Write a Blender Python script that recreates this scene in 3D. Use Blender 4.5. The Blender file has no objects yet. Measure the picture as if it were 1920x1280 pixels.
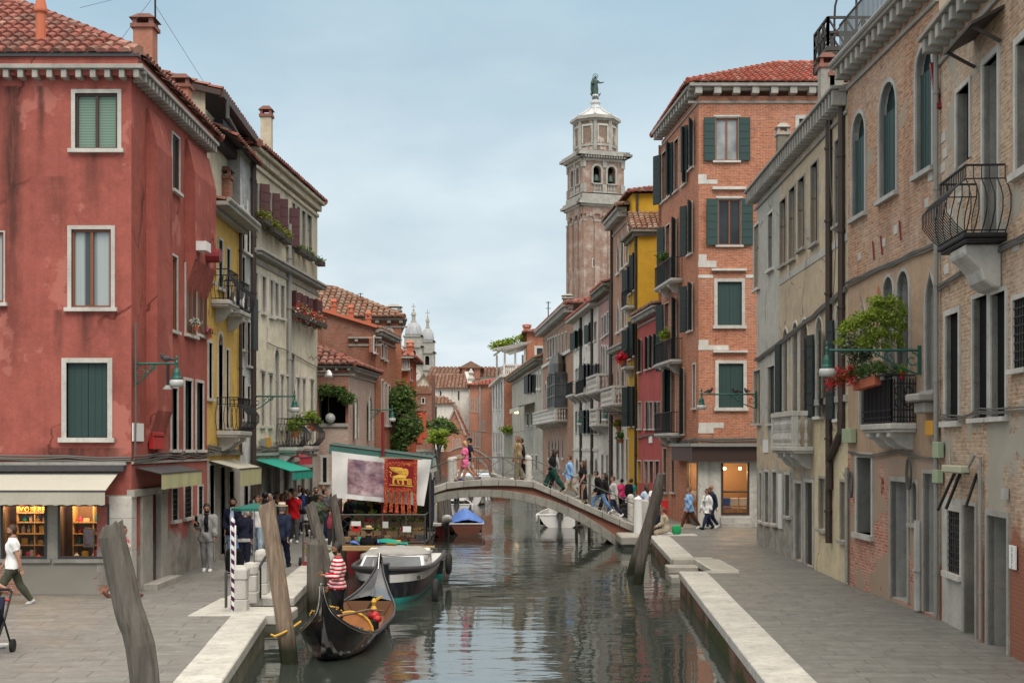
import bpy,bmesh,math,random
import numpy as np
from mathutils import Vector,Matrix
sin,cos,pi=math.sin,math.cos,math.pi
R=math.radians
rnd=random.Random(11)
SC=bpy.context.scene
COL=SC.collection
# camera constants (photo pixels 1920 x 1280): focal length in px, principal column, horizon row, eye height
F,CX,HY,CZ=2500.0,960.0,835.0,3.45
WATER=-0.55
V=Vector
UPV=V((0,0,1))
def P(px,py,d):
 return V(((px-CX)*d/F,d,CZ+(HY-py)*d/F))
def gd(py,z=0.0):
 return(CZ-z)*F/(py-HY)
def G(px,py,z=0.0):
 d=gd(py,z)
 return V(((px-CX)*d/F,d,z))
# ------------------------------------------------------------------ meshes
class MB:
 def __init__(s):
  s.v=[];s.f=[];s.m=[];s.uv={}
 def add(s,vs,fs,m=0):
  o=len(s.v)
  s.v+=[tuple(v)for v in vs]
  s.f+=[tuple(i+o for i in f)for f in fs]
  s.m+=[m]*len(fs)
  return s
 def poly(s,pts,m=0):
  return s.add(pts,[tuple(range(len(pts)))],m)
 def hexa(s,p,m=0):
  return s.add(p,[(3,2,1,0),(4,5,6,7),(0,1,5,4),(1,2,6,5),(2,3,7,6),(3,0,4,7)],m)
 def box(s,x0,x1,y0,y1,z0,z1,m=0):
  return s.hexa([(x0,y0,z0),(x1,y0,z0),(x1,y1,z0),(x0,y1,z0),(x0,y0,z1),(x1,y0,z1),(x1,y1,z1),(x0,y1,z1)],m)
 def obox(s,c,sx,sy,sz,rz=0,m=0):
  c=V(c);a=V((cos(rz),sin(rz),0));b=V((-sin(rz),cos(rz),0))
  q=[]
  for z in(0,sz):
   for i,j in((-1,-1),(1,-1),(1,1),(-1,1)):
    q.append(c+a*(i*sx/2)+b*(j*sy/2)+UPV*z)
  return s.hexa(q,m)
 def fbox(s,f,u0,u1,z0,z1,o0,o1,m=0):
  q=[f.pt(u0,z0,o1),f.pt(u1,z0,o1),f.pt(u1,z0,o0),f.pt(u0,z0,o0),f.pt(u0,z1,o1),f.pt(u1,z1,o1),f.pt(u1,z1,o0),f.pt(u0,z1,o0)]
  return s.hexa(q,m)
 def bar(s,a,b,w,h=None,m=0,up=None):
  a=V(a);b=V(b);h=h or w
  d=(b-a)
  if d.length<1e-6:return s
  d.normalize()
  up=V(up)if up is not None else(UPV if abs(d.z)<.95 else V((0,1,0)))
  x=d.cross(up).normalized();y=x.cross(d)
  q=[]
  for p in(a,b):
   for i,j in((-1,-1),(1,-1),(1,1),(-1,1)):
    q.append(p+x*(i*w/2)+y*(j*h/2))
  return s.hexa(q,m)
 def tube(s,pts,r,n=6,m=0,caps=True):
  pts=[V(p)for p in pts]
  k=len(pts)
  rs=r if isinstance(r,(list,tuple))else[r]*k
  vs=[];fs=[]
  prev=None
  for i,p in enumerate(pts):
   d=(pts[min(i+1,k-1)]-pts[max(i-1,0)])
   if d.length<1e-9:d=V((0,0,1))
   d.normalize()
   if prev is None:
    x=d.orthogonal().normalized()
   else:
    x=prev-d*prev.dot(d)
    x=x.normalized()if x.length>1e-6 else d.orthogonal().normalized()
   prev=x
   y=d.cross(x)
   for j in range(n):
    a=2*pi*j/n
    vs.append(p+(x*cos(a)+y*sin(a))*rs[i])
  for i in range(k-1):
   for j in range(n):
    fs.append((i*n+j,i*n+(j+1)%n,(i+1)*n+(j+1)%n,(i+1)*n+j))
  if caps:
   fs.append(tuple(range(n-1,-1,-1)));fs.append(tuple(range((k-1)*n,k*n)))
  return s.add(vs,fs,m)
 def lathe(s,prof,c,n=12,m=0,sx=1,sy=1,ph=0):
  c=V(c);vs=[];fs=[]
  for r,z in prof:
   for j in range(n):
    a=2*pi*j/n+ph
    vs.append(c+V((r*cos(a)*sx,r*sin(a)*sy,z)))
  k=len(prof)
  for i in range(k-1):
   for j in range(n):
    fs.append((i*n+j,i*n+(j+1)%n,(i+1)*n+(j+1)%n,(i+1)*n+j))
  fs.append(tuple(range(n-1,-1,-1)));fs.append(tuple(range((k-1)*n,k*n)))
  return s.add(vs,fs,m)
 def prism(s,pts,ext,m=0):
  pts=[V(p)for p in pts];ext=V(ext);n=len(pts)
  fs=[tuple(range(n-1,-1,-1)),tuple(range(n,2*n))]
  fs+=[(i,(i+1)%n,n+(i+1)%n,n+i)for i in range(n)]
  return s.add(pts+[p+ext for p in pts],fs,m)
 def ball(s,c,rx,ry=None,rz=None,n=8,m=0):
  ry=ry or rx;rz=rz or rx
  k=max(4,n//2+1)
  prof=[(max(1e-3,sin(pi*i/k)),-cos(pi*i/k))for i in range(k+1)]
  c=V(c);vs=[];fs=[]
  for r,z in prof:
   for j in range(n):
    a=2*pi*j/n
    vs.append(c+V((r*cos(a)*rx,r*sin(a)*ry,z*rz)))
  for i in range(k):
   for j in range(n):
    fs.append((i*n+j,i*n+(j+1)%n,(i+1)*n+(j+1)%n,(i+1)*n+j))
  return s.add(vs,fs,m)
 def grid(s,fn,nu,nv,m=0):
  vs=[fn(i/nu,j/nv)for j in range(nv+1)for i in range(nu+1)]
  w=nu+1
  fs=[(j*w+i,j*w+i+1,(j+1)*w+i+1,(j+1)*w+i)for j in range(nv)for i in range(nu)]
  return s.add(vs,fs,m)
 def xf(s,M):
  s.v=[tuple(M@V(p))for p in s.v]
  return s
 def build(s,name,mats,parent=None,smooth=False,bevel=0,label=None,thick=0,auto=True):
  me=bpy.data.meshes.new(name)
  me.from_pydata(s.v,[],s.f)
  mats=mats if isinstance(mats,(list,tuple))else[mats]
  for m in mats:me.materials.append(m)
  me.polygons.foreach_set('material_index',s.m)
  if smooth:me.polygons.foreach_set('use_smooth',[True]*len(s.f))
  uvl=me.uv_layers.new(name='UVMap')
  box_uv(me,uvl)
  o=bpy.data.objects.new(name,me)
  COL.objects.link(o)
  if parent is not None:adopt(o,parent)
  if label:o['label']=label
  if thick:
   md=o.modifiers.new('t','SOLIDIFY');md.thickness=thick;md.offset=0
  if bevel:
   md=o.modifiers.new('b','BEVEL');md.width=bevel;md.segments=1;md.limit_method='ANGLE';md.angle_limit=R(40)
  return o
def box_uv(me,uvl):
 nl=len(me.loops)
 if nl==0:return
 co=np.empty(len(me.vertices)*3,np.float32);me.vertices.foreach_get('co',co);co=co.reshape(-1,3)
 vi=np.empty(nl,np.int32);me.loops.foreach_get('vertex_index',vi)
 npoly=len(me.polygons)
 nr=np.empty(npoly*3,np.float32);me.polygons.foreach_get('normal',nr);nr=nr.reshape(-1,3)
 tot=np.empty(npoly,np.int32);me.polygons.foreach_get('loop_total',tot)
 nl3=np.repeat(nr,tot,axis=0);p=co[vi]
 flat=np.abs(nl3[:,2])>.75
 hx,hy=-nl3[:,1],nl3[:,0]
 l=np.maximum(np.hypot(hx,hy),1e-6);hx=hx/l;hy=hy/l
 sg=np.where((hy+hx*.5)<0,-1,1);hx=hx*sg;hy=hy*sg
 u=np.where(flat,p[:,0],hx*p[:,0]+hy*p[:,1])
 v=np.where(flat,p[:,1],p[:,2])
 uvl.data.foreach_set('uv',np.stack([u,v],1).astype(np.float32).ravel())
WM={}
def adopt(o,parent):
 o.parent=parent
 w=WM.get(parent.name)
 if w is not None:o.matrix_parent_inverse=w.inverted()
def props(o,label=None,cat=None,group=None,kind=None):
 if label:o['label']=label
 if cat:o['category']=cat
 if group:o['group']=group
 if kind:o['kind']=kind
 return o
def thing(name,label,cat,loc=(0,0,0),group=None):
 o=bpy.data.objects.new(name,None);COL.objects.link(o)
 o.location=loc;o.empty_display_size=.2
 WM[o.name]=Matrix.Translation(V(loc))
 return props(o,label,cat,group)
def solo(o,label,cat,group=None):
 return props(o,label,cat,group)
def dup(root,M):
 """copy a thing with its parts; M moves it (world matrix applied to the thing's own place)"""
 r=root.copy();COL.objects.link(r)
 r.matrix_world=M@root.matrix_basis
 for ch in list(root.children):
  c=ch.copy();COL.objects.link(c);c.parent=r
  for g in ch.children:
   d=g.copy();COL.objects.link(d);d.parent=c
 return r
# ------------------------------------------------------------------ facades
class Fac:
 """a vertical plane through two plan points; u runs from p0 to p1, the outward side is on the right of that run"""
 def __init__(s,p0,p1):
  s.o=V((p0[0],p0[1],0));d=V((p1[0]-p0[0],p1[1]-p0[1],0));s.L=d.length
  s.t=d.normalized();s.n=V((s.t.y,-s.t.x,0))
 def pt(s,u,z,off=0.0):
  p=s.o+s.t*u+s.n*off
  return V((p.x,p.y,z))
 def u(s,px):
  k=(px-CX)/F
  return(k*s.o.y-s.o.x)/(s.t.x-k*s.t.y)
 def z(s,px,py):
  u=s.u(px);Y=s.o.y+s.t.y*u
  return CZ+(HY-py)*Y/F
 def rect(s,x0,y0,x1,y1):
  a,b=s.u(x0),s.u(x1)
  xm=(x0+x1)/2
  return(min(a,b),max(a,b),s.z(xm,y1),s.z(xm,y0))
def outline(a,b,c,d,arch=None,n=8):
 w=b-a;m=(a+b)/2
 if arch=='r':
  r=w/2;sp=d-r
  return[(a,c)]+[(m-r*cos(pi*i/n),sp+r*sin(pi*i/n))for i in range(n+1)]+[(b,c)]
 if arch=='s':
  r=w/2;h=w*.18;sp=d-h
  return[(a,c)]+[(m-r*cos(pi*i/n),sp+h*sin(pi*i/n))for i in range(n+1)]+[(b,c)]
 if arch=='p':
  pr=[(0,0),(.03,.22),(.12,.45),(.27,.63),(.4,.76),(.47,.88),(.5,1)]
  h=w*1.15;sp=d-h
  L=[(a+w*x,sp+h*y)for x,y in pr]
  return[(a,c)]+L+[(b-w*x,sp+h*y)for x,y in pr[-2::-1]]+[(b,c)]
 return[(a,c),(a,d),(b,d),(b,c)]
class House:
 def __init__(s,name,label,cat='house',loc=None):
  s.root=thing(name,label,cat,loc or(0,0,0))
  s.w=MB();s.holes={};s.trim=MB()
  s.far=False
 def hole(s,f,r,arch=None,depth=.25):
  s.holes.setdefault(id(f),[]).append((r[0],r[1],r[2],r[3],arch,depth))
 def wall(s,f,u0,u1,z0,z1,m=0,mr=None):
  mr=m if mr is None else mr
  H=[h for h in s.holes.get(id(f),[])if h[1]>u0 and h[0]<u1 and h[3]>z0 and h[2]<z1]
  us=sorted({u0,u1,*[min(max(x,u0),u1)for h in H for x in h[:2]]})
  zs=sorted({z0,z1,*[min(max(x,z0),z1)for h in H for x in h[2:4]]})
  for j in range(len(zs)-1):
   zc=(zs[j]+zs[j+1])/2;run=None
   for i in range(len(us)):
    solid=False
    if i<len(us)-1:
     uc=(us[i]+us[i+1])/2
     solid=not any(h[0]<uc<h[1]and h[2]<zc<h[3]for h in H)
    if solid and run is None:run=us[i]
    if not solid and run is not None:
     s.w.poly([f.pt(run,zs[j]),f.pt(us[i],zs[j]),f.pt(us[i],zs[j+1]),f.pt(run,zs[j+1])],m);run=None
  for a,b,c,d,arch,dep in H:
   o=outline(a,b,c,d,arch)
   for(p,q)in zip(o,o[1:]+o[:1]):
    s.w.poly([f.pt(*p),f.pt(*q),f.pt(*q,-dep),f.pt(*p,-dep)],mr)
   if arch:
    k=len(o)//2
    s.w.poly([f.pt(a,d)]+[f.pt(*p)for p in o[1:k+1]][::1],m)if o[k][1]>=d-1e-6 else None
    s.w.poly([f.pt(b,d)]+[f.pt(*p)for p in o[k:-1]][::-1],m)if o[k][1]>=d-1e-6 else None
 def done(s,mats,trim=None):
  if s.w.f:s.w.build('wall',mats,s.root)
  if s.trim.f:s.trim.build('trim',trim or MAT['stone'],s.root)
 def win(s,f,px,sur=.1,arch=None,pane='glass',frame='brown',sill=True,sh=None,shm='green',depth=.22,ang=8,r=None,door=False,mull=1,trans=0,lintel=False,shn=2,grid=False,slab='stone'):
  r=r or f.rect(*px)
  a,b,c,d=r
  sur=min(sur,(b-a)*.3)
  a+=sur;b-=sur;d-=sur
  if not door:c+=(sur if sill else 0)
  s.hole(f,(a,b,c,d),arch,depth)
  nm='door' if door else 'window'
  w=MB()
  o=outline(a,b,c,d,arch);n=len(o)
  if sur>0:
   oo=outline(a-sur,b+sur,c,d+sur,arch)
   for i in range(n-1):
    w.poly([f.pt(*oo[i],.035),f.pt(*oo[i+1],.035),f.pt(*o[i+1],.035),f.pt(*o[i],.035)])
    w.poly([f.pt(*oo[i],0),f.pt(*oo[i+1],0),f.pt(*oo[i+1],.035),f.pt(*oo[i],.035)])
    w.poly([f.pt(*o[i],.035),f.pt(*o[i+1],.035),f.pt(*o[i+1],-.1),f.pt(*o[i],-.1)])
  if sill and not door:
   e=.06
   if sur>0:w.fbox(f,a-sur-e,b+sur+e,c-max(sur,.08),c,0,.11)
   else:w.fbox(f,a-e,b+e,c-.1,c,-.05,.1)
  if lintel:w.fbox(f,a-sur-.04,b+sur+.04,d+sur,d+sur+.07,0,.1)
  pm=MAT.get(pane)
  if s.far or not w.f:
   wp=w
   wp.poly([f.pt(*q,-depth+.02)for q in o],1 if w.f else 0)
   W=wp.build(nm,[MAT[slab],pm]if len(wp.f)>1 else[pm],s.root)
  else:
   W=w.build(nm,MAT[slab],s.root)
   if pane in('green','maroon','dgreen','wood','dark_wood'):
    p=MB();k=2 if(b-a)>.7 else 1
    for i in range(k):
     x0=a+(b-a)*i/k+.006;x1=a+(b-a)*(i+1)/k-.006
     p.fbox(f,x0,x1,c+.01,d-.005 if not arch else d-(b-a)/2,-.13,-.08)
     if arch:p.poly([f.pt(*q,-.14)for q in o])
     nb=max(2,int((x1-x0)/.14))
     for q in range(1,nb):
      xx=x0+(x1-x0)*q/nb
      p.fbox(f,xx-.006,xx+.006,c+.02,(d if not arch else d-(b-a)/2)-.02,-.08,-.072)
    p.build('leaf' if door else 'shutter',pm,W)
   else:
    MB().poly([f.pt(*q,-depth+.02)for q in o]).build('pane',pm,W)
  if frame and not s.far and pane not in('green','maroon','dgreen','wood','dark_wood','black'):
   fr=MB();t=.055;o0=-depth+.03;o1=-depth+.08
   top=d if not arch else(d-(b-a)/2 if arch=='r' else d-(b-a)*1.1)
   fr.fbox(f,a,a+t,c,top,o0,o1);fr.fbox(f,b-t,b,c,top,o0,o1)
   fr.fbox(f,a+t,b-t,c,c+t,o0,o1);fr.fbox(f,a+t,b-t,top-t,top,o0,o1)
   for q in range(1,mull+1):
    x=a+(b-a)*q/(mull+1)
    fr.fbox(f,x-t*.6,x+t*.6,c+t,top-t,o0,o1+.01)
   for q in range(1,trans+1):
    zz=c+(top-c)*q/(trans+1)
    fr.fbox(f,a+t,b-t,zz-.02,zz+.02,o0,o1-.005)
   fr.build('frame',MAT[frame],W)
  if grid:
   g=MB();nx=max(3,int((b-a)/.13));nz=max(3,int((d-c)/.13))
   for q in range(nx+1):g.fbox(f,a+(b-a)*q/nx-.012,a+(b-a)*q/nx+.012,c,d,-.03,-.01)
   for q in range(nz+1):g.fbox(f,a,b,c+(d-c)*q/nz-.012,c+(d-c)*q/nz+.012,-.008,.012)
   g.build('grille',MAT['iron'],W)
  if sh:
   hw=(b-a)/2
   top=d if not arch else d-(b-a)*.55
   for side in(-1,1):
    if sh=='L' and side>0:continue
    if sh=='R' and side<0:continue
    s.shutter(W,f,a if side<0 else b,side,hw,c-.02,top+.02,ang if isinstance(ang,(int,float))else ang[0 if side<0 else 1],shm)
  return W
 def shutter(s,W,f,u,side,w,z0,z1,ang,shm):
  g=MB();th=R(ang)
  dv=f.t*(side*cos(th))+f.n*sin(th)
  nn=(f.n*cos(th)-f.t*(side*sin(th)))
  b0=f.pt(u+side*.02,0,.06)
  def q(p0,p1,za,zb,o0,o1):
   A=b0+dv*p0;B=b0+dv*p1
   pts=[A+nn*o0,B+nn*o0,B+nn*o1,A+nn*o1]
   g.hexa([V((p.x,p.y,za))for p in pts]+[V((p.x,p.y,zb))for p in pts])
  q(0,w,z0,z1,0,.035)
  if not s.far:
   nb=max(3,int((z1-z0)/.3))
   for i in range(nb):
    za=z0+(z1-z0)*(i+.08)/nb;zb=z0+(z1-z0)*(i+.92)/nb
    q(.02,w-.02,za,zb,.037,.047)
  g.build('shutter',MAT[shm],W)
 def cornice(s,f,u0,u1,z,h=.3,out=.35,sp=.32,dw=.12,dh=.2,mat='stone',name='cornice',base=True):
  g=MB()
  g.fbox(f,u0,u1,z-h*.35,z,0,out)
  g.fbox(f,u0,u1,z-h*.6,z-h*.35-.004,0,out*.5)
  if base:g.fbox(f,u0,u1,z-h-dh-.1,z-h-dh,0,.06)
  n=max(1,int((u1-u0)/sp))
  for i in range(n):
   x=u0+(u1-u0)*(i+.5)/n
   g.fbox(f,x-dw/2,x+dw/2,z-h*.45-dh,z-h*.35-.006,.001,out*.86)
  return g.build(name,MAT[mat],s.root,bevel=.012 if not s.far else 0)
 def band(s,f,u0,u1,z0,z1,out=.06,mat='stone',name='string_course'):
  return MB().fbox(f,u0,u1,z0,z1,0,out).build(name,MAT[mat],s.root)
 def hip(s,x0,x1,y0,y1,z,slope=.5,pitch=.24,row=.42,mat='tile',ridge=True,name='roof'):
  hip_roof(s.root,[(x0,y0),(x1,y0),(x1,y1),(x0,y1)],z,slope,pitch,row,mat,name)
 def chimney(s,c,w,z0,z1,mat='brick_old',cap='tile',flare=False):
  g=MB();g.obox((c[0],c[1],z0),w,w,z1-z0-.25,0,0)
  C=g.build('chimney',MAT[mat],s.root)
  k=MB();k.obox((c[0],c[1],z1-.25),w*1.25,w*1.25,.1,0,0)
  for i,j in((-1,-1),(1,-1),(1,1),(-1,1)):k.obox((c[0]+i*w*.42,c[1]+j*w*.42,z1-.15),w*.22,w*.22,.16)
  k.hexa([V((c[0]+i*w*.68,c[1]+j*w*.68,z1))for i,j in((-1,-1),(1,-1),(1,1),(-1,1))]+[V((c[0]+i*w*.3,c[1]+j*w*.3,z1+.16))for i,j in((-1,-1),(1,-1),(1,1),(-1,1))])
  k.build('cap',MAT[cap],C)
  return C
def inside(poly,x,y):
 c=False;n=len(poly)
 for i in range(n):
  x0,y0=poly[i];x1,y1=poly[(i+1)%n]
  if(y0>y)!=(y1>y)and x<(x1-x0)*(y-y0)/(y1-y0)+x0:c=not c
 return c
def tile_plane(mb,poly,pitch=.24,row=.42,base=1):
 """barrel tiles over a planar polygon whose first edge is the eave"""
 poly=[V(p)for p in poly]
 ex=(poly[1]-poly[0]).normalized()
 n=ex.cross(poly[2]-poly[0]).normalized()
 if n.z<0:n=-n
 ey=n.cross(ex)
 if ey.z<0:ey=-ey
 o=poly[0]
 q=[((p-o).dot(ex),(p-o).dot(ey))for p in poly]
 mb.poly([p-n*.02 for p in poly],base)
 x0,x1=min(p[0]for p in q),max(p[0]for p in q);y1=max(p[1]for p in q)
 for i in range(int((x1-x0)/pitch)+1):
  x=x0+(i+.5)*pitch
  for j in range(int(y1/row)+2):
   y=(j-.12)*row
   if not(inside(q,x,y+row*.5)):continue
   jx=rnd.uniform(-.015,.015);r=pitch*.5*rnd.uniform(.94,1.04);hz=rnd.uniform(0,.012)
   vs=[]
   for yy,rr,lift in((y,r,.035+hz),(y+row*1.08,r*.84,hz)):
    for k in range(5):
     a=pi*k/4
     vs.append(o+ex*(x+jx-cos(a)*rr)+ey*yy+n*(sin(a)*rr*.75+lift))
   fs=[(k,k+1,k+6,k+5)for k in range(4)]+[(0,1,2,3,4)]
   mb.add(vs,fs,0)
def hip_roof(root,c,z,slope,pitch,row,mat,name='roof',over=0):
 """hip roof over a rectangle given by 4 plan corners (ccw)"""
 c=[V((p[0],p[1],z))for p in c]
 e0=(c[1]-c[0]);e1=(c[3]-c[0]);a,b=e0.length,e1.length
 e0.normalize();e1.normalize()
 h=min(a,b)/2;hz=UPV*(h*slope)
 if a>=b:
  r0=c[0]+e0*h+e1*h+hz;r1=c[0]+e0*(a-h)+e1*h+hz
  pl=[[c[0],c[1],r1,r0],[c[1],c[2],r1],[c[2],c[3],r0,r1],[c[3],c[0],r0]]
 else:
  r0=c[0]+e1*h+e0*h+hz;r1=c[0]+e1*(b-h)+e0*h+hz
  pl=[[c[0],c[1],r0],[c[1],c[2],r1,r0],[c[2],c[3],r1],[c[3],c[0],r0,r1]]
 g=MB()
 for p in pl:tile_plane(g,p,pitch,row)
 for p,q in((c[0],r0),(c[1],r0 if a<b else r1),(c[2],r1),(c[3],r1 if a<b else r0),(r0,r1)):
  L=(q-p).length;k=max(1,int(L/.45))
  for i in range(k):
   A=p.lerp(q,i/k);B=p.lerp(q,(i+1.1)/k)
   g.tube([A+UPV*.06,B+UPV*.03],[.13,.105],6,0)
 return g.build(name,[MAT[mat],MAT['roof_base']],root)
def gable_face(h,f,u0,u1,z0,zr,ur=None,m=0):
 ur=(u0+u1)/2 if ur is None else ur
 h.w.poly([f.pt(u0,z0),f.pt(u1,z0),f.pt(ur,zr)],m)
# ------------------------------------------------------------------ materials
MAT={}
class NG:
 def __init__(s,name):
  s.m=bpy.data.materials.new(name);s.m.use_nodes=True
  s.t=s.m.node_tree;s.t.nodes.clear()
  s.out=s.t.nodes.new('ShaderNodeOutputMaterial')
  s.tc=s.t.nodes.new('ShaderNodeTexCoord')
  s.uv=s.tc.outputs['UV'];s.obj=s.tc.outputs['Object']
 def n(s,ty,ins=None,**pr):
  x=s.t.nodes.new(ty)
  for k,v in pr.items():setattr(x,k,v)
  for k,v in(ins or{}).items():
   s.set(x.inputs[k],v)
  return x
 def set(s,sock,v):
  if isinstance(v,bpy.types.NodeSocket):s.t.links.new(v,sock)
  elif isinstance(v,(tuple,list)):
   n=len(sock.default_value)
   sock.default_value=tuple(list(v)+[1.0]*(n-len(v)))[:n]
  else:sock.default_value=v
 def map(s,vec,sc=(1,1,1),loc=(0,0,0),rot=(0,0,0)):
  return s.n('ShaderNodeMapping',{'Vector':vec,'Scale':sc,'Location':loc,'Rotation':rot}).outputs[0]
 def noise(s,vec,scale,detail=4,rough=.55):
  return s.n('ShaderNodeTexNoise',{'Vector':vec,'Scale':scale,'Detail':detail,'Roughness':rough}).outputs['Fac']
 def ramp(s,fac,a,b,c0=0.0,c1=1.0):
  return s.n('ShaderNodeMapRange',{'Value':fac,'From Min':a,'From Max':b,'To Min':c0,'To Max':c1}).outputs[0]
 def math(s,op,a,b=0.0):
  return s.n('ShaderNodeMath',{0:a,1:b},operation=op).outputs[0]
 def mix(s,fac,a,b,mode='MIX'):
  x=s.n('ShaderNodeMix',data_type='RGBA',blend_type=mode)
  s.set(x.inputs[0],fac);s.set(x.inputs[6],a);s.set(x.inputs[7],b)
  return x.outputs[2]
 def xyz(s,vec):
  return s.n('ShaderNodeSeparateXYZ',{0:vec}).outputs
 def bsdf(s,col,rough=.8,bump=None,bs=.3,bd=.02,metal=0,spec=.3,**kw):
  b=s.n('ShaderNodeBsdfPrincipled',{'Base Color':col,'Roughness':rough,'Metallic':metal,'Specular IOR Level':spec})
  for k,v in kw.items():s.set(b.inputs[k.replace('_',' ')],v)
  if bump is not None:
   s.t.links.new(s.n('ShaderNodeBump',{'Height':bump,'Strength':bs,'Distance':bd}).outputs[0],b.inputs['Normal'])
  return b
 def end(s,b):
  s.t.links.new(b.outputs[0]if not isinstance(b,bpy.types.NodeSocket)else b,s.out.inputs[0])
  return s.m
def sc(c,k):return tuple(min(1,x*k)for x in c[:3])
def brick(name,c1,c2,mort=(.42,.38,.33),var=.5,white=.25,dark=.3,low=None,lowz=1.0,plast=None,plast_amt=.5,bw=.25,bh=.07,stain=.5):
 g=NG(name)
 jit=g.n('ShaderNodeVectorMath',{0:g.uv,1:g.n('ShaderNodeVectorMath',{0:g.n('ShaderNodeTexNoise',{'Vector':g.uv,'Scale':2.5}).outputs['Color'],1:(.03,.025,0)},operation='MULTIPLY').outputs[0]},operation='ADD').outputs[0]
 br=g.n('ShaderNodeTexBrick',{'Vector':jit,'Color1':c1,'Color2':c2,'Mortar':mort,'Scale':1.0,'Mortar Size':.010,'Mortar Smooth':.4,'Bias':0.0,'Brick Width':bw,'Row Height':bh})
 col=br.outputs['Color']
 cell=g.noise(g.map(g.uv,(5.0,14,1)),1.0,2,.6)
 col=g.mix(g.ramp(cell,.42,.62,0,var),col,sc(c1,1.6))
 col=g.mix(g.ramp(g.noise(g.map(g.uv,(4.0,13,1),(7,3,0)),1.0,2,.6),.5,.72,0,dark),col,sc(c2,.55))
 big=g.noise(g.uv,.55,6,.65)
 col=g.mix(g.ramp(big,.48,.68,0,white),col,(.52,.47,.42))
 mid=g.noise(g.uv,1.8,8,.78)
 col=g.mix(g.ramp(mid,.44,.30,0,.75),col,sc(c2,.5));col=g.mix(g.ramp(mid,.55,.75,0,.6),col,sc(c1,1.5))
 stn=g.noise(g.map(g.uv,(1.6,.16,1)),1.0,5,.6)
 col=g.mix(g.ramp(stn,.5,.75,0,stain),col,sc(c2,.45))
 h=g.math('SUBTRACT',1.0,br.outputs['Fac'])
 h=g.math('ADD',h,g.math('MULTIPLY',g.noise(g.uv,9,3),.8))
 z=g.xyz(g.uv)[1]
 if low:
  lm=g.ramp(g.math('SUBTRACT',g.math('MULTIPLY',g.noise(g.uv,.8,5),3.2),g.math('SUBTRACT',z,lowz-1.6)),-.1,.25)
  col=g.mix(lm,col,low)
 if plast:
  pm=g.ramp(g.noise(g.uv,.45,6,.6),.53-plast_amt*.2,.56-plast_amt*.2)
  col=g.mix(pm,col,g.mix(g.noise(g.uv,1.3,5),plast,sc(plast,.72)))
  h=g.math('ADD',g.math('MULTIPLY',h,g.math('SUBTRACT',1.0,pm)),g.math('MULTIPLY',pm,1.8))
 MAT[name]=g.end(g.bsdf(col,.92,h,.7,.018,spec=.15))
def stucco(name,c,streak=.4,peel=None,peelz=.8,blotch=.3,dirt=(.10,.095,.085),marks=(),patch=None,patch_t=.62,grime=.25,top=None):
 g=NG(name)
 big=g.noise(g.uv,.35,6,.6)
 col=g.mix(g.ramp(big,.35,.7),sc(c,1.08),sc(c,1-blotch))
 col=g.mix(g.ramp(g.noise(g.uv,2.3,6,.72),.48,.68,0,.5),col,sc(c,1.35))
 col=g.mix(g.ramp(g.noise(g.uv,1.1,7,.75),.46,.32,0,.5),col,sc(c,.62))
 col=g.mix(g.ramp(g.noise(g.uv,11,4,.7),.4,.7,0,.22),col,sc(c,.6))
 col=g.mix(g.ramp(g.noise(g.uv,28,5,.75),.5,.62,0,.28),col,sc(c,.55));col=g.mix(g.ramp(g.noise(g.uv,17,6,.8),.56,.66,0,.3),col,sc(c,1.5))
 wv=g.n('ShaderNodeVectorMath',{0:g.uv,1:g.n('ShaderNodeVectorMath',{0:g.n('ShaderNodeTexNoise',{'Vector':g.uv,'Scale':1.4,'Detail':5}).outputs['Color'],1:(.9,.9,0)},operation='MULTIPLY').outputs[0]},operation='ADD').outputs[0]
 ck=g.n('ShaderNodeTexVoronoi',{'Vector':wv,'Scale':.38},feature='DISTANCE_TO_EDGE').outputs[0]
 col=g.mix(g.math('MULTIPLY',g.ramp(ck,.012,.003),g.ramp(g.noise(g.uv,.5,2),.5,.6,0,.75)),col,sc(dirt,.8))
 sn=g.noise(g.map(g.uv,(2.2,.13,1)),1.0,5,.65)
 col=g.mix(g.ramp(sn,.5,.74,0,streak),col,dirt)
 gn=g.noise(g.uv,.9,7,.72)
 col=g.mix(g.ramp(gn,.52,.72,0,grime),col,dirt)
 xy=g.xyz(g.uv)
 if patch:
  pm=g.ramp(g.noise(g.map(g.uv,(1,.8,1),(3,9,0)),.7,6,.62),patch_t,patch_t+.025)
  col=g.mix(pm,col,patch)
 if peel:
  lm=g.ramp(g.math('SUBTRACT',g.math('MULTIPLY',g.noise(g.uv,1.1,6,.65),2.4),g.math('SUBTRACT',xy[1],peelz-1.2)),-.05,.12)
  col=g.mix(lm,col,g.mix(g.ramp(g.noise(g.uv,1.7,5,.7),.4,.62),peel,sc(peel,.6)))
 for(u,zt,w,ln,k)in marks:
  du=g.math('ABSOLUTE',g.math('SUBTRACT',g.math('ADD',xy[0],g.math('MULTIPLY',g.noise(g.uv,3.0,3),.12)),u+.06))
  a=g.ramp(du,w,w*.25)
  b_=g.math('MULTIPLY',g.ramp(xy[1],zt-ln,zt-ln*.25),g.ramp(xy[1],zt+.02,zt-.02))
  kk=g.math('MULTIPLY',g.math('MULTIPLY',a,b_),g.ramp(g.noise(g.map(g.uv,(9,1.1,1)),1,4),.3,.6,k*.45,k))
  col=g.mix(g.math('MINIMUM',g.math('MULTIPLY',kk,1.15),.85),col,(.05,.03,.026))
 h=g.math('ADD',g.noise(g.uv,6,6,.7),g.math('MULTIPLY',g.noise(g.uv,1.2,3),1.5))
 MAT[name]=g.end(g.bsdf(col,.93,h,.35,.03,spec=.12))
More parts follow.
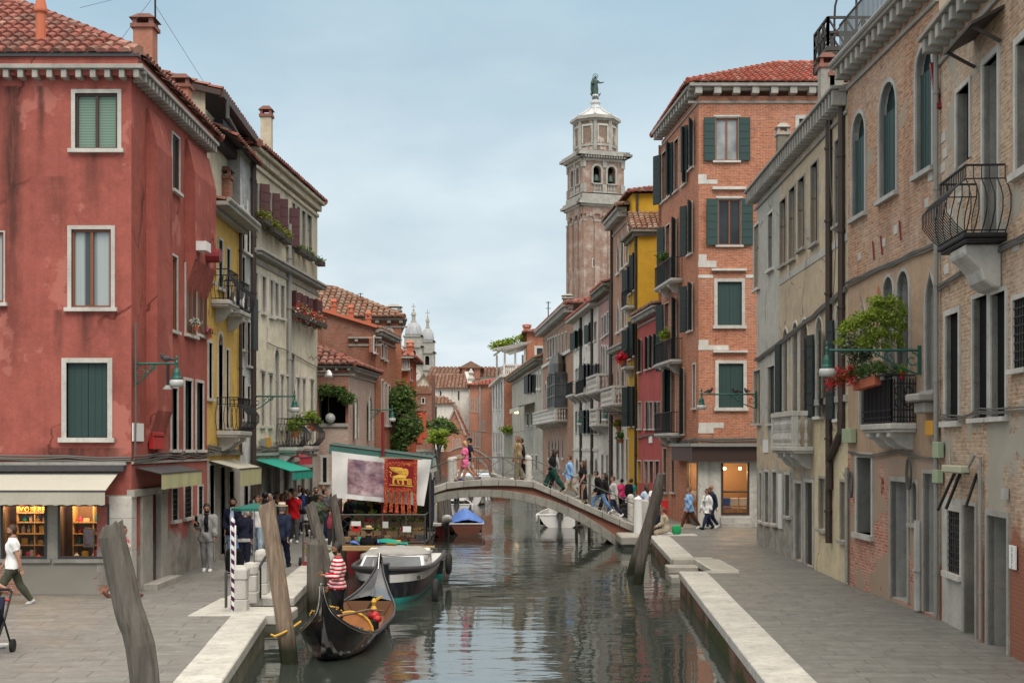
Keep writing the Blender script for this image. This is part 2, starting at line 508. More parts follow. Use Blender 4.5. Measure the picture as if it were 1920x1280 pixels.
def stone(name,c,var=.35,dirt=.4,moss=None,scale=1.0,rough=.8,streak=.3):
 g=NG(name)
 col=g.mix(g.ramp(g.noise(g.obj,1.3*scale,6,.65),.35,.7),sc(c,1.1),sc(c,1-var))
 col=g.mix(g.math('MULTIPLY',g.n('ShaderNodeNewGeometry').outputs['Random Per Island'],.5),col,sc(c,.72))
 col=g.mix(g.ramp(g.noise(g.obj,3.2*scale,6,.8),.50,.62,0,dirt*.7),col,sc(c,.5))
 col=g.mix(g.ramp(g.noise(g.obj,6*scale,6,.75),.52,.75,0,dirt),col,sc(c,.3))
 col=g.mix(g.ramp(g.noise(g.map(g.obj,(4,4,.5)),1.0,4,.6),.52,.75,0,streak),col,sc(c,.35))
 if moss:col=g.mix(g.ramp(g.noise(g.obj,1.7,5,.7),.45,.65),col,moss)
 MAT[name]=g.end(g.bsdf(col,rough,g.noise(g.obj,14*scale,5,.7),.3,.01,spec=.25))
def plain(name,c,rough=.6,metal=0,var=.25,spec=.4,bump=.15,scale=8,streak=False,coat=0):
 g=NG(name)
 v=g.map(g.obj,(6,6,.8))if streak else g.obj
 col=g.mix(g.ramp(g.noise(v,scale,4,.6),.3,.75),sc(c,1+var*.4),sc(c,1-var))
 col=g.mix(g.n('ShaderNodeObjectInfo').outputs['Random'],sc(c,1.22),col)if not coat else col;col=g.mix(.45,col,sc(c,.95))
 col=g.mix(g.ramp(g.noise(g.obj,1.1,4,.6),.5,.8,0,var),col,sc(c,.6))
 MAT[name]=g.end(g.bsdf(col,rough,g.noise(g.obj,scale*3,3),bump,.006,metal=metal,spec=spec,Coat_Weight=coat))
 return MAT[name]
def emit(name,c,k):
 g=NG(name)
 MAT[name]=g.end(g.n('ShaderNodeEmission',{'Color':c,'Strength':k}))
def island(name,cols,rough=.8,spec=.2,noise=True,trans=0):
 g=NG(name)
 rp=g.n('ShaderNodeNewGeometry').outputs['Random Per Island']
 cr=g.n('ShaderNodeValToRGB',{'Fac':rp})
 el=cr.color_ramp.elements
 while len(el)<len(cols):el.new(.5)
 for i,(p,c)in enumerate(cols):
  el[i].position=p;el[i].color=(*c,1)
 col=cr.outputs[0]
 if noise:col=g.mix(g.ramp(g.noise(g.obj,2.0,5,.65),.4,.75,0,.55),col,sc(cols[0][1],.5))
 b=g.bsdf(col,rough,spec=spec)
 if trans:
  t=g.n('ShaderNodeBsdfTranslucent',{'Color':col})
  x=g.n('ShaderNodeMixShader',{0:trans,1:b.outputs[0],2:t.outputs[0]})
  MAT[name]=g.end(x)
 else:MAT[name]=g.end(b)
def make_materials():
 stucco('red_stucco',(.36,.108,.087),.38,None,blotch=.28,dirt=(.11,.03,.026),grime=.4,patch=(.41,.148,.12),patch_t=.6,marks=[(-11.62,11.8,.3,7.5,.8),(-10.95,11.8,.12,2.0,.6),(-11.95,11.8,.09,1.4,.4),(-10.6,9.7,.35,1.6,.4),(-9.75,10.3,.3,1.8,.45),(-10.55,6.6,.15,1.5,.5),(-9.9,6.6,.25,1.6,.55),(-10.2,3.4,1.1,.75,.7),(-9.35,3.4,.4,.5,.5),(-12.1,11.8,.2,4,.5)])
 stucco('drum_stucco',(.25,.185,.145),.35,blotch=.3,patch=(.45,.38,.32),patch_t=.56,grime=.3)
 stucco('red_stucco_low',(.37,.125,.105),.2,peel=(.33,.31,.28),peelz=1.15,blotch=.25,grime=.3)
 stucco('yellow_stucco',(.64,.42,.12),.15,peel=(.42,.34,.2),peelz=1.5,blotch=.22,grime=.2)
 stucco('yellow_deep',(.52,.30,.035),.08,blotch=.12,grime=.08)
 stucco('grey_stucco',(.52,.53,.53),.75,blotch=.4,patch=(.58,.58,.57),patch_t=.52,grime=.5)
 stucco('grey_block',(.34,.34,.32),.4,blotch=.4,patch=(.22,.2,.07),patch_t=.57,grime=.4)
 stucco('cream_stucco',(.70,.64,.51),.3,peel=(.36,.33,.28),peelz=3.6,blotch=.3,grime=.25)
 stucco('cream_dark',(.56,.51,.39),.35,blotch=.3,grime=.3)
 stucco('tan_stucco',(.53,.435,.315),.15,peel=(.40,.38,.345),peelz=2.7,blotch=.2,patch=(.36,.355,.33),patch_t=.6,grime=.25)
 stucco('tan_grey',(.48,.47,.43),.3,blotch=.2,grime=.2)
 stucco('pale_yellow',(.66,.565,.39),.25,blotch=.22,grime=.25)
 stucco('pink_tan',(.43,.305,.215),.3,blotch=.25,patch=(.40,.17,.10),patch_t=.64,grime=.2)
 stucco('pink_red',(.44,.105,.10),.15,blotch=.18,grime=.2)
 stucco('mauve',(.40,.24,.22),.25,blotch=.2,grime=.25)
 stucco('white_stucco',(.68,.66,.60),.45,blotch=.25,grime=.35)
 stucco('church_white',(.68,.66,.61),.4,blotch=.2,grime=.45)
 stucco('salmon',(.42,.20,.14),.2,blotch=.2,grime=.2)
 stucco('orange_red',(.45,.11,.055),.15,blotch=.15,grime=.15)
 stucco('brown_pink',(.36,.22,.16),.25,blotch=.2,grime=.25)
 stucco('grey_wall',(.42,.40,.35),.4,blotch=.3,grime=.3)
 stucco('shop_plaster',(.40,.385,.34),.35,blotch=.25,grime=.3)
 stucco('patchy_base',(.30,.28,.25),.3,blotch=.35,patch=(.25,.125,.095),patch_t=.56,grime=.4)
 brick('brick_orange',(.44,.175,.098),(.28,.095,.055),(.46,.34,.27),white=.12,dark=.25,stain=.25)
 brick('brick_pale',(.45,.33,.23),(.32,.18,.112),(.50,.44,.36),white=.45,dark=.4,low=(.28,.12,.08),lowz=2.0,stain=.4,plast=(.42,.385,.325),plast_amt=-.12)
 brick('brick_mix',(.43,.26,.165),(.30,.14,.085),(.45,.39,.32),white=.35,dark=.5,stain=.55,plast=(.40,.345,.275),plast_amt=-.25)
 brick('brick_low',(.46,.215,.15),(.30,.10,.068),(.47,.40,.34),white=.35,dark=.35,stain=.3,plast=(.40,.30,.23),plast_amt=.3)
 brick('brick_base',(.36,.17,.12),(.26,.10,.075),(.40,.35,.3),white=.4,dark=.5,plast=(.32,.30,.265),plast_amt=.45)
 brick('brick_far',(.38,.14,.08),(.31,.105,.06),(.33,.22,.16),white=.15,dark=.3)
 brick('brick_white',(.42,.30,.25),(.40,.26,.21),(.46,.42,.37),white=.5,dark=.2)
 brick('brick_tower',(.28,.185,.145),(.20,.125,.10),(.38,.33,.29),white=.7,dark=.2,bw=.5,bh=.16,stain=.3)
 brick('brick_canal',(.17,.085,.06),(.12,.06,.045),(.16,.13,.1),white=.1,dark=.5,low=(.045,.055,.018),lowz=-.28,stain=.5)
 brick('brick_old',(.34,.13,.085),(.26,.09,.06),(.32,.26,.2),white=.2,dark=.4)
 brick('brick_dark',(.24,.10,.065),(.19,.075,.05),(.25,.2,.16),white=.2,dark=.4)
 brick('bridge_red',(.30,.115,.08),(.25,.09,.06),(.3,.2,.16),white=.25,dark=.4,plast=(.34,.15,.11),plast_amt=.75)
 stone('stone',(.58,.56,.52),.3,.4)
 stone('stone_clean',(.64,.62,.58),.25,.25)
 stone('stone_grey',(.40,.385,.35),.35,.45)
 stone('stone_dark',(.24,.225,.2),.4,.6,moss=(.10,.10,.045))
 stone('kerb',(.56,.545,.50),.3,.6,streak=.1)
 stone('kerb_worn',(.46,.44,.39),.3,.45,streak=.05)
 stone('moss_wall',(.17,.155,.125),.45,.6,moss=(.06,.072,.015))
 stone('bridge_stone',(.33,.32,.285),.35,.5)
 stone('lead',(.42,.44,.46),.25,.3,rough=.45)
 stone('lead_pale',(.60,.61,.62),.2,.25,rough=.4)
 stone('marble',(.46,.45,.43),.3,.3)
 plain('iron',(.022,.022,.024),.55,.3,spec=.4)
 plain('iron_grey',(.10,.10,.095),.5,.5)
 plain('pipe',(.055,.038,.032),.5,.2)
 plain('pipe_grey',(.27,.265,.25),.6)
 plain('cable',(.13,.125,.115),.8)
 plain('lamp_green',(.018,.095,.075),.4,.1)
 plain('green',(.022,.052,.050),.6,streak=True)
 plain('dgreen',(.020,.032,.032),.6,streak=True)
 plain('maroon',(.085,.032,.036),.65,streak=True)
 plain('black_sh',(.018,.018,.022),.6)
 plain('brown',(.21,.075,.04),.5,streak=True)
 plain('dark_brown',(.06,.035,.03),.55,streak=True)
 plain('wood',(.20,.13,.085),.7,streak=True,var=.45)
 plain('dark_wood',(.05,.042,.036),.7,streak=True)
 plain('frame_white',(.55,.55,.52),.5)
 plain('pink_frame',(.42,.20,.16),.6)
 plain('black',(.008,.008,.009),.8,spec=.1)  # also closes doorways and recesses, its colour standing for the dark inside
 plain('recess_shade',(.018,.016,.015),.9,spec=.1)
 plain('red_paint',(.45,.02,.02),.4)
 plain('red_dark',(.20,.02,.025),.5)
 plain('white_paint',(.74,.74,.74),.4,var=.12)
 plain('teal_paint',(.02,.34,.30),.4)
 plain('navy_paint',(.012,.014,.022),.3,coat=.3)
 plain('gloss_black',(.007,.007,.009),.16,var=.2,bump=.02,coat=.6)
 plain('deck_sky_grey',(.075,.08,.092),.25,coat=.3)  # grey stands for sky mirrored on the black afterdeck; brace shares it
 plain('chrome',(.6,.6,.6),.25,1)
 plain('rubber',(.02,.02,.02),.8)
 plain('boat_grey',(.62,.62,.61),.4)
 plain('boat_wood',(.19,.058,.03),.35,streak=False,coat=.3)
 plain('varnish',(.48,.20,.05),.35,coat=.3)
 plain('well_wood',(.15,.075,.04),.5)
 plain('orange_wood',(.52,.22,.09),.5)
 plain('crate_wood',(.24,.165,.09),.8,var=.4)
 plain('gold',(.62,.36,.05),.5)
 plain('orange_box',(.58,.29,.03),.5)
 plain('terracotta',(.45,.13,.07),.8)
 plain('plastic_green',(.30,.36,.24),.6)
 plain('plastic_beige',(.42,.42,.30),.6)
 plain('tarp_blue',(.07,.17,.52),.5,bump=.3,scale=3)
 plain('tarp_grey',(.33,.325,.31),.7,bump=.3,scale=3)
 plain('awning_cream',(.47,.45,.39),.85,var=.15)
 plain('awning_dirty',(.44,.42,.35),.9,var=.35,streak=True)
 plain('awning_moss',(.40,.39,.22),.9,var=.4,streak=True)
 plain('awning_green',(.01,.30,.22),.8,var=.15)
 plain('awning_dark_green',(.015,.13,.105),.8,var=.2)
 plain('stall_green',(.010,.065,.056),.7,var=.25)
 plain('awning_red',(.45,.03,.05),.8)
 plain('box_dark',(.055,.055,.06),.6)
 plain('fascia',(.055,.032,.028),.5)
 plain('pine',(.40,.27,.13),.7)
 plain('tar',(.03,.028,.026),.7)
 plain('bronze',(.05,.085,.075),.6,.4)
 plain('statue_wood',(.2,.2,.2),.7)
 for nm,c in dict(cl_white=(.72,.72,.72),cl_navy=(.014,.016,.034),cl_royal=(.02,.05,.2),cl_black=(.012,.012,.014),cl_grey=(.26,.26,.26),cl_lgrey=(.45,.45,.45),cl_red=(.50,.012,.02),cl_olive=(.065,.07,.048),cl_jean=(.12,.22,.40),cl_ljean=(.34,.44,.55),cl_djean=(.022,.03,.06),cl_beige=(.44,.37,.28),cl_tan=(.30,.22,.13),cl_khaki=(.17,.15,.10),cl_pink=(.68,.15,.30),cl_sky=(.22,.38,.62),cl_teal=(.02,.25,.28),cl_dgreen=(.008,.05,.042),cl_brown=(.11,.045,.03),cl_grn=(.09,.12,.08),cl_fuch=(.55,.05,.16),cl_lblue=(.45,.55,.72),straw=(.55,.40,.22),straw_pale=(.62,.54,.42),bag_green=(.03,.36,.13),salmon_cloth=(.55,.2,.14),cl_dgrey=(.07,.07,.075),rose=(.5,.09,.13)).items():
  plain(nm,c,.85,var=.2,spec=.15,bump=.4,scale=5)
 for nm,c in dict(skin=(.46,.24,.165),skin_tan=(.34,.165,.105),skin_dark=(.05,.027,.02)).items():
  g=NG(nm);MAT[nm]=g.end(g.bsdf(g.mix(g.noise(g.obj,9,3),c,sc(c,.8)),.55,spec=.3,Subsurface_Weight=.0))
 for nm,c in dict(hair_black=(.01,.008,.007),hair_brown=(.045,.025,.014),hair_lbrown=(.12,.065,.035),hair_blonde=(.42,.28,.13),hair_grey=(.30,.29,.28)).items():
  plain(nm,c,.5,var=.4,bump=.8,scale=30)
 plain('eye',(.012,.009,.008),.25)
 plain('lip',(.30,.09,.075),.5)
 def stripes(name,a,b,sc_,axis=2,rough=.85,th=.5,diag=0):
  g=NG(name);o=g.xyz(g.obj)
  v=g.math('MULTIPLY',o[axis],sc_)
  if diag:v=g.math('ADD',v,g.math('MULTIPLY',g.math('ARCTAN2',g.math('SUBTRACT',o[1],diag[1]),g.math('SUBTRACT',o[0],diag[0])),.159))
  k=g.math('GREATER_THAN',g.math('FRACT',v),th)
  MAT[name]=g.end(g.bsdf(g.mix(k,a,b),rough,g.noise(g.obj,25,3),.3,.01,spec=.15))
 MAT['_stripes']=None
 stripes('cl_stripe',(.50,.01,.025),(.70,.66,.66),12.5)
 stripes('cl_flower',(.62,.12,.13),(.65,.55,.5),9,0)
 stripes('blind',(.13,.20,.16),(.20,.28,.23),16,2,.7)
 globals()['stripes']=stripes
 island('tile',[(0,(.22,.078,.06)),(.35,(.30,.108,.083)),(.6,(.28,.135,.108)),(.8,(.15,.075,.06)),(1,(.40,.22,.17))])
 island('tile_bright',[(0,(.28,.078,.055)),(.5,(.36,.10,.07)),(.8,(.26,.11,.08)),(1,(.43,.19,.14))])
 island('tile_old',[(0,(.19,.085,.055)),(.4,(.26,.14,.095)),(.7,(.22,.15,.11)),(1,(.34,.22,.16))])
 plain('roof_base',(.11,.055,.04),.9)
 island('leaf',[(0,(.045,.09,.024)),(.5,(.085,.15,.04)),(.8,(.12,.20,.055)),(1,(.20,.25,.09))],.6,noise=False,trans=.25)
 island('leaf_bright',[(0,(.12,.19,.022)),(.5,(.22,.32,.035)),(1,(.37,.43,.08))],.6,noise=False,trans=.3)
 island('leaf_yellow',[(0,(.10,.11,.02)),(.5,(.20,.19,.03)),(1,(.34,.30,.05))],.6,noise=False,trans=.25)
 island('leaf_var',[(0,(.035,.06,.025)),(.6,(.09,.12,.06)),(1,(.30,.32,.2))],.6,noise=False,trans=.2)
 island('petal_red',[(0,(.42,.01,.015)),(1,(.62,.025,.05))],.6,noise=False)
 island('petal_pink',[(0,(.55,.05,.15)),(1,(.65,.2,.3))],.6,noise=False)
 island('petal_white',[(0,(.6,.6,.58)),(1,(.75,.75,.72))],.6,noise=False)
 island('veg',[(0,(.35,.05,.03)),(.25,(.45,.18,.04)),(.45,(.10,.20,.04)),(.65,(.40,.33,.07)),(.85,(.22,.05,.08)),(1,(.14,.24,.06))],.5,noise=False)
 def glass(name,c,rough=.06,k=.5):
  g=NG(name)
  col=g.mix(g.ramp(g.noise(g.obj,.9,3),.35,.7),c,sc(c,.35))
  MAT[name]=g.end(g.bsdf(col,rough,g.noise(g.obj,1.3,2),.06,.02,spec=k))
 glass('glass',(.028,.032,.036));glass('glass_pale',(.20,.215,.22),.15);glass('curtain',(.42,.45,.46),.2,.4);glass('glass_sky',(.10,.12,.14),.04,.8)
 g=NG('curtain_half')
 o=g.xyz(g.uv)
 k=g.ramp(g.noise(g.map(g.uv,(3.2,.02,1)),1,2),.46,.54)
 MAT['curtain_half']=g.end(g.bsdf(g.mix(k,(.05,.06,.065),(.33,.38,.39)),.25,spec=.5))
 g=NG('shop_glass')
 fr=g.n('ShaderNodeLayerWeight',{'Blend':.25}).outputs['Fresnel']
 MAT['shop_glass']=g.end(g.n('ShaderNodeMixShader',{0:fr,1:g.n('ShaderNodeBsdfTransparent',{'Color':(.92,.95,.95)}).outputs[0],2:g.n('ShaderNodeBsdfGlossy',{'Roughness':.02}).outputs[0]}))
 g=NG('lamp_glass')
 MAT['lamp_glass']=g.end(g.bsdf((.42,.43,.42),.3,spec=.5))
 for nm,c in(('pole_grey',(.125,.112,.098)),('pole_brown',(.235,.175,.13))):
  g=NG(nm)
  v=g.map(g.obj,(14,14,1.1))
  col=g.mix(g.ramp(g.noise(v,1.0,6,.7),.3,.72),sc(c,1.45),sc(c,.5))
  col=g.mix(g.ramp(g.noise(g.obj,1.5,4),.45,.7,0,.5),col,sc(c,.7))
  z=g.xyz(g.obj)[2]
  col=g.mix(g.ramp(g.math('ADD',z,g.math('MULTIPLY',g.noise(g.obj,4,3),.3)),.35,-.15),col,(.022,.024,.014))
  MAT[nm]=g.end(g.bsdf(col,.85,g.noise(v,1.6,6,.75),.6,.03,spec=.2))
 for nm,rot,c,bw,bh in(('paving_left',R(-6),(.205,.20,.187),1.05,.5),('paving_right',R(3),(.19,.186,.172),.85,.42)):
  g=NG(nm)
  v=g.map(g.uv,(1,1,1),(0,0,0),(0,0,rot))
  v=g.n('ShaderNodeVectorMath',{0:v,1:g.n('ShaderNodeVectorMath',{0:g.n('ShaderNodeTexNoise',{'Vector':g.uv,'Scale':.7}).outputs['Color'],1:(.10,.08,0)},operation='MULTIPLY').outputs[0]},operation='ADD').outputs[0]
  br=g.n('ShaderNodeTexBrick',{'Vector':v,'Color1':c,'Color2':sc(c,.78),'Mortar':sc(c,.36),'Scale':1.0,'Mortar Size':.013,'Mortar Smooth':.5,'Bias':-.1,'Brick Width':bw,'Row Height':bh})
  br.offset=.37;br.squash=1.35;br.squash_frequency=3
  col=br.outputs['Color']
  col=g.mix(g.ramp(g.noise(g.uv,.5,6,.65),.35,.7,0,.6),col,sc(c,.72))
  col=g.mix(g.ramp(g.noise(g.uv,3.0,7,.78),.48,.66,0,.55),col,sc(c,1.4))
  col=g.mix(g.ramp(g.noise(g.map(g.uv,(1.2,3.2,1)),1.0,7,.8),.53,.66,0,.6),col,sc(c,.45))
  h=g.math('SUBTRACT',g.math('MULTIPLY',g.noise(g.uv,2.2,5),1.2),br.outputs['Fac'])
  MAT[nm]=g.end(g.bsdf(col,g.ramp(g.noise(g.uv,.8,5),.35,.7,.5,.8),h,.35,.02,spec=.35))
 g=NG('water')
 n1=g.noise(g.map(g.obj,(1.0,1.9,1)),1.15,2,.45)
 n2=g.noise(g.map(g.obj,(1.1,2.6,1),(5,2,0),(0,0,.25)),.5,2,.45)
 n3=g.noise(g.map(g.obj,(1.3,3.0,1),(1,7,0),(0,0,-.2)),6.0,2,.5)
 calm=g.ramp(g.noise(g.map(g.obj,(1,.5,1)),.16,3),.38,.62,.12,1.0)
 h=g.math('ADD',g.math('MULTIPLY',n1,.9),g.math('ADD',g.math('MULTIPLY',n2,1.4),g.math('MULTIPLY',n3,.06)))
 h=g.math('MULTIPLY',h,calm)
 MAT['water']=g.end(g.bsdf((.04,.05,.043),.012,h,.27,.075,spec=.5,IOR=5.0))
 g=NG('print')
 n=g.noise(g.map(g.obj,(1.1,.2,1.5)),1.6,8,.7);n2=g.noise(g.map(g.obj,(1,.2,1.4)),6,7,.8)
 col=g.mix(g.ramp(n,.4,.62),(.20,.095,.13),(.55,.43,.46))
 col=g.mix(g.ramp(n2,.5,.7,0,.35),col,(.55,.38,.40))
 col=g.mix(g.ramp(g.noise(g.map(g.obj,(1,.2,1)),1.3,3),.5,.62,0,.6),col,(.12,.07,.14))
 MAT['print']=g.end(g.bsdf(col,.7,spec=.2))
 g=NG('flag_red');MAT['flag_red']=g.end(g.bsdf(g.mix(g.noise(g.obj,3,3),(.24,.012,.022),(.17,.01,.02)),.7,spec=.2))
 g=NG('flag_trim')
 w=g.n('ShaderNodeTexVoronoi',{'Vector':g.obj,'Scale':16.0},feature='DISTANCE_TO_EDGE').outputs[0]
 w2=g.noise(g.obj,26,2)
 MAT['flag_trim']=g.end(g.bsdf(g.mix(g.ramp(w2,.51,.57),(.25,.014,.018),(.50,.16,.04)),.7,spec=.2))
 g=NG('banner_orange')
 MAT['banner_orange']=g.end(g.bsdf(g.mix(g.ramp(g.noise(g.map(g.obj,(1,.2,1)),2.2,4,.6),.6,.66),(.62,.12,.06),(.55,.42,.45)),.7,spec=.2))
 g=NG('work_hull');z=g.xyz(g.obj)[2]
 col=g.mix(g.math('GREATER_THAN',z,-.40),(.02,.34,.30),(.012,.014,.022));col=g.mix(g.math('GREATER_THAN',z,.0),col,(.62,.62,.61));col=g.mix(g.math('GREATER_THAN',z,.2),col,(.04,.04,.045))
 col=g.mix(g.ramp(g.noise(g.map(g.obj,(3,3,.6)),2,5),.5,.8,0,.5),col,(.12,.11,.10))
 MAT['work_hull']=g.end(g.bsdf(col,.35,spec=.4))
 emit('warm_light',(1,.55,.18),9.0)
 emit('warm_soft',(1,.62,.28),2.5)
make_materials()
# ------------------------------------------------------------------ world, camera, ground
def world():
 w=bpy.data.worlds.new('World');SC.world=w;w.use_nodes=True
 t=w.node_tree;t.nodes.clear()
 out=t.nodes.new('ShaderNodeOutputWorld');bg=t.nodes.new('ShaderNodeBackground')
 sky=t.nodes.new('ShaderNodeTexSky');sky.sky_type='NISHITA';sky.sun_disc=False
 sky.sun_elevation=SUN_EL;sky.sun_rotation=SUN_ROT;sky.air_density=1.2;sky.dust_density=2.5
 tc=t.nodes.new('ShaderNodeTexCoord');sp=t.nodes.new('ShaderNodeSeparateXYZ');t.links.new(tc.outputs['Generated'],sp.inputs[0])
 def nz(scale,sc_,loc,detail):
  mp=t.nodes.new('ShaderNodeMapping');mp.inputs['Scale'].default_value=sc_;mp.inputs['Location'].default_value=loc
  t.links.new(tc.outputs['Generated'],mp.inputs[0])
  n=t.nodes.new('ShaderNodeTexNoise');n.inputs['Scale'].default_value=scale;n.inputs['Detail'].default_value=detail;n.inputs['Roughness'].default_value=.55
  t.links.new(mp.outputs[0],n.inputs[0]);return n.outputs['Fac']
 def mr(f,a,b,c=0.,d=1.):
  m=t.nodes.new('ShaderNodeMapRange');m.interpolation_type='SMOOTHSTEP'
  t.links.new(f,m.inputs['Value'])
  for k,v in zip(('From Min','From Max','To Min','To Max'),(a,b,c,d)):m.inputs[k].default_value=v
  return m.outputs[0]
 def mix(f,a,b):
  m=t.nodes.new('ShaderNodeMix');m.data_type='RGBA'
  for s,v in((m.inputs[0],f),(m.inputs[6],a),(m.inputs[7],b)):
   if isinstance(v,bpy.types.NodeSocket):t.links.new(v,s)
   elif isinstance(v,tuple):s.default_value=(*v,1)
   else:s.default_value=v
  return m.outputs[2]
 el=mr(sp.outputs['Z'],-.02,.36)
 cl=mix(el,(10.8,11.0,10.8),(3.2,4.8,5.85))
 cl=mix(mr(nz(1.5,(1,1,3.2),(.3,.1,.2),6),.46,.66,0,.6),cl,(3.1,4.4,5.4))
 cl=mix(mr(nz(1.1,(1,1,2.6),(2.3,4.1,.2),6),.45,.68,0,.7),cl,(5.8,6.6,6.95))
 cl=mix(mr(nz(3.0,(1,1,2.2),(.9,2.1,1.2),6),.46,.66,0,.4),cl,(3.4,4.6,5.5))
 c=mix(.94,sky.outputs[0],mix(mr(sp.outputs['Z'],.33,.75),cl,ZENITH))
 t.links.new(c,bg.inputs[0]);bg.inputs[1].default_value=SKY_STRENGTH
 t.links.new(bg.outputs[0],out.inputs[0])
 s=bpy.data.lights.new('sun','SUN');s.energy=SUN_ENERGY;s.angle=R(35);s.color=(1,.91,.80)
 so=bpy.data.objects.new('sun',s);COL.objects.link(so)
 el_,rot=SUN_EL,SUN_ROT
 d=V((sin(rot)*cos(el_),cos(rot)*cos(el_),sin(el_)))
 so.rotation_euler=d.to_track_quat('Z','Y').to_euler()
 cam=bpy.data.cameras.new('camera');co=bpy.data.objects.new('camera',cam);COL.objects.link(co)
 co.location=(0,0,CZ);co.rotation_euler=(pi/2,0,0)
 cam.sensor_width=36;cam.lens=F/1920*36;cam.shift_y=195/1920
 cam.clip_start=.1;cam.clip_end=3000
 SC.camera=co
 SC.view_settings.view_transform='Standard';SC.view_settings.look='None';SC.view_settings.gamma=1
 SC.view_settings.exposure=EXPOSURE
 SC.cycles.max_bounces=6;SC.cycles.diffuse_bounces=3;SC.cycles.glossy_bounces=3
 SC.cycles.transparent_max_bounces=8;SC.cycles.caustics_reflective=False;SC.cycles.caustics_refractive=False
 SC.cycles.sample_clamp_indirect=4
 try:SC.cycles.use_denoising=True
 except Exception:pass
SKY_STRENGTH,SUN_ENERGY,EXPOSURE=.07,1.3,0.8
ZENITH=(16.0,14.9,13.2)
SUN_EL,SUN_ROT=R(52),R(168)
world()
# canal edges in plan (x, y): left and right bank, near to far
EL=[(-2.35,0),(-4.26,19.4),(-5.01,27.0),(-6.5,27.0),(-6.5,29.9),(-4.96,30.1),(-5.25,35.3),(-5.75,46),(-5.85,58),(-5.45,64),(-5.5,82),(-6.6,100),(-9.2,170)]
EL[3]=(-5.9,27.0);EL[4]=(-5.9,30.1)
ER=[(2.75,0),(3.72,19.4),(4.60,36.5),(5.56,36.7),(5.56,40.4),(4.87,40.6),(5.28,50.7),(5.6,50.9),(5.5,60),(4.6,68),(2.4,98),(-.9,142),(-2.7,170)]
def land():
 for E,sgn,nm,mt in((EL,-1,'pavement_left','paving_left'),(ER,1,'pavement_right','paving_right')):
  g=MB()
  for(a,b)in zip(E,E[1:]):
   if abs(a[1]-b[1])<.05:continue
   g.poly([(a[0],a[1],0),(sgn*120,a[1],0),(sgn*120,b[1],0),(b[0],b[1],0)])
  props(g.build('pavement',MAT[mt]),kind='structure')
 props(MB().poly([(-700,170,-.02),(700,170,-.02),(700,1400,-.02),(-700,1400,-.02)]).build('ground',MAT['grey_wall']),kind='structure')
 props(MB().poly([(-60,-8,WATER),(60,-8,WATER),(60,172,WATER),(-60,172,WATER)]).build('water',MAT['water']),kind='structure')
 props(MB().poly([(-60,-8,-2.4),(60,-8,-2.4),(60,172,-2.4),(-60,172,-2.4)]).build('canal_bed',MAT['tar']),kind='structure')
 for E,sgn,mt,kw in((EL,-1,'moss_wall',.68),(ER,1,'brick_canal',.72)):
  w=MB();k=MB()
  for i,(a,b)in enumerate(zip(E,E[1:])):
   w.poly([(a[0],a[1],-2.4),(b[0],b[1],-2.4),(b[0],b[1],-.17),(a[0],a[1],-.17)])
   A=V((*a,0));B=V((*b,0));d=B-A;L=d.length;d.normalize()
   nrm=V((d.y,-d.x,0))*(1 if sgn>0 else-1)
   if sgn*nrm.x<0 and abs(d.y)>.5:nrm=-nrm
   if abs(d.y)<.5:
    continue
   y0=a[1]
   n=max(1,int(L/1.7))if y0<60 else 3
   for q in range(n):
    s0=L*q/n+.008;s1=L*(q+1)/n-.008-.004*(q%3)
    p0=A+d*s0;p1=A+d*s1
    kk=kw if y0<62 else .4
    o=-nrm*.035;zz=.018+rnd.uniform(-.004,.006)
    base=[p0+o,p1+o,p1+nrm*kk,p0+nrm*kk]
    k.hexa([V((p.x,p.y,-.175))for p in base]+[V((p.x,p.y,zz))for p in base])
  props(w.build('canal_wall',MAT[mt]),kind='structure')
  props(k.build('kerb',MAT['kerb'],bevel=.018),kind='structure')
 g=MB()
 g.box(5.56,6.25,36.72,40.38,-.17,.022);g.box(4.87,6.15,40.4,41.0,-.18,.026);g.box(5.3,6.2,36.1,36.70,-.17,.02)
 props(g.build('kerb',MAT['kerb_worn'],bevel=.04),kind='structure')
 g=MB()
 for i in range(5):
  g.box(4.62+.02*i,5.55,36.74+.7*(4-i)-.02,40.38,-.35-.24*i+.0,-.14-.22*i)
 props(g.build('stair',MAT['kerb_worn'],bevel=.03),kind='structure')
 g=MB()
 g.box(-5.98,-4.55,27.06,28.35,-.20,.03)
 g.box(-6.2,-5.92,28.4,30.1,-.2,.02);g.box(-6.5,-4.98,30.12,30.75,-.19,.024)
 props(g.build('kerb',MAT['kerb'],bevel=.03),kind='structure')
 g=MB();g.box(4.35,5.6,51.6,58,-2,-.12);g.box(4.2,5.7,51.4,53.9,-.4,-.05)
 props(g.build('bank',MAT['kerb_worn'],bevel=.05),kind='structure')
 g=MB();g.box(5.6,7.1,50.9,51.9,-.1,.03)
 props(g.build('kerb',MAT['kerb'],bevel=.02),kind='structure')
land()
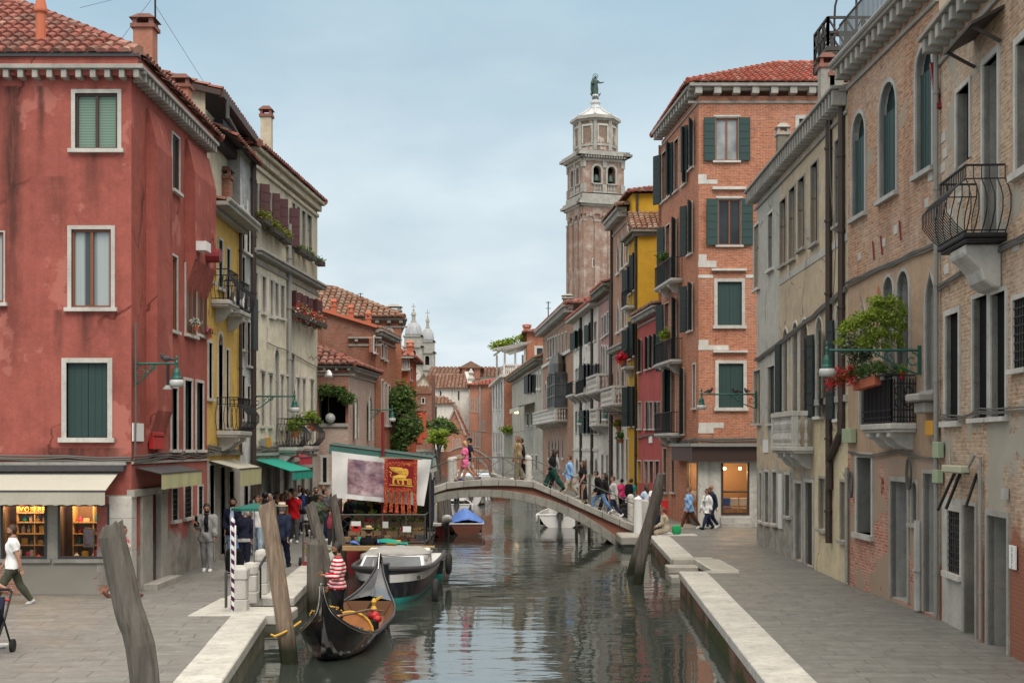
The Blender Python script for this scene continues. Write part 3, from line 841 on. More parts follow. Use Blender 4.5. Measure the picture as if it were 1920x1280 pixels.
# ------------------------------------------------------------------ left bank houses
def iron_rail(f,u0,u1,z,dep,h=.95,belly=.2,sp=.11,r=.011,ends=True,curl=False):
 g=MB()
 def bars(A,B,out):
  L=(B-A).length;n=max(2,int(L/sp))
  for i in range(n+1):
   p=A.lerp(B,i/n)
   if belly:
    pts=[p+out*(belly*sin(pi*min(1,t*1.25))**1.0 if t<.8 else 0)+UPV*(h*t)for t in(0,.12,.3,.5,.65,.8,1)]
   else:pts=[p,p+UPV*h]
   g.tube(pts,r,4)
  g.bar(A+UPV*h,B+UPV*h,.045,.03);g.bar(A+UPV*.04,B+UPV*.04,.03,.02)
  if belly:g.bar(A+UPV*h*.8,B+UPV*h*.8,.02,.02)
 a,b=f.pt(u0,z,dep),f.pt(u1,z,dep)
 bars(a,b,f.n)
 if ends:
  bars(f.pt(u0,z,.03),a,-f.t);bars(f.pt(u1,z,.03),b,f.t)
 return g
def balcony(h,f,u0,u1,z,dep=.6,rail='iron',hh=.95,belly=.2,corb=2,th=.13,slab='stone',cd=.4,mat='iron',label=None):
 g=MB();g.fbox(f,u0,u1,z-th,z,0.0,dep);g.fbox(f,u0+.03,u1-.03,z-th-.06,z-th-.002,0.0,dep-.05)
 B=g.build('balcony',MAT[slab],h.root,bevel=.02)
 if label:B['label']=label
 for i in range(corb):
  u=u0+(u1-u0)*((i+.5)/corb if corb>1 else .5);w=.12
  prof=[(0,0),(dep*.85,0),(dep*.86,-cd*.25),(dep*.6,-cd*.45),(dep*.42,-cd*.8),(dep*.2,-cd),(0,-cd*1.05)]
  c=MB();c.prism([f.pt(u-w,z-th-.06+q,p)for p,q in prof],f.t*(2*w))
  c.build('corbel',MAT[slab],B)
 if rail=='iron':
  iron_rail(f,u0+.04,u1-.04,z,dep-.05,hh,belly).build('railing',MAT[mat],B)
 elif rail=='stone':
  c=MB()
  def balus(A,Bp):
   L=(Bp-A).length;n=max(2,int(L/.2))
   for i in range(n):
    p=A.lerp(Bp,(i+.5)/n)
    c.lathe([(.06,0),(.06,.06),(.035,.1),(.075,.22),(.06,.32),(.035,.42),(.05,.44),(.035,.46),(.06,.56),(.075,.66),(.035,.78),(.06,.82),(.06,.86)],p,8)
  a0,a1,b0,b1=f.pt(u0+.1,z,.1),f.pt(u0+.1,z,dep-.1),f.pt(u1-.1,z,.1),f.pt(u1-.1,z,dep-.1)
  balus(a1,b1);balus(a0,a1);balus(b0,b1)
  for p in(a1,b1):c.obox(p,.17,.17,.9,math.atan2(f.t.y,f.t.x))
  c.fbox(f,u0,u1,z+.86,z+1.0,dep-.22,dep);c.fbox(f,u0,u0+.22,z+.86,z+1.0,0,dep-.224);c.fbox(f,u1-.22,u1,z+.86,z+1.0,0,dep-.224)
  c.build('balustrade',MAT[slab],B,bevel=.01)
 return B
def pipe(h,f,u,z0,z1,r=.055,mat='pipe',off=.09,name='downpipe',foot=True):
 g=MB();g.tube([f.pt(u,z0,off),f.pt(u,z1,off)],r,8)
 z=z0+.8
 while z<z1:
  g.tube([f.pt(u,z,off),f.pt(u,z+.06,off)],r*1.35,8);z+=1.9
 return g.build(name,MAT[mat],h.root,smooth=False)
def cable(h,f,pts,r=.018,mat='cable',off=.05,name='cable',n=1):
 g=MB()
 for k in range(n):
  q=[]
  for i in range(len(pts)-1):
   (ua,za),(ub,zb)=pts[i],pts[i+1]
   L=abs(ub-ua)+abs(zb-za);m=max(2,int(L/.7))
   for j in range(m):
    t=j/m
    q.append(f.pt(ua+(ub-ua)*t,za+(zb-za)*t+rnd.uniform(-.02,.02)-.045*k-.02*sin(pi*((j%3)/3)),off+rnd.uniform(0,.02)))
  q.append(f.pt(pts[-1][0],pts[-1][1]-.045*k,off))
  g.tube(q,r,5)
 return g.build(name,MAT[mat],h.root)
def awning(h,f,u0,u1,zt,zf,out,val,mat,valm=None,name='awning',side=True):
 g=MB();th=.02
 g.hexa([f.pt(u0,zt,.02),f.pt(u1,zt,.02),f.pt(u1,zf,out),f.pt(u0,zf,out),f.pt(u0,zt+th,.02),f.pt(u1,zt+th,.02),f.pt(u1,zf+th,out),f.pt(u0,zf+th,out)])
 A=g.build(name,MAT[mat],h.root)
 if val:
  n=max(3,int((u1-u0)/.25))
  v=MB().grid(lambda a,b:f.pt(u0+(u1-u0)*a,zf-val*b+(.012*sin(a*n*6.3)if b==1 else 0),out+.012+.015*sin(a*25)*b),n*3,2)
  v.build('valance',MAT[valm or mat],A,thick=.008)
  fr=MB();fr.fbox(f,u0-.01,u1+.01,zf-.005,zf+.03,out-.02,out+.03)
  fr.build('front_bar',MAT['box_dark'],A)
 return A
def red_house():
 h=House('corner_house','weathered red stucco corner house with tiled hip roof and a lit shop below','house')
 f=Fac((-15.5,31.0),(-8.85,31.0));s=Fac((-8.85,31.0),(-8.85,38.7))
 h.win(f,(134,168,228,287),.09,pane='blind',frame='dark_brown',depth=.12)
 h.win(f,(127,423,216,584),.09,pane='curtain_half',frame='brown',depth=.12)
 h.win(f,(116,671,211,829),.11,pane='green',depth=.1)
 h.win(f,(-82,433,10,570),.03,pane='curtain_half',frame='brown',depth=.1)
 sw=[]
 for x0,x1 in((2,88),(109,206)):
  r=f.rect(x0,944,x1,1047);sw.append(r)
  h.hole(f,r,None,.12)
  fr=MB();t=.055
  a,b,c,d=r
  fr.fbox(f,a,a+t,c,d,-.1,.03);fr.fbox(f,b-t,b,c,d,-.1,.03);fr.fbox(f,a+t,b-t,c,c+t,-.1,.03);fr.fbox(f,a+t,b-t,d-t,d,-.1,.03)
  W=fr.build('window',MAT['box_dark'],h.root,label='lit shop display window in a dark frame')
  MB().poly([f.pt(a+t,c+t,-.05),f.pt(b-t,c+t,-.05),f.pt(b-t,d-t,-.05),f.pt(a+t,d-t,-.05)]).build('pane',MAT['shop_glass'],W)
  MB().fbox(f,a-.1,b+.1,c-.09,c-.003,0,.07).build('sill',MAT['stone_grey'],W)
 L=f.L
 h.wall(f,0,L,2.3,12.0,0)
 h.wall(f,0,L,.72,2.3,2)
 h.wall(f,0,L,0,.72,3)
 g=MB()
 for z0,z1 in((0,.25),(.255,1.0),(1.005,1.75),(1.755,2.27)):g.fbox(f,L-.52,L+.012,z0,z1,-.4,.03 if z0 else .07)
 g.build('pier',MAT['stone'],h.root,bevel=.01)
 h.win(s,(321,252,336,362),.05,pane='glass',frame='dark_brown',depth=.1)
 h.win(s,(317,476,332,624),.06,pane='glass_pale',frame='brown',depth=.1)
 for x0,x1 in((346,366),(367,386)):
  h.win(s,(x0,497,x1,632),.06,pane='glass_pale',frame='brown',depth=.03)
 for x0,x1,y0,y1 in((319,333,722,848),(344,360,708,848),(366,381,712,848)):
  h.win(s,(x0,y0,x1,y1),.08,pane='glass',frame='dgreen',depth=.16)
 h.win(s,(284,922,301,1088),.0,pane='dark_wood',frame=None,door=True,depth=.5)
 h.win(s,(246,930,262,1094),.0,pane='black',frame=None,door=True,depth=.8)
 h.win(s,(321,912,333,978),.05,pane='black',frame=None,grid=True,depth=.2)
 h.win(s,(344,886,359,972),.04,pane='black',frame=None,grid=True,depth=.2,arch='r')
 h.win(s,(370,908,380,968),.05,pane='black',frame=None,grid=True,depth=.2)
 h.wall(s,0,s.L,3.0,12.0,0);h.wall(s,0,s.L,0,3.0,1)
 for x0,x1 in((263,283),(299,311)):
  a,b=s.u(x0),s.u(x1);MB().fbox(s,a,b,0,2.25,-.1,.05).build('door_pier',MAT['stone_grey'],h.root,bevel=.01)
 a,b=s.u(246),s.u(311);MB().fbox(s,a,b,2.255,2.42,-.1,.07).build('door_lintel',MAT['stone_grey'],h.root)
 MB().fbox(s,s.u(264),s.u(312),0.0,.14,.055,.4).build('door_step',MAT['stone_grey'],h.root)
 g=MB()
 for y0,y1,zb,zt,o in((32.25,33.7,4.3,11.6,.27),(36.1,38.69,8.5,11.75,.27)):
  X=-8.85
  pr=[(X-.02,zb-.9),(X+o,zb),(X+o,zt-.9),(X+.06,zt),(X-.02,zt)]
  g.prism([V((x,y0,z))for x,z in pr],V((0,y1-y0,0)))
 g.build('chimney_breast',MAT['red_stucco'],h.root)
 h.w.poly([(-8.85,38.7,0),(-15.5,38.7,0),(-15.5,38.7,12),(-8.85,38.7,12)]);h.w.poly([(-15.5,38.7,0),(-15.5,31,0),(-15.5,31,12),(-15.5,38.7,12)])
 h.done([MAT['red_stucco'],MAT['red_stucco_low'],MAT['shop_plaster'],MAT['brick_base']])
 h.cornice(f,0,L+.36,12.22,.3,.36,.32,.13,.17,mat='stone_grey',base=False);h.cornice(s,.004,s.L,12.22,.3,.36,.32,.13,.17,mat='stone_grey',base=False)
 MB().fbox(f,0,L+.2,12.0,12.45,-.3,.2).fbox(s,-.2+.21,s.L,12.0,12.45,-.3,.195).build('parapet',MAT['red_stucco'],h.root)
 hip_roof(h.root,[(-22,30.75),(-8.6,30.75),(-8.6,39.6),(-22,39.6)],12.5,.58,.27,.42,'tile')
 MB().fbox(f,0,L+.24,12.42,12.5,.05,.27).build('gutter',MAT['box_dark'],h.root)
 for c,w,z1 in(((-9.9,36.0),.52,14.9),((-9.45,38.2),.46,13.9)):
  h.chimney(c,w,12.4,z1,'salmon','tile')
 g=MB();g.lathe([(.13,0),(.11,.9),(.16,.95),(.16,1.0),(.1,1.25),(.02,1.3)],(-11.15,31.55,12.75),10);g.build('chimney',MAT['terracotta'],h.root)
 h.band(f,0,L-.1,3.0,3.07,.13,'stone_grey');h.band(s,0,s.L,3.02,3.08,.05,'stone_grey')
 cable(h,f,[(0,3.2),(3,3.24),(L,3.18)],.022,n=3);cable(h,s,[(0,3.2),(3.2,3.28),(s.L,3.3)],.02,n=4)
 cable(h,s,[(.12,6.3),(.12,3.2)],.022)
 MB().fbox(f,0,f.u(237),2.86,3.0,.02,.25).build('awning_box',MAT['box_dark'],h.root)
 awning(h,f,0,f.u(224),2.83,2.42,1.1,.3,'awning_cream','awning_dirty')
 awning(h,s,s.u(253),s.u(333),2.92,2.78,.62,.36,'box_dark','awning_moss','door_awning')
 MB().box(-8.58,-8.3,36.2,36.75,8.75,9.0).build('vent_box',MAT['white_paint'],h.root)
 g=MB();g.tube([(-8.58,37.5,8.78),(-8.2,37.5,8.78)],.2,10);g.build('vent_hood',MAT['red_dark'],h.root)
 for i,r in enumerate(sw):
  a,b,c,d=r;g=MB();a-=.15;b+=.12
  b=min(b,f.L-.12)
  g.poly([f.pt(a,c-.1,-1.0),f.pt(b,c-.1,-1.0),f.pt(b,d+.2,-1.0),f.pt(a,d+.2,-1.0)])
  g.poly([f.pt(a,c-.1,-.13),f.pt(a,c-.1,-1.0),f.pt(a,d+.2,-1.0),f.pt(a,d+.2,-.13)]);g.poly([f.pt(b,c-.1,-.13),f.pt(b,c-.1,-1.0),f.pt(b,d+.2,-1.0),f.pt(b,d+.2,-.13)])
  g.poly([f.pt(a,c-.02,-.13),f.pt(b,c-.02,-.13),f.pt(b,c-.02,-1.0),f.pt(a,c-.02,-1.0)]);g.poly([f.pt(a,d+.2,-.13),f.pt(b,d+.2,-.13),f.pt(b,d+.2,-1.0),f.pt(a,d+.2,-1.0)])
  g.build('shop_room',MAT['wood'],h.root)
  t=thing('display_shelf',['wooden display shelf behind the shop window nearer the picture edge','wooden display shelf behind the shop window by the white corner pier'][i],'shelf',f.pt(a+.3,c,-.8))
  a+=.2;b-=.15
  sh=MB()
  zs=[c+.28,c+.55,c+.82,c+1.05][:3 if i else 4]
  for z in zs:sh.fbox(f,a+.1,b-.1,z-.025,z,-.95,-.6)
  sh.build('shelf_board',MAT['pine'],t)
  up=MB()
  for u in(a+.08,(a+b)/2,b-.1):up.fbox(f,u,u+.025,c,d-.05,-.96,-.62)
  up.build('upright',MAT['pine'],t)
  zz=[c]+zs
  for z in zz:
   u=a+.16
   while u<b-.25:
    w=rnd.uniform(.06,.15);hh=rnd.uniform(.07,.19);k=rnd.random()
    o=-.72 if z>c else rnd.uniform(-.55,-.3)
    g=MB()
    if k<.6:g.fbox(f,u,u+w,z+.002,z+hh,o-.08,o);g.fbox(f,u+.01,u+w-.01,z+hh,z+hh+.012,o-.07,o-.01)
    else:g.lathe([(w*.4,0),(w*.5,hh*.4),(w*.2,hh*.8),(w*.25,hh)],f.pt(u+w/2,z+.002,o-.04),8)
    ob=g.build('gift_box' if k<.6 else 'glass_vase',MAT[rnd.choice(['cl_white','gold','red_paint','cl_fuch','cl_beige','orange_box','crate_wood','cl_teal','stone'])])
    solo(ob,'small souvenir box on the lit shop window shelves' if k<.6 else 'small coloured vase on the lit shop window shelves','gift' if k<.6 else 'vase','souvenirs in the lit shop windows')
    u+=w+rnd.uniform(.03,.1)
  pic=None
  if i:
   t2=thing('framed_print','framed red and grey print standing in the shop window by the corner pier','picture',f.pt((a+b)/2,c,-.3))
   u=(a+b)/2-.12
   MB().fbox(f,u,u+.26,c+.25,c+.68,-.32,-.29).build('frame',MAT['pine'],t2)
   MB().fbox(f,u+.025,u+.235,c+.275,c+.655,-.288,-.284).build('print',MAT['print'],t2)
  for q in range(2):
   u=a+(b-a)*(.3+.45*q)
   l=thing('shop_lamp',['small warm lamp over the %s of the shop window %s'%(w1,w2)for w2 in('at the picture edge','by the corner pier')for w1 in('outer half','inner half')][i*2+q],'lamp',f.pt(u,d+.1,-.5))
   MB().ball(f.pt(u,d+.08,-.5),.04).build('bulb',MAT['warm_light'],l)
   MB().lathe([(.03,.06),(.07,0)],f.pt(u,d+.1,-.5),8).build('shade',MAT['box_dark'],l)
   pl=bpy.data.lights.new('shop_bulb','POINT');pl.energy=17;pl.color=(1,.55,.22);pl.shadow_soft_size=.08
   po=bpy.data.objects.new('shop_bulb',pl);COL.objects.link(po);po.location=f.pt(u,d-.02,-.42)
 cu=bpy.data.curves.new('lettering','FONT');cu.body='VOR BEN';cu.size=.15;cu.extrude=.006;cu.materials.append(MAT['gold']);cu.align_x='CENTER';cu.space_character=1.25
 o=bpy.data.objects.new('lettering',cu);COL.objects.link(o);o.rotation_euler=(pi/2,0,0)
 a,b,c,d=sw[0];p=f.pt((a+b)/2+.08,d-.2,-.5);o.location=p;adopt(o,h.root)
 r=s.rect(247,793,267,827);MB().fbox(s,r[0],r[1],r[2],r[3],.01,.035).build('notice',MAT['white_paint'],h.root)
 r=s.rect(277,810,298,842);g=MB();g.fbox(s,r[0],r[1],r[2],r[3],.02,.13);B=g.build('post_box',MAT['red_paint'],h.root,bevel=.015)
 MB().fbox(s,r[0]+.05,r[1]-.05,r[3]-.12,r[3]-.09,.13,.136).build('slot',MAT['black'],B)
 h.f,h.s=f,s
 return h
def yellow_house():
 h=House('terraced_house','narrow yellow stucco house with small iron balconies between the red house and a grey wall','house')
 f=Fac((-8.85,38.7),(-8.85,43.4))
 for q in((389,428,399,531),(408,446,417,545),(423,463,431,583)):
  h.win(f,q,.07,pane='glass',frame='green',depth=.12)
 h.win(f,(389,638,398,752),.08,pane='glass',frame='dark_brown');h.win(f,(407,620,418,806),.08,arch='r',pane='glass',frame='dark_brown',door=True);h.win(f,(422,652,429,806),.07,pane='glass',frame='dark_brown')
 for q in((390,868,402,1050),(410,872,422,1040),(428,880,438,1030)):h.win(f,q,.06,pane='black',frame=None,door=True,slab='stone_grey',depth=.6)
 h.wall(f,0,f.L,3.0,10.5,0);h.wall(f,0,f.L,0,3.0,1)
 h.w.poly([(-8.85,38.71,10.5),(-8.85,43.39,10.5),(-13,43.39,11.4),(-13,38.71,11.4)],1)
 h.done([MAT['yellow_stucco'],MAT['grey_wall']])
 g=MB();g.fbox(f,0.0,f.L,10.42,10.55,-.1,.62);g.fbox(f,.0,f.L,10.3,10.415,0,.25);g.build('eave',MAT['stone_grey'],h.root,bevel=.02)
 MB().tube([f.pt(0,10.6,.62),f.pt(f.L,10.6,.62)],.07,8).build('gutter',MAT['stone_grey'],h.root)
 g=MB();tile_plane(g,[(-8.4,38.72,10.57),(-8.4,43.38,10.57),(-13,43.38,12.0),(-13,38.72,12.0)],.27,.42);g.build('roof',[MAT['tile_old'],MAT['roof_base']],h.root)
 balcony(h,f,f.u(395),f.u(416),f.z(405,566),.55,hh=.9,corb=1);balcony(h,f,f.u(419),f.u(438),f.z(430,585),.55,hh=.9,corb=1)
 balcony(h,f,f.u(405),f.u(431),f.z(416,808),.7,hh=1.0,belly=.3,corb=2)
 pipe(h,f,f.L-.35,3.2,10.3);h.band(f,0,f.L,3.15,3.24,.1,'stone_dark');cable(h,f,[(0,3.45),(f.L,3.3)],.03,n=4)
 awning(h,f,f.u(392),f.u(436),3.0,2.75,.9,.5,'awning_dirty','awning_moss')
 h.chimney((-9.2,42.7),.42,10.6,12.2,'brick_old')
def grey_house():
 h=House('grey_house','tall thin grey and white weathered house beside the yellow house','house')
 f=Fac((-10.6,43.4),(-8.85,43.4));s=Fac((-8.85,43.4),(-8.85,45.2))
 for q in((452,392,459,474),(461,398,468,480),(452,478,459,560),(452,600,459,660),(462,600,469,690),(452,700,459,790),(462,720,469,800)):
  h.win(s,q,.08,pane='glass',frame='dark_brown')
 h.win(s,(455,870,466,1020),.08,pane='dark_wood',door=True)
 h.wall(f,0,f.L,0,13.0,1);h.wall(s,0,s.L,0,13.0,0)
 h.w.poly([(-10.6,43.4,13),(-8.85,43.4,13),(-8.85,45.2,13),(-10.6,45.2,13)],1)
 h.done([MAT['grey_stucco'],MAT['grey_block']])
 MB().fbox(f,-.03,f.L+.04,13.0,13.07,-.3,.04).fbox(s,.31,s.L,13.0,13.07,-.3,.04).build('coping',MAT['stone_grey'],h.root)
 g=MB();u=s.u(457);g.fbox(s,.25,1.0,6.6,8.3,.35,.4);g.build('shutter',MAT['dgreen'],h.root)
 pipe(h,s,s.L-.12,.2,13.0,.06)
 k=House('attic_house','ochre attic with brown eaves and red tiles rising behind the red corner house','house')
 a=Fac((-14,40.2),(-9.25,40.2));b=Fac((-9.25,40.2),(-9.25,48.6))
 k.wall(a,0,a.L,9,14.15,0);k.wall(b,0,b.L,9,13.6,0);k.w.poly([a.pt(0,14.15),a.pt(a.L,14.15),a.pt(0,15.2)],0)
 k.done([MAT['cream_dark']])
 g=MB();tile_plane(g,[(-8.75,40.0,14.12),(-8.75,49,13.75),(-14,49,15.3),(-14,40.0,15.3)],.27,.42);g.build('roof',[MAT['tile'],MAT['dark_wood']],k.root)
 MB().bar((-8.72,40.0,14.0),(-8.72,48.9,13.66),.16,.2).bar((-8.72,40.0,14.02),(-13.9,40.0,15.2),.1,.16).build('eave',MAT['dark_brown'],k.root)
 g=MB();g.box(-9.24,-8.95,41.3,45.5,12.75,13.55);g.build('dormer',MAT['black_sh'],k.root)
 g=MB();tile_plane(g,[(-8.5,41.0,12.95),(-8.5,45.2,12.9),(-9.24,45.2,13.3),(-9.24,41.0,13.35)],.27,.3);g.build('porch_roof',[MAT['tile'],MAT['dark_wood']],k.root)
 g=MB();g.tube([(-8.62,40.4,13.9),(-8.62,40.4,13.4),(-8.62,42.3,13.15)],.06,8);g.build('downpipe',MAT['iron_grey'],k.root)
def cream_house():
 h=House('palazzo','long cream stucco house with maroon shutters, flower boxes and iron balconies','house')
 f=Fac((-8.85,45.2),(-8.13,55.7));U=f.u
 for q,sd in(((472,338,484,412),'R'),((490,352,497,425),'L'),((499,357,508,425),'R'),((511,367,521,440),'R'),((529,384,540,460),'R')):
  h.win(f,q,.06,pane='maroon',sh=sd,shm='maroon',ang=55)
 for x0,x1 in((547,553),(556,562),(565,572),(575,584)):
  h.win(f,(x0,380+(x0-547)*.8,x1,462+(x0-547)*.75),.04,pane='curtain',frame='frame_white',slab='stone_grey')
 for q,p,sd in(((471,507,483,582),'glass','LR'),((490,516,498,590),'maroon',None),((505,523,512,597),'curtain',None),((514,528,522,597),'curtain',None),((525,533,533,600),'maroon',None)):
  h.win(f,q,.06,pane=p,frame='frame_white',sh=sd if sd=='R' else None,shm='maroon')
 for q in((543,545,550,600),(556,551,562,607),(567,556,573,612),(582,561,589,615)):
  h.win(f,q,.05,pane='black_sh',frame='dark_brown',sh='LR',shm='maroon',ang=60)
 for q in((471,692,478,806),(488,696,496,802),(503,700,510,802),(525,703,531,806),(536,706,542,806),(555,708,561,815),(566,710,572,818),(581,712,587,832)):
  h.win(f,q,.07,pane='glass',frame='frame_white',lintel=True)
 for q in((513,652,523,828),(544,660,552,826)):h.win(f,q,.07,arch='r',pane='glass',frame='frame_white',door=True)
 for q,p in(((474,885,492,985),'wood'),((497,872,508,960),'glass_pale'),((512,872,524,955),'glass_pale'),((530,872,540,950),'glass'),((549,872,556,950),'frame_white'),((563,874,570,950),'glass'),((577,874,586,950),'glass')):
  h.win(f,q,.05,pane=p,frame='frame_white',door=True,slab='stone_grey',depth=.3)
 h.wall(f,0,f.L,9.9,13.45,1);h.wall(f,0,f.L,3.0,9.9,0);h.wall(f,0,f.L,0,3.0,2)
 e=Fac(tuple(f.pt(f.L,0).xy),(-13,56.2));h.wall(e,0,e.L,0,13.4,0)
 e=Fac((-13,45.2),(-8.85,45.2));h.wall(e,0,e.L,10,13.4,1)
 h.done([MAT['cream_stucco'],MAT['cream_dark'],MAT['grey_wall']])
 g=MB();g.fbox(f,0,f.L+.1,13.45,13.6,-.3,.32);g.fbox(f,0,f.L+.05,13.2,13.445,0,.18);g.fbox(f,0,f.L,12.95,13.1,0,.08);g.build('cornice',MAT['cream_dark'],h.root,bevel=.02)
 h.cornice(f,0,f.L+.2,10.15,.26,.4,.2,.07,.1,mat='stone_grey',name='string_course')
 h.band(f,0,f.L,3.1,3.2,.08,'stone_grey');cable(h,f,[(0,3.35),(5,3.5),(f.L,3.4)],.025,n=4);cable(h,f,[(2,7.1),(5.2,7.0),(f.L-.3,6.7),(f.L-.3,3.5)],.02)
 hip_roof(h.root,[(-13.5,45.0),(-8.5,45.0),(-7.8,56.0),(-12.8,56.0)],13.6,.36,.3,.45,'tile')
 pipe(h,f,.1,.2,13.3,.07);pipe(h,f,U(538),.2,11.8,.09,mat='pipe_grey');
 c=P(500,285,48);h.chimney((c.x,c.y),.38,13.4,P(500,208,48).z,'cream_dark','tile');c=P(573,360,53);h.chimney((c.x,c.y),.2,13.5,P(573,348,53).z,'terracotta','terracotta')
 balcony(h,f,U(519),U(533),f.z(526,838),.75,hh=1.05,belly=.32,corb=2);balcony(h,f,U(549),U(563),f.z(556,836),.75,hh=1.05,belly=.32,corb=2)
 awning(h,f,U(478),U(520),2.95,2.55,1.3,.28,'awning_green');awning(h,f,U(521),U(546),3.15,3.0,.8,.25,'awning_red',name='red_awning')
 r=f.rect(497,820,504,838);MB().fbox(f,r[0],r[1],r[2],r[3],0,.08).build('meter_box',MAT['orange_box'],h.root)
 r=f.rect(488,822,495,836);MB().fbox(f,r[0],r[1],r[2],r[3],0,.08).build('meter_box',MAT['pipe_grey'],h.root)
 g=MB();g.lathe([(.02,0),(.1,-.05),(.2,-.22),(.21,-.3)],f.pt(f.L-.1,6.6,.5),10);g.bar(f.pt(f.L-.1,6.55,0),f.pt(f.L-.1,6.55,.5),.04);g.build('floodlight',MAT['chrome'],h.root)
 h.f=f
 return h
def brick_houses_left():
 h=House('terrace_house','low pale brick house with an ivy-hung terrace and red tiled roof','house')
 f=Fac((-9.3,57),(-7.0,57));s=Fac((-7.0,57),(-6.55,63.5))
 r=f.rect(599,724,648,796);h.hole(f,r,None,1.4)
 h.win(f,(601,853,617,908),.1,pane='black',frame=None,grid=True)
 h.wall(f,0,f.L,4.4,6.7,0);h.wall(f,0,f.L,0,4.4,1)
 for q in((664,731,672,822),(690,728,698,825)):h.win(s,q,.09,arch='p',pane='glass',frame='frame_white',door=True,sh='L',shm='frame_white',ang=5)
 h.win(s,(668,860,676,930),.08,pane='black',frame=None);h.win(s,(688,860,697,930),.08,pane='black',frame=None)
 h.wall(s,0,s.L,0,6.7,1)
 a,b,c,d=r;MB().poly([f.pt(a,c,-1.39),f.pt(b,c,-1.39),f.pt(b,d,-1.39),f.pt(a,d,-1.39)]).build('terrace_back',MAT['recess_shade'],h.root)  # near-black back puts the shade of the recess into its colour
 h.done([MAT['brick_old'],MAT['brick_white']])
 h.cornice(f,0,f.L+.3,6.85,.2,.3,.45,.12,.12,mat='stone_grey');h.cornice(s,0,s.L,6.85,.2,.3,.45,.12,.12,mat='stone_grey')
 hip_roof(h.root,[(-14.5,56.6),(-6.65,56.6),(-6.2,64),(-14.5,64)],6.88,.45,.3,.45,'tile')
 h.band(f,0,f.L,4.25,4.4,.1,'stone_grey')
 g=MB();g.ball(f.pt(1.55,4.62,.15),.22,n=12);B=g.build('globe_lamp',MAT['lamp_glass'],h.root,smooth=True)
 g=MB()
 for z in(6.0,6.0-.42):g.ball(f.pt(.9,z+.0,.3),.2 if z>5.8 else .12,n=10)
 h=House('gabled_house','tall red brick house with a sloping gable and white framed side windows','house')
 f=Fac((-11.5,63.55),(-6.5,63.55));s=Fac((-6.5,63.55),(-6.05,69.2))
 for q in((700,628,705,664),(714,642,719,674),(721,646,725,678),(715,710,719,800),(721,716,725,800),(727,720,731,800)):h.win(s,q,.08,arch='s',pane='curtain',frame=None)
 h.wall(f,0,f.L,0,8.9,0);h.w.poly([f.pt(0,8.9),f.pt(f.L,8.9),f.pt(f.L,9.05),f.pt(0,10.6)]);h.wall(s,0,s.L,0,8.9,1)
 h.done([MAT['brick_dark'],MAT['brick_far']])
 MB().bar(f.pt(0,10.65,0),f.pt(f.L+.1,9.1,0),.5,.14).build('coping',MAT['terracotta'],h.root)
 g=MB();tile_plane(g,[f.pt(f.L+.2,9.0,.1),s.pt(s.L,9.0,.2),(-11.5,69.2,10.6),(-11.5,63.6,10.6)],.35,.5);g.build('roof',[MAT['tile_old'],MAT['roof_base']],h.root)
 h.cornice(s,-.1,s.L,8.98,.25,.35,.5,.15,.15,mat='stone_grey');h.cornice(f,f.L-1.3,f.L+.3,8.6,.2,.25,.6,.15,.12,mat='stone_grey')
 for px in(626,658,691):
  c=P(px,600,64.5);zt=P(px,566+(px-626)*.35,64.5).z;h.chimney((c.x,c.y),.24,zt-.9,zt,'terracotta','terracotta')
 h=House('tall_brick_house','tall brick house with old brown tiles and one arched window facing the viewer','house')
 f=Fac((-13,70),(-5.8,70));s=Fac((-5.8,70),(-6.75,78))
 h.win(f,(719,613,739,674),.12,arch='r',pane='black',frame=None)
 h.wall(f,0,f.L,0,10.0);h.wall(s,0,s.L,0,10.0);h.done([MAT['brick_far']])
 h.cornice(f,0,f.L+.3,10.12,.25,.3,.6,.2,.15,mat='stone_grey');h.cornice(s,0,s.L,10.12,.25,.3,.6,.2,.15,mat='stone_grey')
 hip_roof(h.root,[(-17,69.6),(-5.62,69.6),(-6.5,78.2),(-17,78.2)],10.15,.47,.32,.48,'tile_old')
 c=P(739,590,76);h.chimney((c.x,c.y),.7,9.8,P(739,576,76).z,'stone_grey','stone_grey')
 h=House('loggia_house','narrow orange-red house with a small white loggia, beyond the tall brick house','house')
 f=Fac((-9.5,85),(-6.55,85));s=Fac((-6.55,85),(-6.6,92));h.far=True
 for x in(754,759,764):h.win(f,(x,674,x+4,692),.05,pane='curtain')
 h.win(f,(753,728,761,755),.12,pane='glass');h.win(s,(769,688,772,715),.08,pane='glass')
 h.wall(f,0,f.L,0,9.0);h.wall(s,0,s.L,0,9.0);h.done([MAT['orange_red']])
 hip_roof(h.root,[(-13,84.7),(-6.2,84.7),(-6.2,92),(-13,92)],9.05,.5,.4,.55,'tile_bright')
 g=MB();g.fbox(f,1.4,f.L+.3,9.0,9.1,0,.4);g.fbox(f,1.9,f.L,8.2,8.3,0,.5);g.build('ledge',MAT['stone_grey'],h.root)
 c=P(769,660,88);h.chimney((c.x,c.y),.42,9,P(769,643,88).z,'terracotta','terracotta')
RED=red_house();yellow_house();grey_house();CREAM=cream_house();brick_houses_left()
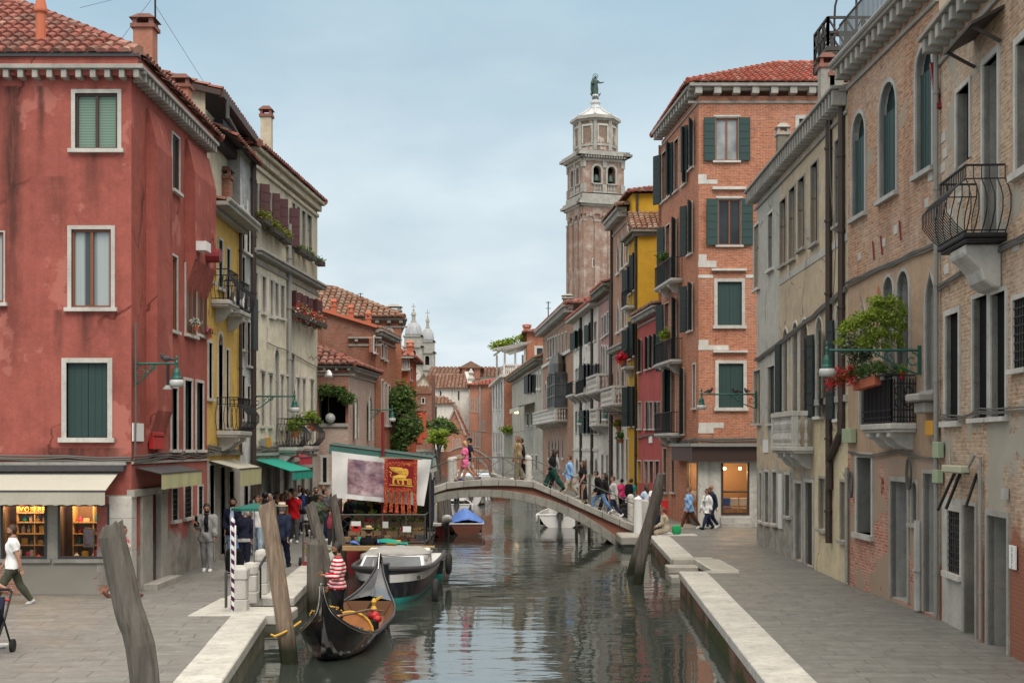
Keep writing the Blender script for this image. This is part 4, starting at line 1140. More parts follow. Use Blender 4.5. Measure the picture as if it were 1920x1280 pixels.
# ------------------------------------------------------------------ right bank houses
def back_block(h,f,dep,z,m=0,flip=False):
 """hidden end walls and back so that the house is a closed volume"""
 a,b=f.pt(0,0),f.pt(f.L,0);c,d=f.pt(f.L,0,-dep),f.pt(0,0,-dep)
 for p,q in((b,c),(c,d),(d,a)):
  h.w.poly([p,q,q+UPV*z,p+UPV*z],m)
def canal_houses_right():
 h=House('brick_house','pale worn brick house with a bellied iron balcony and grey stone doorways','house')
 f=Fac((8.49,26.5),(7.67,14));U=f.u
 h.win(f,(1793,155,1822,305),.09,pane='black',frame='dark_brown',sill=False,depth=.2)
 h.win(f,(1842,98,1876,452),.11,pane='black',frame='dark_brown',door=True,depth=.26)
 h.win(f,(1903,58,1940,330),.12,pane='glass',frame='dark_brown',depth=.3)
 h.win(f,(1772,578,1802,800),.11,pane='black',frame='black',depth=.1)
 h.win(f,(1824,548,1856,792),.08,pane='black',frame='black',depth=.12);h.win(f,(1857,540,1890,790),.08,pane='black',frame='black',depth=.12)
 h.win(f,(1899,550,1930,700),.08,pane='black',frame=None,grid=True,depth=.2)
 h.win(f,(1776,948,1805,1084),.10,pane='glass_pale',frame=None,grid=True,depth=.16)
 h.win(f,(1806,940,1833,1196),.07,pane='grey_wall',frame=None,door=True,depth=.2,slab='stone_grey')
 h.win(f,(1850,957,1894,1224),.1,pane='black',frame=None,door=True,depth=.4,slab='stone_grey')
 for yy in(18.4,16.0):
  uu=(26.5-yy)/abs(f.t.y)
  for z0,z1 in((4.1,6.2),(7.4,9.6)):h.win(f,None,.1,pane='black',frame='dark_brown',depth=.2,r=(uu-.55,uu+.55,z0,z1))
  h.win(f,None,.1,pane='dark_wood',frame=None,door=True,depth=.3,slab='stone_grey',r=(uu-.6,uu+.6,0,2.4))
 ua,ub=U(1766),U(1812)
 h.wall(f,0,ua,0,11.3,0,2);h.wall(f,ua,ub,2.45,11.3,0,2);h.wall(f,ua,ub,0,2.45,1,2);h.wall(f,ub,f.L,0,11.3,0,2)
 back_block(h,f,9,11.3)
 h.done([MAT['brick_pale'],MAT['tan_grey'],MAT['stone_grey']])
 h.cornice(f,-.05,f.L,11.55,.24,.42,.5,.2,.25,mat='stone_grey')
 g=MB();tile_plane(g,[f.pt(-.3,11.5,.0),f.pt(f.L,11.5,.0),f.pt(f.L,13.6,-4.5),f.pt(-.3,13.6,-4.5)],.28,.45);g.build('roof',[MAT['tile_old'],MAT['roof_base']],h.root)
 B=balcony(h,f,f.L-(22.05-14)/abs(f.t.y)-1.75,f.L-(22.05-14)/abs(f.t.y),6.98,.72,hh=1.12,belly=.34,corb=0,slab='iron',th=.08)
 u1=f.L-(22.05-14)/abs(f.t.y);c=MB()
 pr=[(0,0),(.62,0),(.62,-.16),(.5,-.26),(.36,-.42),(.3,-.6),(.14,-.72),(0,-.75)]
 c.prism([f.pt(u1-1.25,6.83+q,p)for p,q in pr],f.t*.95);c.build('corbel',MAT['stone'],B,bevel=.03)
 ua,ub=U(1826),U(1884);za=f.z(1850,80)
 g=MB();g.hexa([f.pt(ua,za+.28,0),f.pt(ub,za+.28,0),f.pt(ub,za,.55),f.pt(ua,za,.55),f.pt(ua,za+.33,0),f.pt(ub,za+.33,0),f.pt(ub,za+.05,.55),f.pt(ua,za+.05,.55)])
 for u in(ua+.15,ub-.15):g.bar(f.pt(u,za-.25,.02),f.pt(u,za+.02,.5),.05)
 g.build('canopy',MAT['dark_wood'],h.root)
 cable(h,f,[(.05,6.6),(2.2,6.75),(f.L,6.9)],.022,n=3)
 cable(h,f,[(.3,4.05),(2,4.0),(3.0,4.1),(f.L,4.0)],.014,n=3)
 pipe(h,f,.12,.1,11.2,.05,'pipe_grey');pipe(h,f,U(1845),.05,2.9,.035,'pipe_grey',.06);pipe(h,f,U(1812),.05,1.1,.03,'pipe_grey',.06)
 g=MB();a,b,c_,d=f.rect(1795,874,1832,884)
 g.fbox(f,a,b,c_-.02,d+.02,.12,.3);W=g.build('floodlight',MAT['plastic_beige'],h.root,bevel=.02)
 k=MB();k.bar(f.pt(a-.1,c_+.02,0),f.pt(a-.1,c_-.75,.34),.05);k.bar(f.pt(a+.25,c_,0),f.pt(a+.35,c_-.7,.3),.045);k.bar(f.pt(b,c_-.02,0),f.pt(b+.1,c_-.6,.22),.04);k.bar(f.pt(a-.3,c_-.02,.12),f.pt(b+.2,c_-.02,.2),.03)
 k.build('bracket',MAT['iron'],W)
 k=MB();k.tube([f.pt(b+.02,d,.15),f.pt(b+.3,d+.22,.12),f.pt(b+.42,d+.18,.06),f.pt(b+.42,.1,.05)],.022,6);k.tube([f.pt(a-.3,d+.3,.06),f.pt(a-.05,d+.12,.12),f.pt(a+.05,d,.15)],.02,6);k.build('conduit',MAT['pipe_grey'],W)
 for x0,y0,x1,y1 in((1762,828,1773,858),(1761,880,1772,905)):
  a,b,c_,d=f.rect(x0,y0,x1,y1);MB().fbox(f,max(.02,a),b,c_,d,.03,.15).build('junction_box',MAT['plastic_green'],h.root,bevel=.01)
 a,b,c_,d=f.rect(1898,1022,1910,1066);W=MB().fbox(f,a,b,c_,d,.03,.055).build('number_plate',MAT['white_paint'],h.root)
 for i,ch in enumerate('2221'):
  cu=bpy.data.curves.new('number','FONT');cu.body=ch;cu.size=.1;cu.extrude=.002;cu.materials.append(MAT['black']);cu.align_x='CENTER'
  o=bpy.data.objects.new('number',cu);COL.objects.link(o)
  o.matrix_world=Matrix.Translation(f.pt((a+b)/2,d-.1-.095*i,.058))@Matrix((f.t,UPV,f.n)).transposed().to_4x4();adopt(o,W)
 MB().fbox(f,U(1890)-.05,U(1890)+.1,f.z(1890,935),f.z(1890,915),.02,.1).build('wall_lamp',MAT['lamp_glass'],h.root)
 g=MB()
 for x,y in((1769,258),(1772,288),(1768,315),(1800,370),(1784,400),(1775,505),(1905,460)):
  u,z=U(x),f.z(x,y);MB().fbox(f,u-.16,u+.18,z-.09,z+.1,0,.012).build('quoin',MAT['stone'],h.root)
 h=House('palazzo','brick palazzo with tall arched stone windows and pinkish stucco below, beside the pale brick house','house')
 f=Fac((8.36,33.2),(8.49,26.5));U=f.u
 for q in((1597,205,1625,412),(1648,146,1684,376),(1716,76,1752,330)):h.win(f,q,.10,arch='r',pane='green',depth=.34,slab='marble')
 h.win(f,(1612,560,1630,800),.07,arch='p',pane='glass',frame=None,door=True,slab='marble')
 h.win(f,(1656,513,1678,800),.07,arch='r',pane='black',frame='dark_brown',door=True,slab='marble');h.win(f,(1682,502,1707,797),.07,arch='r',pane='black',frame='dark_brown',door=True,slab='marble')
 h.win(f,(1735,498,1757,738),.07,arch='p',pane='glass',frame=None,slab='marble')
 h.win(f,(1605,848,1638,1010),.12,pane='black',frame='dark_brown',grid=False,depth=.42)
 h.win(f,(1669,893,1706,1124),.11,pane='black',frame=None,door=True,depth=.42,slab='stone_grey')
 h.win(f,(1710,898,1723,986),.06,arch='r',pane='glass_pale',frame=None,depth=.15,slab='stone_grey')
 h.win(f,(1731,880,1758,1150),.08,pane='black',frame=None,door=True,depth=.4,slab='stone_grey')
 h.wall(f,0,f.L,7.45,12.6,0,3);h.wall(f,0,f.L,3.15,7.45,1,3);h.wall(f,0,f.L,0,3.15,2,3)
 back_block(h,f,9,12.6);h.done([MAT['brick_mix'],MAT['pink_tan'],MAT['brick_low'],MAT['marble']])
 h.cornice(f,0,f.L,12.85,.22,.42,.42,.17,.26,mat='stone_grey')
 MB().tube([f.pt(0,12.9,.42),f.pt(f.L,12.9,.42)],.07,8).build('gutter',MAT['pipe_grey'],h.root)
 iron_rail(f,0,f.L,12.9,.2,1.0,0,.1,.012,False).build('roof_railing',MAT['iron_grey'],h.root)
 g=MB();tile_plane(g,[f.pt(0,12.8,0),f.pt(f.L,12.8,0),f.pt(f.L,14,-4.5),f.pt(0,14,-4.5)],.3,.45);g.build('roof',[MAT['tile_old'],MAT['roof_base']],h.root)
 def uy(y):return(33.2-y)/abs(f.t.y)
 B=balcony(h,f,uy(30.1),uy(27.85),3.92,.58,hh=1.0,belly=0,corb=3,cd=.35)
 g=MB()
 for i in range(26):u=uy(30.0)+(uy(27.9)-uy(30.0))*i/25;g.tube([f.pt(u,3.95,.5),f.pt(u,4.85,.5)],.014,4)
 for u0 in(uy(30.02),uy(27.93)):
  for i in range(7):g.tube([f.pt(u0,3.95,.06+.065*i),f.pt(u0,4.85,.06+.065*i)],.016,4)
  for z in(4.05,4.2,4.75):g.bar(f.pt(u0,z,0),f.pt(u0,z,.53),.03)
  for z in(4.35,4.6):
   for o in(.16,.36):g.tube([f.pt(u0,z+.09*sin(2*pi*k/10),o+.08*cos(2*pi*k/10))for k in range(11)],.016,4)
 for z in(4.05,4.2,4.9):g.bar(f.pt(uy(30.02),z,.51),f.pt(uy(27.92),z,.51),.035)
 g.build('ironwork',MAT['iron'],B)
 MB().fbox(f,uy(30.1),uy(27.85),4.92,4.96,.36,.66).build('planter_shelf',MAT['iron'],B)
 for px,nm in((1740,'sill_ledge'),):
  u=U(1733),U(1758);g=MB();g.fbox(f,u[0],u[1],4.34,4.5,0,.4);g.fbox(f,u[0]+.1,u[1]-.1,4.1,4.335,0,.25);g.build(nm,MAT['stone_grey'],h.root,bevel=.03)
 cable(h,f,[(0,7.5),(3,7.52),(f.L,7.5)],.024,n=3);cable(h,f,[(.3,3.3),(2.2,3.25),(4.2,3.35),(f.L,3.2)],.018,n=2)
 g=MB()
 for cx,cz,rr in((U(1602),2.5,.22),(U(1712),2.85,.22)):
  for k in range(3):g.tube([f.pt(cx+rr*(1+.1*k)*.6*cos(t*.5),cz+rr*1.5*sin(t*.5),.07+.02*k)for t in range(14)],.012,4)
 g.build('cable_coil',MAT['cable'],h.root)
 for x0,y0,x1,y1,m in((1590,803,1607,830,'plastic_green'),(1749,788,1763,816,'orange_box')):
  a,b,c_,d=f.rect(x0,y0,x1,y1);MB().fbox(f,a,b,c_,d,.02,.16).build('meter_box',MAT[m],h.root,bevel=.01)
 for i,tx in enumerate(('36','77')):
  cu=bpy.data.curves.new('house_number','FONT');cu.body=tx;cu.size=.22;cu.extrude=.002;cu.materials.append(MAT['red_dark']);cu.align_x='CENTER'
  o=bpy.data.objects.new('house_number',cu);COL.objects.link(o)
  o.matrix_world=Matrix.Translation(f.pt(U(1655),f.z(1655,907)-.21*i,.012))@Matrix((f.t,UPV,f.n)).transposed().to_4x4();adopt(o,h.root)
 g=MB()
 for x,y in((1745,330),(1612,480),(1680,430),(1657,455),(1738,380)):
  u,z=U(x),f.z(x,y);MB().fbox(f,u-.14,u+.14,z-.1,z+.09,0,.012).build('quoin',MAT['stone'],h.root)
 g=MB()
 for x,y in((1640,470),(1655,460),(1690,432)):
  u,z=U(x),f.z(x,y);g.bar(f.pt(u-.06,z+.22,.03),f.pt(u+.05,z-.22,.03),.03)
 g.bar(f.pt(U(1752),f.z(1752,120),.05),f.pt(U(1766),f.z(1764,205),.06),.09);g.build('tie_iron',MAT['red_dark'],h.root)
 pipe(h,f,U(1727),.05,1.9,.09,'marble',.06);pipe(h,f,.12,.05,2.9,.05,'stone_grey',.06)
 h=House('stucco_house','long tan and grey stucco house with dense stone dentils and a white balustrade balcony','house')
 f=Fac((8.61,46.9),(8.36,33.2));U=f.u
 for q in((1414,418,1425,546),(1440,395,1451,510)):h.win(f,q,.09,pane='glass',frame='dark_brown',slab='stone_clean')
 for q in((1463,372,1475,500),(1480,350,1492,490),(1497,331,1510,470),(1521,303,1535,460),(1566,258,1580,424)):h.win(f,q,.05,pane='glass',frame='dark_brown',slab='stone_grey',depth=.2)
 for q,a in(((1468,612,1479,770),'L'),((1486,600,1498,772),None),((1500,594,1517,774),'R'),((1530,590,1544,785),'LR'),((1568,565,1582,790),'L')):
  h.win(f,q,.07,arch='r',pane='black',frame=None,door=q[0]<1525,sh=a,shm='black_sh' if a=='R' else 'dgreen',ang=14,slab='stone_clean')
 h.win(f,(1414,692,1427,796),.05,pane='dgreen');h.win(f,(1440,684,1454,796),.05,pane='dgreen')
 for q in((1424,882,1430,980),(1434,880,1443,984),(1448,880,1458,986)):h.win(f,q,.08,pane='marble',frame=None,slab='stone',depth=.2)
 h.win(f,(1472,885,1483,972),.08,pane='black',frame='dark_brown',slab='stone');h.win(f,(1490,900,1505,1050),.09,pane='grey_wall',frame=None,door=True,depth=.4,slab='stone');h.win(f,(1509,898,1526,1060),.09,pane='dark_wood',frame=None,door=True,depth=.4,slab='stone')
 h.win(f,(1536,892,1550,997),.07,pane='black',frame='dark_brown',slab='stone_grey');h.win(f,(1576,898,1588,1018),.07,pane='black',frame='dark_brown',slab='stone_grey')
 ua,ub=U(1461),U(1527)
 h.wall(f,0,ua,4.25,12.2,1);h.wall(f,0,ua,0,4.25,0);h.wall(f,ua,f.L,4.75,12.2,0);h.wall(f,ua,ub,0,4.75,0);h.wall(f,ub,f.L,0,4.75,2)
 back_block(h,f,9,12.2);h.done([MAT['tan_stucco'],MAT['tan_grey'],MAT['pale_yellow']])
 h.cornice(f,-.3,f.L,12.42,.24,.42,.36,.14,.36,mat='stone_grey')
 g=MB();tile_plane(g,[f.pt(-.3,12.36,0),f.pt(f.L,12.36,0),f.pt(f.L,14,-4.5),f.pt(-.3,14,-4.5)],.28,.45);g.build('roof',[MAT['tile_old'],MAT['roof_base']],h.root)
 def uy(y):return(46.9-y)/abs(f.t.y)
 balcony(h,f,uy(40.6),uy(37.2),3.42,.62,rail='stone',corb=3,cd=.42,slab='stone')
 h.band(f,uy(37.1),f.L,4.55,4.72,.07,'stone_grey');h.band(f,ua,f.L,8.55,8.75,.02,'tan_grey')
 cable(h,f,[(0,6.5),(4,6.7),(9,7.05),(f.L,7.4)],.03,n=3)
 pipe(h,f,U(1560),.9,12.1,.085);pipe(h,f,U(1584),4.2,12.1,.085)
 g=MB();a=f.pt(U(1584),4.3,.09);b=f.pt(U(1562),2.9,.1);g.tube([a,a-UPV*.5,b+UPV*.2,b,b-UPV*.6],.1,8);g.build('downpipe',MAT['pipe'],h.root)
 a,b,c_,d=f.rect(1432,824,1442,848);MB().fbox(f,a,b,c_,d,.01,.03).build('notice',MAT['white_paint'],h.root)
 a,b,c_,d=f.rect(1461,888,1468,990);MB().fbox(f,a,b,c_,d,.01,.05).build('sign_board',MAT['white_paint'],h.root)
 c=P(1467,285,44);h.chimney((c.x,c.y),.36,12.6,P(1467,241,44).z,'stone_dark','stone_grey')
 for px,y0,y1 in((1549,160,112),(1566,170,128)):
  c=P(px,165,35);h.chimney((c.x,c.y),.36,12.4,P(px,y1,35).z,'stone_grey','tile')
 cable(h,f,[(U(1570),12.2),(U(1572),10.2),(U(1582),8.5),(U(1576),6.8)],.012,off=.2)
 t=thing('roof_terrace','dark timber roof terrace with crossed railings, between the stucco house and the palazzo','terrace',(9.3,36.4,12.6))
 x0,x1,y0,y1,z=8.47,10.4,35.9,37.5,14.2
 MB().box(x0,x1,y0,y1,z-.12,z).build('deck',MAT['dark_wood'],t)
 g=MB()
 for x in(x0+.3,x1-.3):
  for y in(y0+.3,y1-.3):g.box(x-.08,x+.08,y-.08,y+.08,12.4,z-.12)
 for y in(y0+.05,y1-.05):g.bar((x0,y,z-.24),(x1,y,z-.24),.1,.2)
 for x in(x0+.05,x1-.05):g.bar((x,y0,z-.26),(x,y1,z-.26),.1,.2)
 g.build('post',MAT['dark_wood'],t)
 g=MB()
 def side(A,B):
  n=max(2,round((B-A).length/.5))
  for i in range(n+1):p=A.lerp(B,i/n);g.bar(p,p+UPV*.8,.07)
  for k in(.38,.78):g.bar(A+UPV*k,B+UPV*k,.07,.06)
  for i in range(n):
   p,q=A.lerp(B,i/n),A.lerp(B,(i+1)/n)
   g.bar(p+UPV*.03,q+UPV*.76,.045);g.bar(q+UPV*.03,p+UPV*.76,.045)
 c=[V((x0+.05,y0+.05,z)),V((x1,y0+.05,z)),V((x1,y1,z)),V((x0+.05,y1,z))]
 for p,q in zip(c,c[1:]+c[:1]):side(p,q)
 g.build('railing',MAT['dark_wood'],t)
 g=MB();p=V((8.85,36.6,z));g.tube([p,p+V((0,0,.9)),p+V((.02,0,1.3)),p+V((.12,0,1.7)),p+V((.35,0,1.95))],.03,6);g.tube([(9.4,36.4,z),(9.4,36.4,z+2)],.03,6);g.build('hoop',MAT['iron'],t)
def orange_house():
 h=House('corner_palazzo','tall orange brick corner house with green shutters, white quoins and a lit shop below','house')
 f=Fac((7.94,56.7),(15.5,56.7));s=Fac((7.31,65.2),(7.94,56.7))
 h.win(f,(1339,220,1386,304),.05,pane='curtain',frame='brown',sh='LR',shm='green',ang=4,depth=.1,lintel=True)
 h.win(f,(1344,372,1391,462),.05,pane='glass',frame='brown',sh='LR',shm='green',ang=6,depth=.1,lintel=True)
 h.win(f,(1339,522,1397,616),.14,pane='green',depth=.08);h.win(f,(1341,675,1400,770),.14,pane='green',depth=.08);h.win(f,(1491,216,1540,262),.16,pane='green',depth=.08)
 for xs,y0,y1,sl in(((1296,),228,318,0),((1283,1268,1255,1245),245,348,1.02),((1294,),380,478,0),((1264,1252),412,530,.7),((1294,),532,622,0),((1264,1250),560,690,.5),((1278,1262,1250),690,815,.1)):
  for i,x in enumerate(xs):
   k=(xs[0]-x)*sl
   h.win(s,(x-4,y0+k,x+5,y1+k*.8),.05,pane='glass' if i%2 else 'green',frame=None,sh='LR' if len(xs)==1 else('L' if i%2 else 'R'),shm='dgreen',ang=28)
 h.win(s,(1299,680,1305,768),.08,pane='curtain',frame=None)
 for x in(1247,1262):h.win(s,(x-3,838,x+4,925),.07,pane='marble',frame=None)
 r=f.rect(1352,868,1405,965);h.hole(f,r,None,.15);a,b,c,d=r
 g=MB();t=.09
 g.fbox(f,a,a+t,c,d,-.1,.03);g.fbox(f,b-t,b,c,d,-.1,.03);g.fbox(f,a+t,b-t,c,c+t*1.2,-.1,.03);g.fbox(f,a+t,b-t,c+.95,c+1.02,-.08,.0)
 W=g.build('window',MAT['dark_brown'],h.root,label='lit shop window with brown frame')
 MB().poly([f.pt(a+t,c+t,-.05),f.pt(b-t,c+t,-.05),f.pt(b-t,d,-.05),f.pt(a+t,d,-.05)]).build('pane',MAT['shop_glass'],W)
 r2=s.rect(1288,868,1308,985);h.hole(s,r2,None,.15)
 g=MB();g.fbox(s,r2[0],r2[0]+.08,0.02,r2[3],-.1,.03);g.fbox(s,r2[1]-.08,r2[1],0.02,r2[3],-.1,.03);W=g.build('door',MAT['dark_brown'],h.root)
 MB().poly([s.pt(r2[0]+.08,.05,-.06),s.pt(r2[1]-.08,.05,-.06),s.pt(r2[1]-.08,r2[3],-.06),s.pt(r2[0]+.08,r2[3],-.06)]).build('pane',MAT['shop_glass'],W)
 h.wall(f,0,f.L,2.9,18.3,0);h.wall(f,0,f.L,0,2.9,1);h.wall(s,0,s.L,2.9,18.3,0);h.wall(s,0,s.u(1290),0,2.9,0);h.wall(s,s.u(1290),s.L,0,2.9,1)
 e=Fac((15.5,66),(7.25,66));h.wall(e,0,e.L,0,18.3,0)
 h.done([MAT['brick_orange'],MAT['white_stucco']])
 h.cornice(f,-.45,f.L,18.75,.42,.5,.75,.3,.25,mat='stone_grey');h.cornice(s,0,s.L,18.75,.42,.5,.6,.25,.25,mat='stone_grey')
 hip_roof(h.root,[(7.4,56.2),(20.5,56.2),(20.0,66.3),(6.9,66.3)],18.78,.43,.3,.46,'tile_bright')
 g=MB()
 for q in((1306,327,1325,337),(1309,337,1345,345),(1310,477,1325,489),(1309,489,1343,501),(1310,637,1328,647),(1309,647,1366,656),(1310,792,1357,802),(1309,802,1338,812),(1309,515,1337,521),(1398,515,1416,521)):
  a,b,c,d=f.rect(*q);MB().fbox(f,max(a,-.02),b,c,d,0,.02).build('quoin',MAT['stone_clean'],h.root)
 for q in((1335,351,1398,356),(1334,504,1399,508),(1337,657,1401,661)):a,b,c,d=f.rect(*q);MB().fbox(f,a,b,c,d,0,.16).build('moulding',MAT['stone_clean'],h.root)
 a=-.35;MB().fbox(f,a,f.L,2.78,3.4,0,.4).fbox(s,s.u(1273),s.L,2.78,3.4,0,.35).build('fascia',MAT['fascia'],h.root)
 MB().fbox(f,a-.05,f.L,3.41,3.55,0,.55).fbox(s,s.u(1272),s.L+.0,3.41,3.55,0,.45).build('shop_ledge',MAT['pipe_grey'],h.root)
 cable(h,f,[(0,3.75),(f.L,3.8)],.03,n=3);cable(h,s,[(0,3.6),(s.L,3.75)],.03,n=3)
 g=MB();a,b,c,d=f.rect(1350,968,1407,987);g.fbox(f,a,b,0,.18,0,.5);g.fbox(f,a,b,.184,.4,0,.25);g.build('door_step',MAT['stone'],h.root)
 for x0,x1,y in((1247,1280,530),(1247,1280,678),(1247,1280,812)):
  balcony(h,s,s.u(x0),s.u(x1),s.z(1265,y),.55,hh=.95,belly=0,corb=2)
 g=MB();X0,X1=8.0,12.2
 g.poly([(X0,59.5,0),(X1,59.5,0),(X1,59.5,3),(X0,59.5,3)]);g.poly([(X1,56.85,0),(X1,59.5,0),(X1,59.5,3),(X1,56.85,3)]);g.poly([(X0,56.86,.3),(X1,56.86,.3),(X1,59.5,.3),(X0,59.5,.3)]);g.poly([(X0,56.86,2.85),(X1,56.86,2.85),(X1,59.5,2.85),(X0,59.5,2.85)])
 g.build('shop_room',MAT['wood'],h.root)
 for i,(x,y)in enumerate(((9.3,58.3),(9.95,58.2),(8.4,58.8))):
  l=thing('hanging_lamp','warm lamp hanging in the orange brick house shop, %s'%('left half of the window','right half of the window','behind the corner door')[i],'lamp',(x,y,2.84))
  MB().ball((x,y,2.45),.07).build('bulb',MAT['warm_light'],l);MB().tube([(x,y,2.5),(x,y,2.84)],.01,4).build('cord',MAT['black'],l)
  pl=bpy.data.lights.new('shop_bulb','POINT');pl.energy=45;pl.color=(1,.58,.25);pl.shadow_soft_size=.1
  po=bpy.data.objects.new('shop_bulb',pl);COL.objects.link(po);po.location=(x,y-.1,2.3)
 for i,(x,mt,lb)in enumerate(((9.25,'tarp_blue','blue cafe chair behind the shop window'),(9.6,'white_paint','white cafe chair in the middle of the shop window'),(9.98,'white_paint','white cafe chair at the right edge of the shop window'))):
  c=thing('cafe_chair',lb,'chair',(x,57.4,.3),'chairs in the shop window')
  MB().obox((x,57.4,.75),.34,.34,.04).build('seat',MAT[mt],c)
  g=MB();g.box(x-.17,x+.17,57.56,57.6,.85,1.2);g.build('backrest',MAT[mt],c,bevel=.05)
  for i_ in(-1,1):
   for j_ in(-1,1):MB().tube([(x+.15*i_,57.4+.15*j_,.3),(x+.13*i_,57.4+.13*j_,.75)],.014,5).build('leg',MAT['chrome'],c)
 h.f,h.s=f,s
def RL(y):return 12.13-.074*y
def far_right():
 def seg(y0,y1):return Fac((RL(y1),y1),(RL(y0),y0))
 def mk(name,label,y0,y1):h=House(name,label,'house');h.far=True;return h,seg(y0,y1)
 def end_front(h,y,z,dep,m=0):
  f=Fac((RL(y),y),(RL(y)+dep,y));h.wall(f,0,f.L,0,z,m);return f
 h,s=mk('pink_house','low pinkish red stucco house with green shutters beside the orange brick house',65.25,71.9)
 for i,x in enumerate((1200,1213,1221,1229,1236)):
  k=(x-1213)*-.35;h.win(s,(x-3,632+k,x+3,694+k),.05,pane='dgreen',sh='R',shm='green',ang=25)
  h.win(s,(x-3,752,x+3,805),.05,pane='dgreen' if x!=1221 else 'black',sh='R' if i%2 else None,shm='green',ang=15)
 for x in(1199,1212,1222,1233):h.win(s,(x-4,862,x+4,905),.06,pane='dgreen',door=True)
 zt=s.z(1220,592);h.wall(s,0,s.L,0,zt);end_front(h,65.25,zt,4);h.done([MAT['pink_red']])
 h.cornice(s,0,s.L,zt+.25,.25,.45,.35,.15,.2,mat='stone_grey')
 g=MB();tile_plane(g,[s.pt(0,zt+.3,.4),s.pt(s.L,zt+.3,.4),s.pt(s.L,zt+1.2,-4),s.pt(0,zt+1.2,-4)],.35,.5);g.build('roof',[MAT['tile_old'],MAT['roof_base']],h.root)
 cable(h,s,[(0,3.9),(s.L,4.1)],.03,n=2);a,b,c,d=s.rect(1218,814,1224,830);MB().fbox(s,a,b,c,d,.01,.05).build('notice',MAT['white_paint'],h.root)
 h,s=mk('yellow_house','deep yellow stucco house with a low eave and a higher tiled block behind',71.95,75.6)
 for q in((1180,502,1186,552),(1189,475,1193,545),(1180,616,1186,674),(1189,600,1194,668),(1180,724,1186,800),(1189,724,1194,800)):h.win(s,q,.05,pane='dgreen',sh='LR',shm='dgreen',ang=35)
 zt=s.z(1187,445);h.wall(s,0,s.L,0,zt);f=end_front(h,71.95,zt,5)
 zz=P(1186,362,74.5).z;b=Fac((6.75,74.6),(13,74.6));h.wall(b,0,b.L,zt-2,zz);b2=Fac((6.4,79),(6.75,74.6));h.wall(b2,0,b2.L,zt-2,zz);h.done([MAT['yellow_deep']])
 g=MB();g.fbox(f,-.4,1.1,zt,zt+.12,0,.4);g.fbox(f,-.3,.9,zt-.2,zt-.004,0,.2);g.fbox(s,0,s.L,zt,zt+.12,0,.42);g.fbox(s,0,s.L,zt-.2,zt-.004,0,.2);g.build('eave',MAT['stone_dark'],h.root)
 g=MB();tile_plane(g,[f.pt(-.4,zt+.14,.3),f.pt(f.L,zt+.14,.3),f.pt(f.L,zt+1.6,-2.7),f.pt(-.4,zt+.9,-2.7)],.3,.45);g.build('porch_roof',[MAT['tile_old'],MAT['roof_base']],h.root)
 hip_roof(h.root,[(6.5,74.3),(14,74.3),(13.6,81),(6.1,81)],zz+.05,.3,.32,.48,'tile')
 MB().tube([b.pt(.25,zz,.1),b.pt(.25,zt+.5,.1)],.07,6).build('downpipe',MAT['pipe'],h.root)
 for q in((1180,1190,576),(1180,1190,688)):balcony(h,s,s.u(q[0]),s.u(q[1]),s.z(1184,q[2]),.5,hh=.9,belly=0,corb=1)
 pipe(h,s,s.L-.3,.2,zt,.07)
 h,s=mk('gothic_palazzo','faded pink palazzo with gothic windows beyond the yellow house',75.7,81.2)
 for q in((1157,446,1162,516),(1164,430,1170,507),(1174,418,1180,498),(1157,560,1162,626),(1165,538,1172,620),(1175,545,1181,614),(1157,676,1162,740),(1165,668,1172,735),(1175,668,1181,735)):h.win(s,q,.14,arch='p',pane='glass_pale',slab='stone_clean')
 for x in(1159,1168,1177):h.win(s,(x-3,820,x+3,900),.1,pane='black',slab='stone_clean',door=True)
 zt=s.z(1168,412);h.wall(s,0,s.L,4.6,zt,0);h.wall(s,0,s.L,0,4.6,1);end_front(h,75.7,zt,5);h.done([MAT['brown_pink'],MAT['white_stucco']])
 h.cornice(s,0,s.L,zt+.5,.5,.6,.5,.25,.3,mat='stone_grey');hip_roof(h.root,[(5.9,75.4),(14,75.4),(13.6,81.4),(5.5,81.4)],zt+.52,.3,.4,.55,'tile_old')
 h.cornice(s,0,s.L,s.z(1168,645),.3,.4,.5,.2,.2,mat='stone_grey',name='string_course');balcony(h,s,.4,s.L-.4,s.z(1165,757),.8,rail='stone',corb=4);pipe(h,s,.1,1,zt,.08)
 h,s=mk('mauve_house','narrow mauve stucco house with rows of white framed windows and a stone balcony',81.3,87.4)
 for x in(1130,1135,1140,1146):h.win(s,(x-2,592-(x-1130)*.9,x+2,636-(x-1130)*.8),.1,pane='curtain')
 for x in(1129,1133,1138,1143,1148):h.win(s,(x-2,645,x+2,702),.1,arch='r',pane='glass',slab='stone_clean',door=True)
 for x in(1130,1139,1146):h.win(s,(x-2,752,x+2,800),.1,pane='glass');h.win(s,(x-2,850,x+2,900),.1,pane='black',door=True)
 zt=s.z(1136,552);h.wall(s,0,s.L,5.5,zt,0);h.wall(s,0,s.L,0,5.5,1);end_front(h,81.3,zt,5);h.done([MAT['mauve'],MAT['white_stucco']])
 h.cornice(s,0,s.L,zt+.4,.4,.6,.5,.25,.3,mat='stone_dark');balcony(h,s,.6,s.L-.6,s.z(1136,733),.9,rail='stone',corb=3);balcony(h,s,1.4,s.L-1.4,s.z(1136,795),.8,rail='stone',corb=3)
 g=MB();tile_plane(g,[s.pt(0,zt+.45,.5),s.pt(s.L,zt+.45,.5),s.pt(s.L,zt+2,-4),s.pt(0,zt+2,-4)],.4,.55);g.build('roof',[MAT['tile_bright'],MAT['roof_base']],h.root);pipe(h,s,s.L-.2,1,zt,.09)
 h,s=mk('white_house','white stucco house with broad rows of dark green shutters',87.5,101)
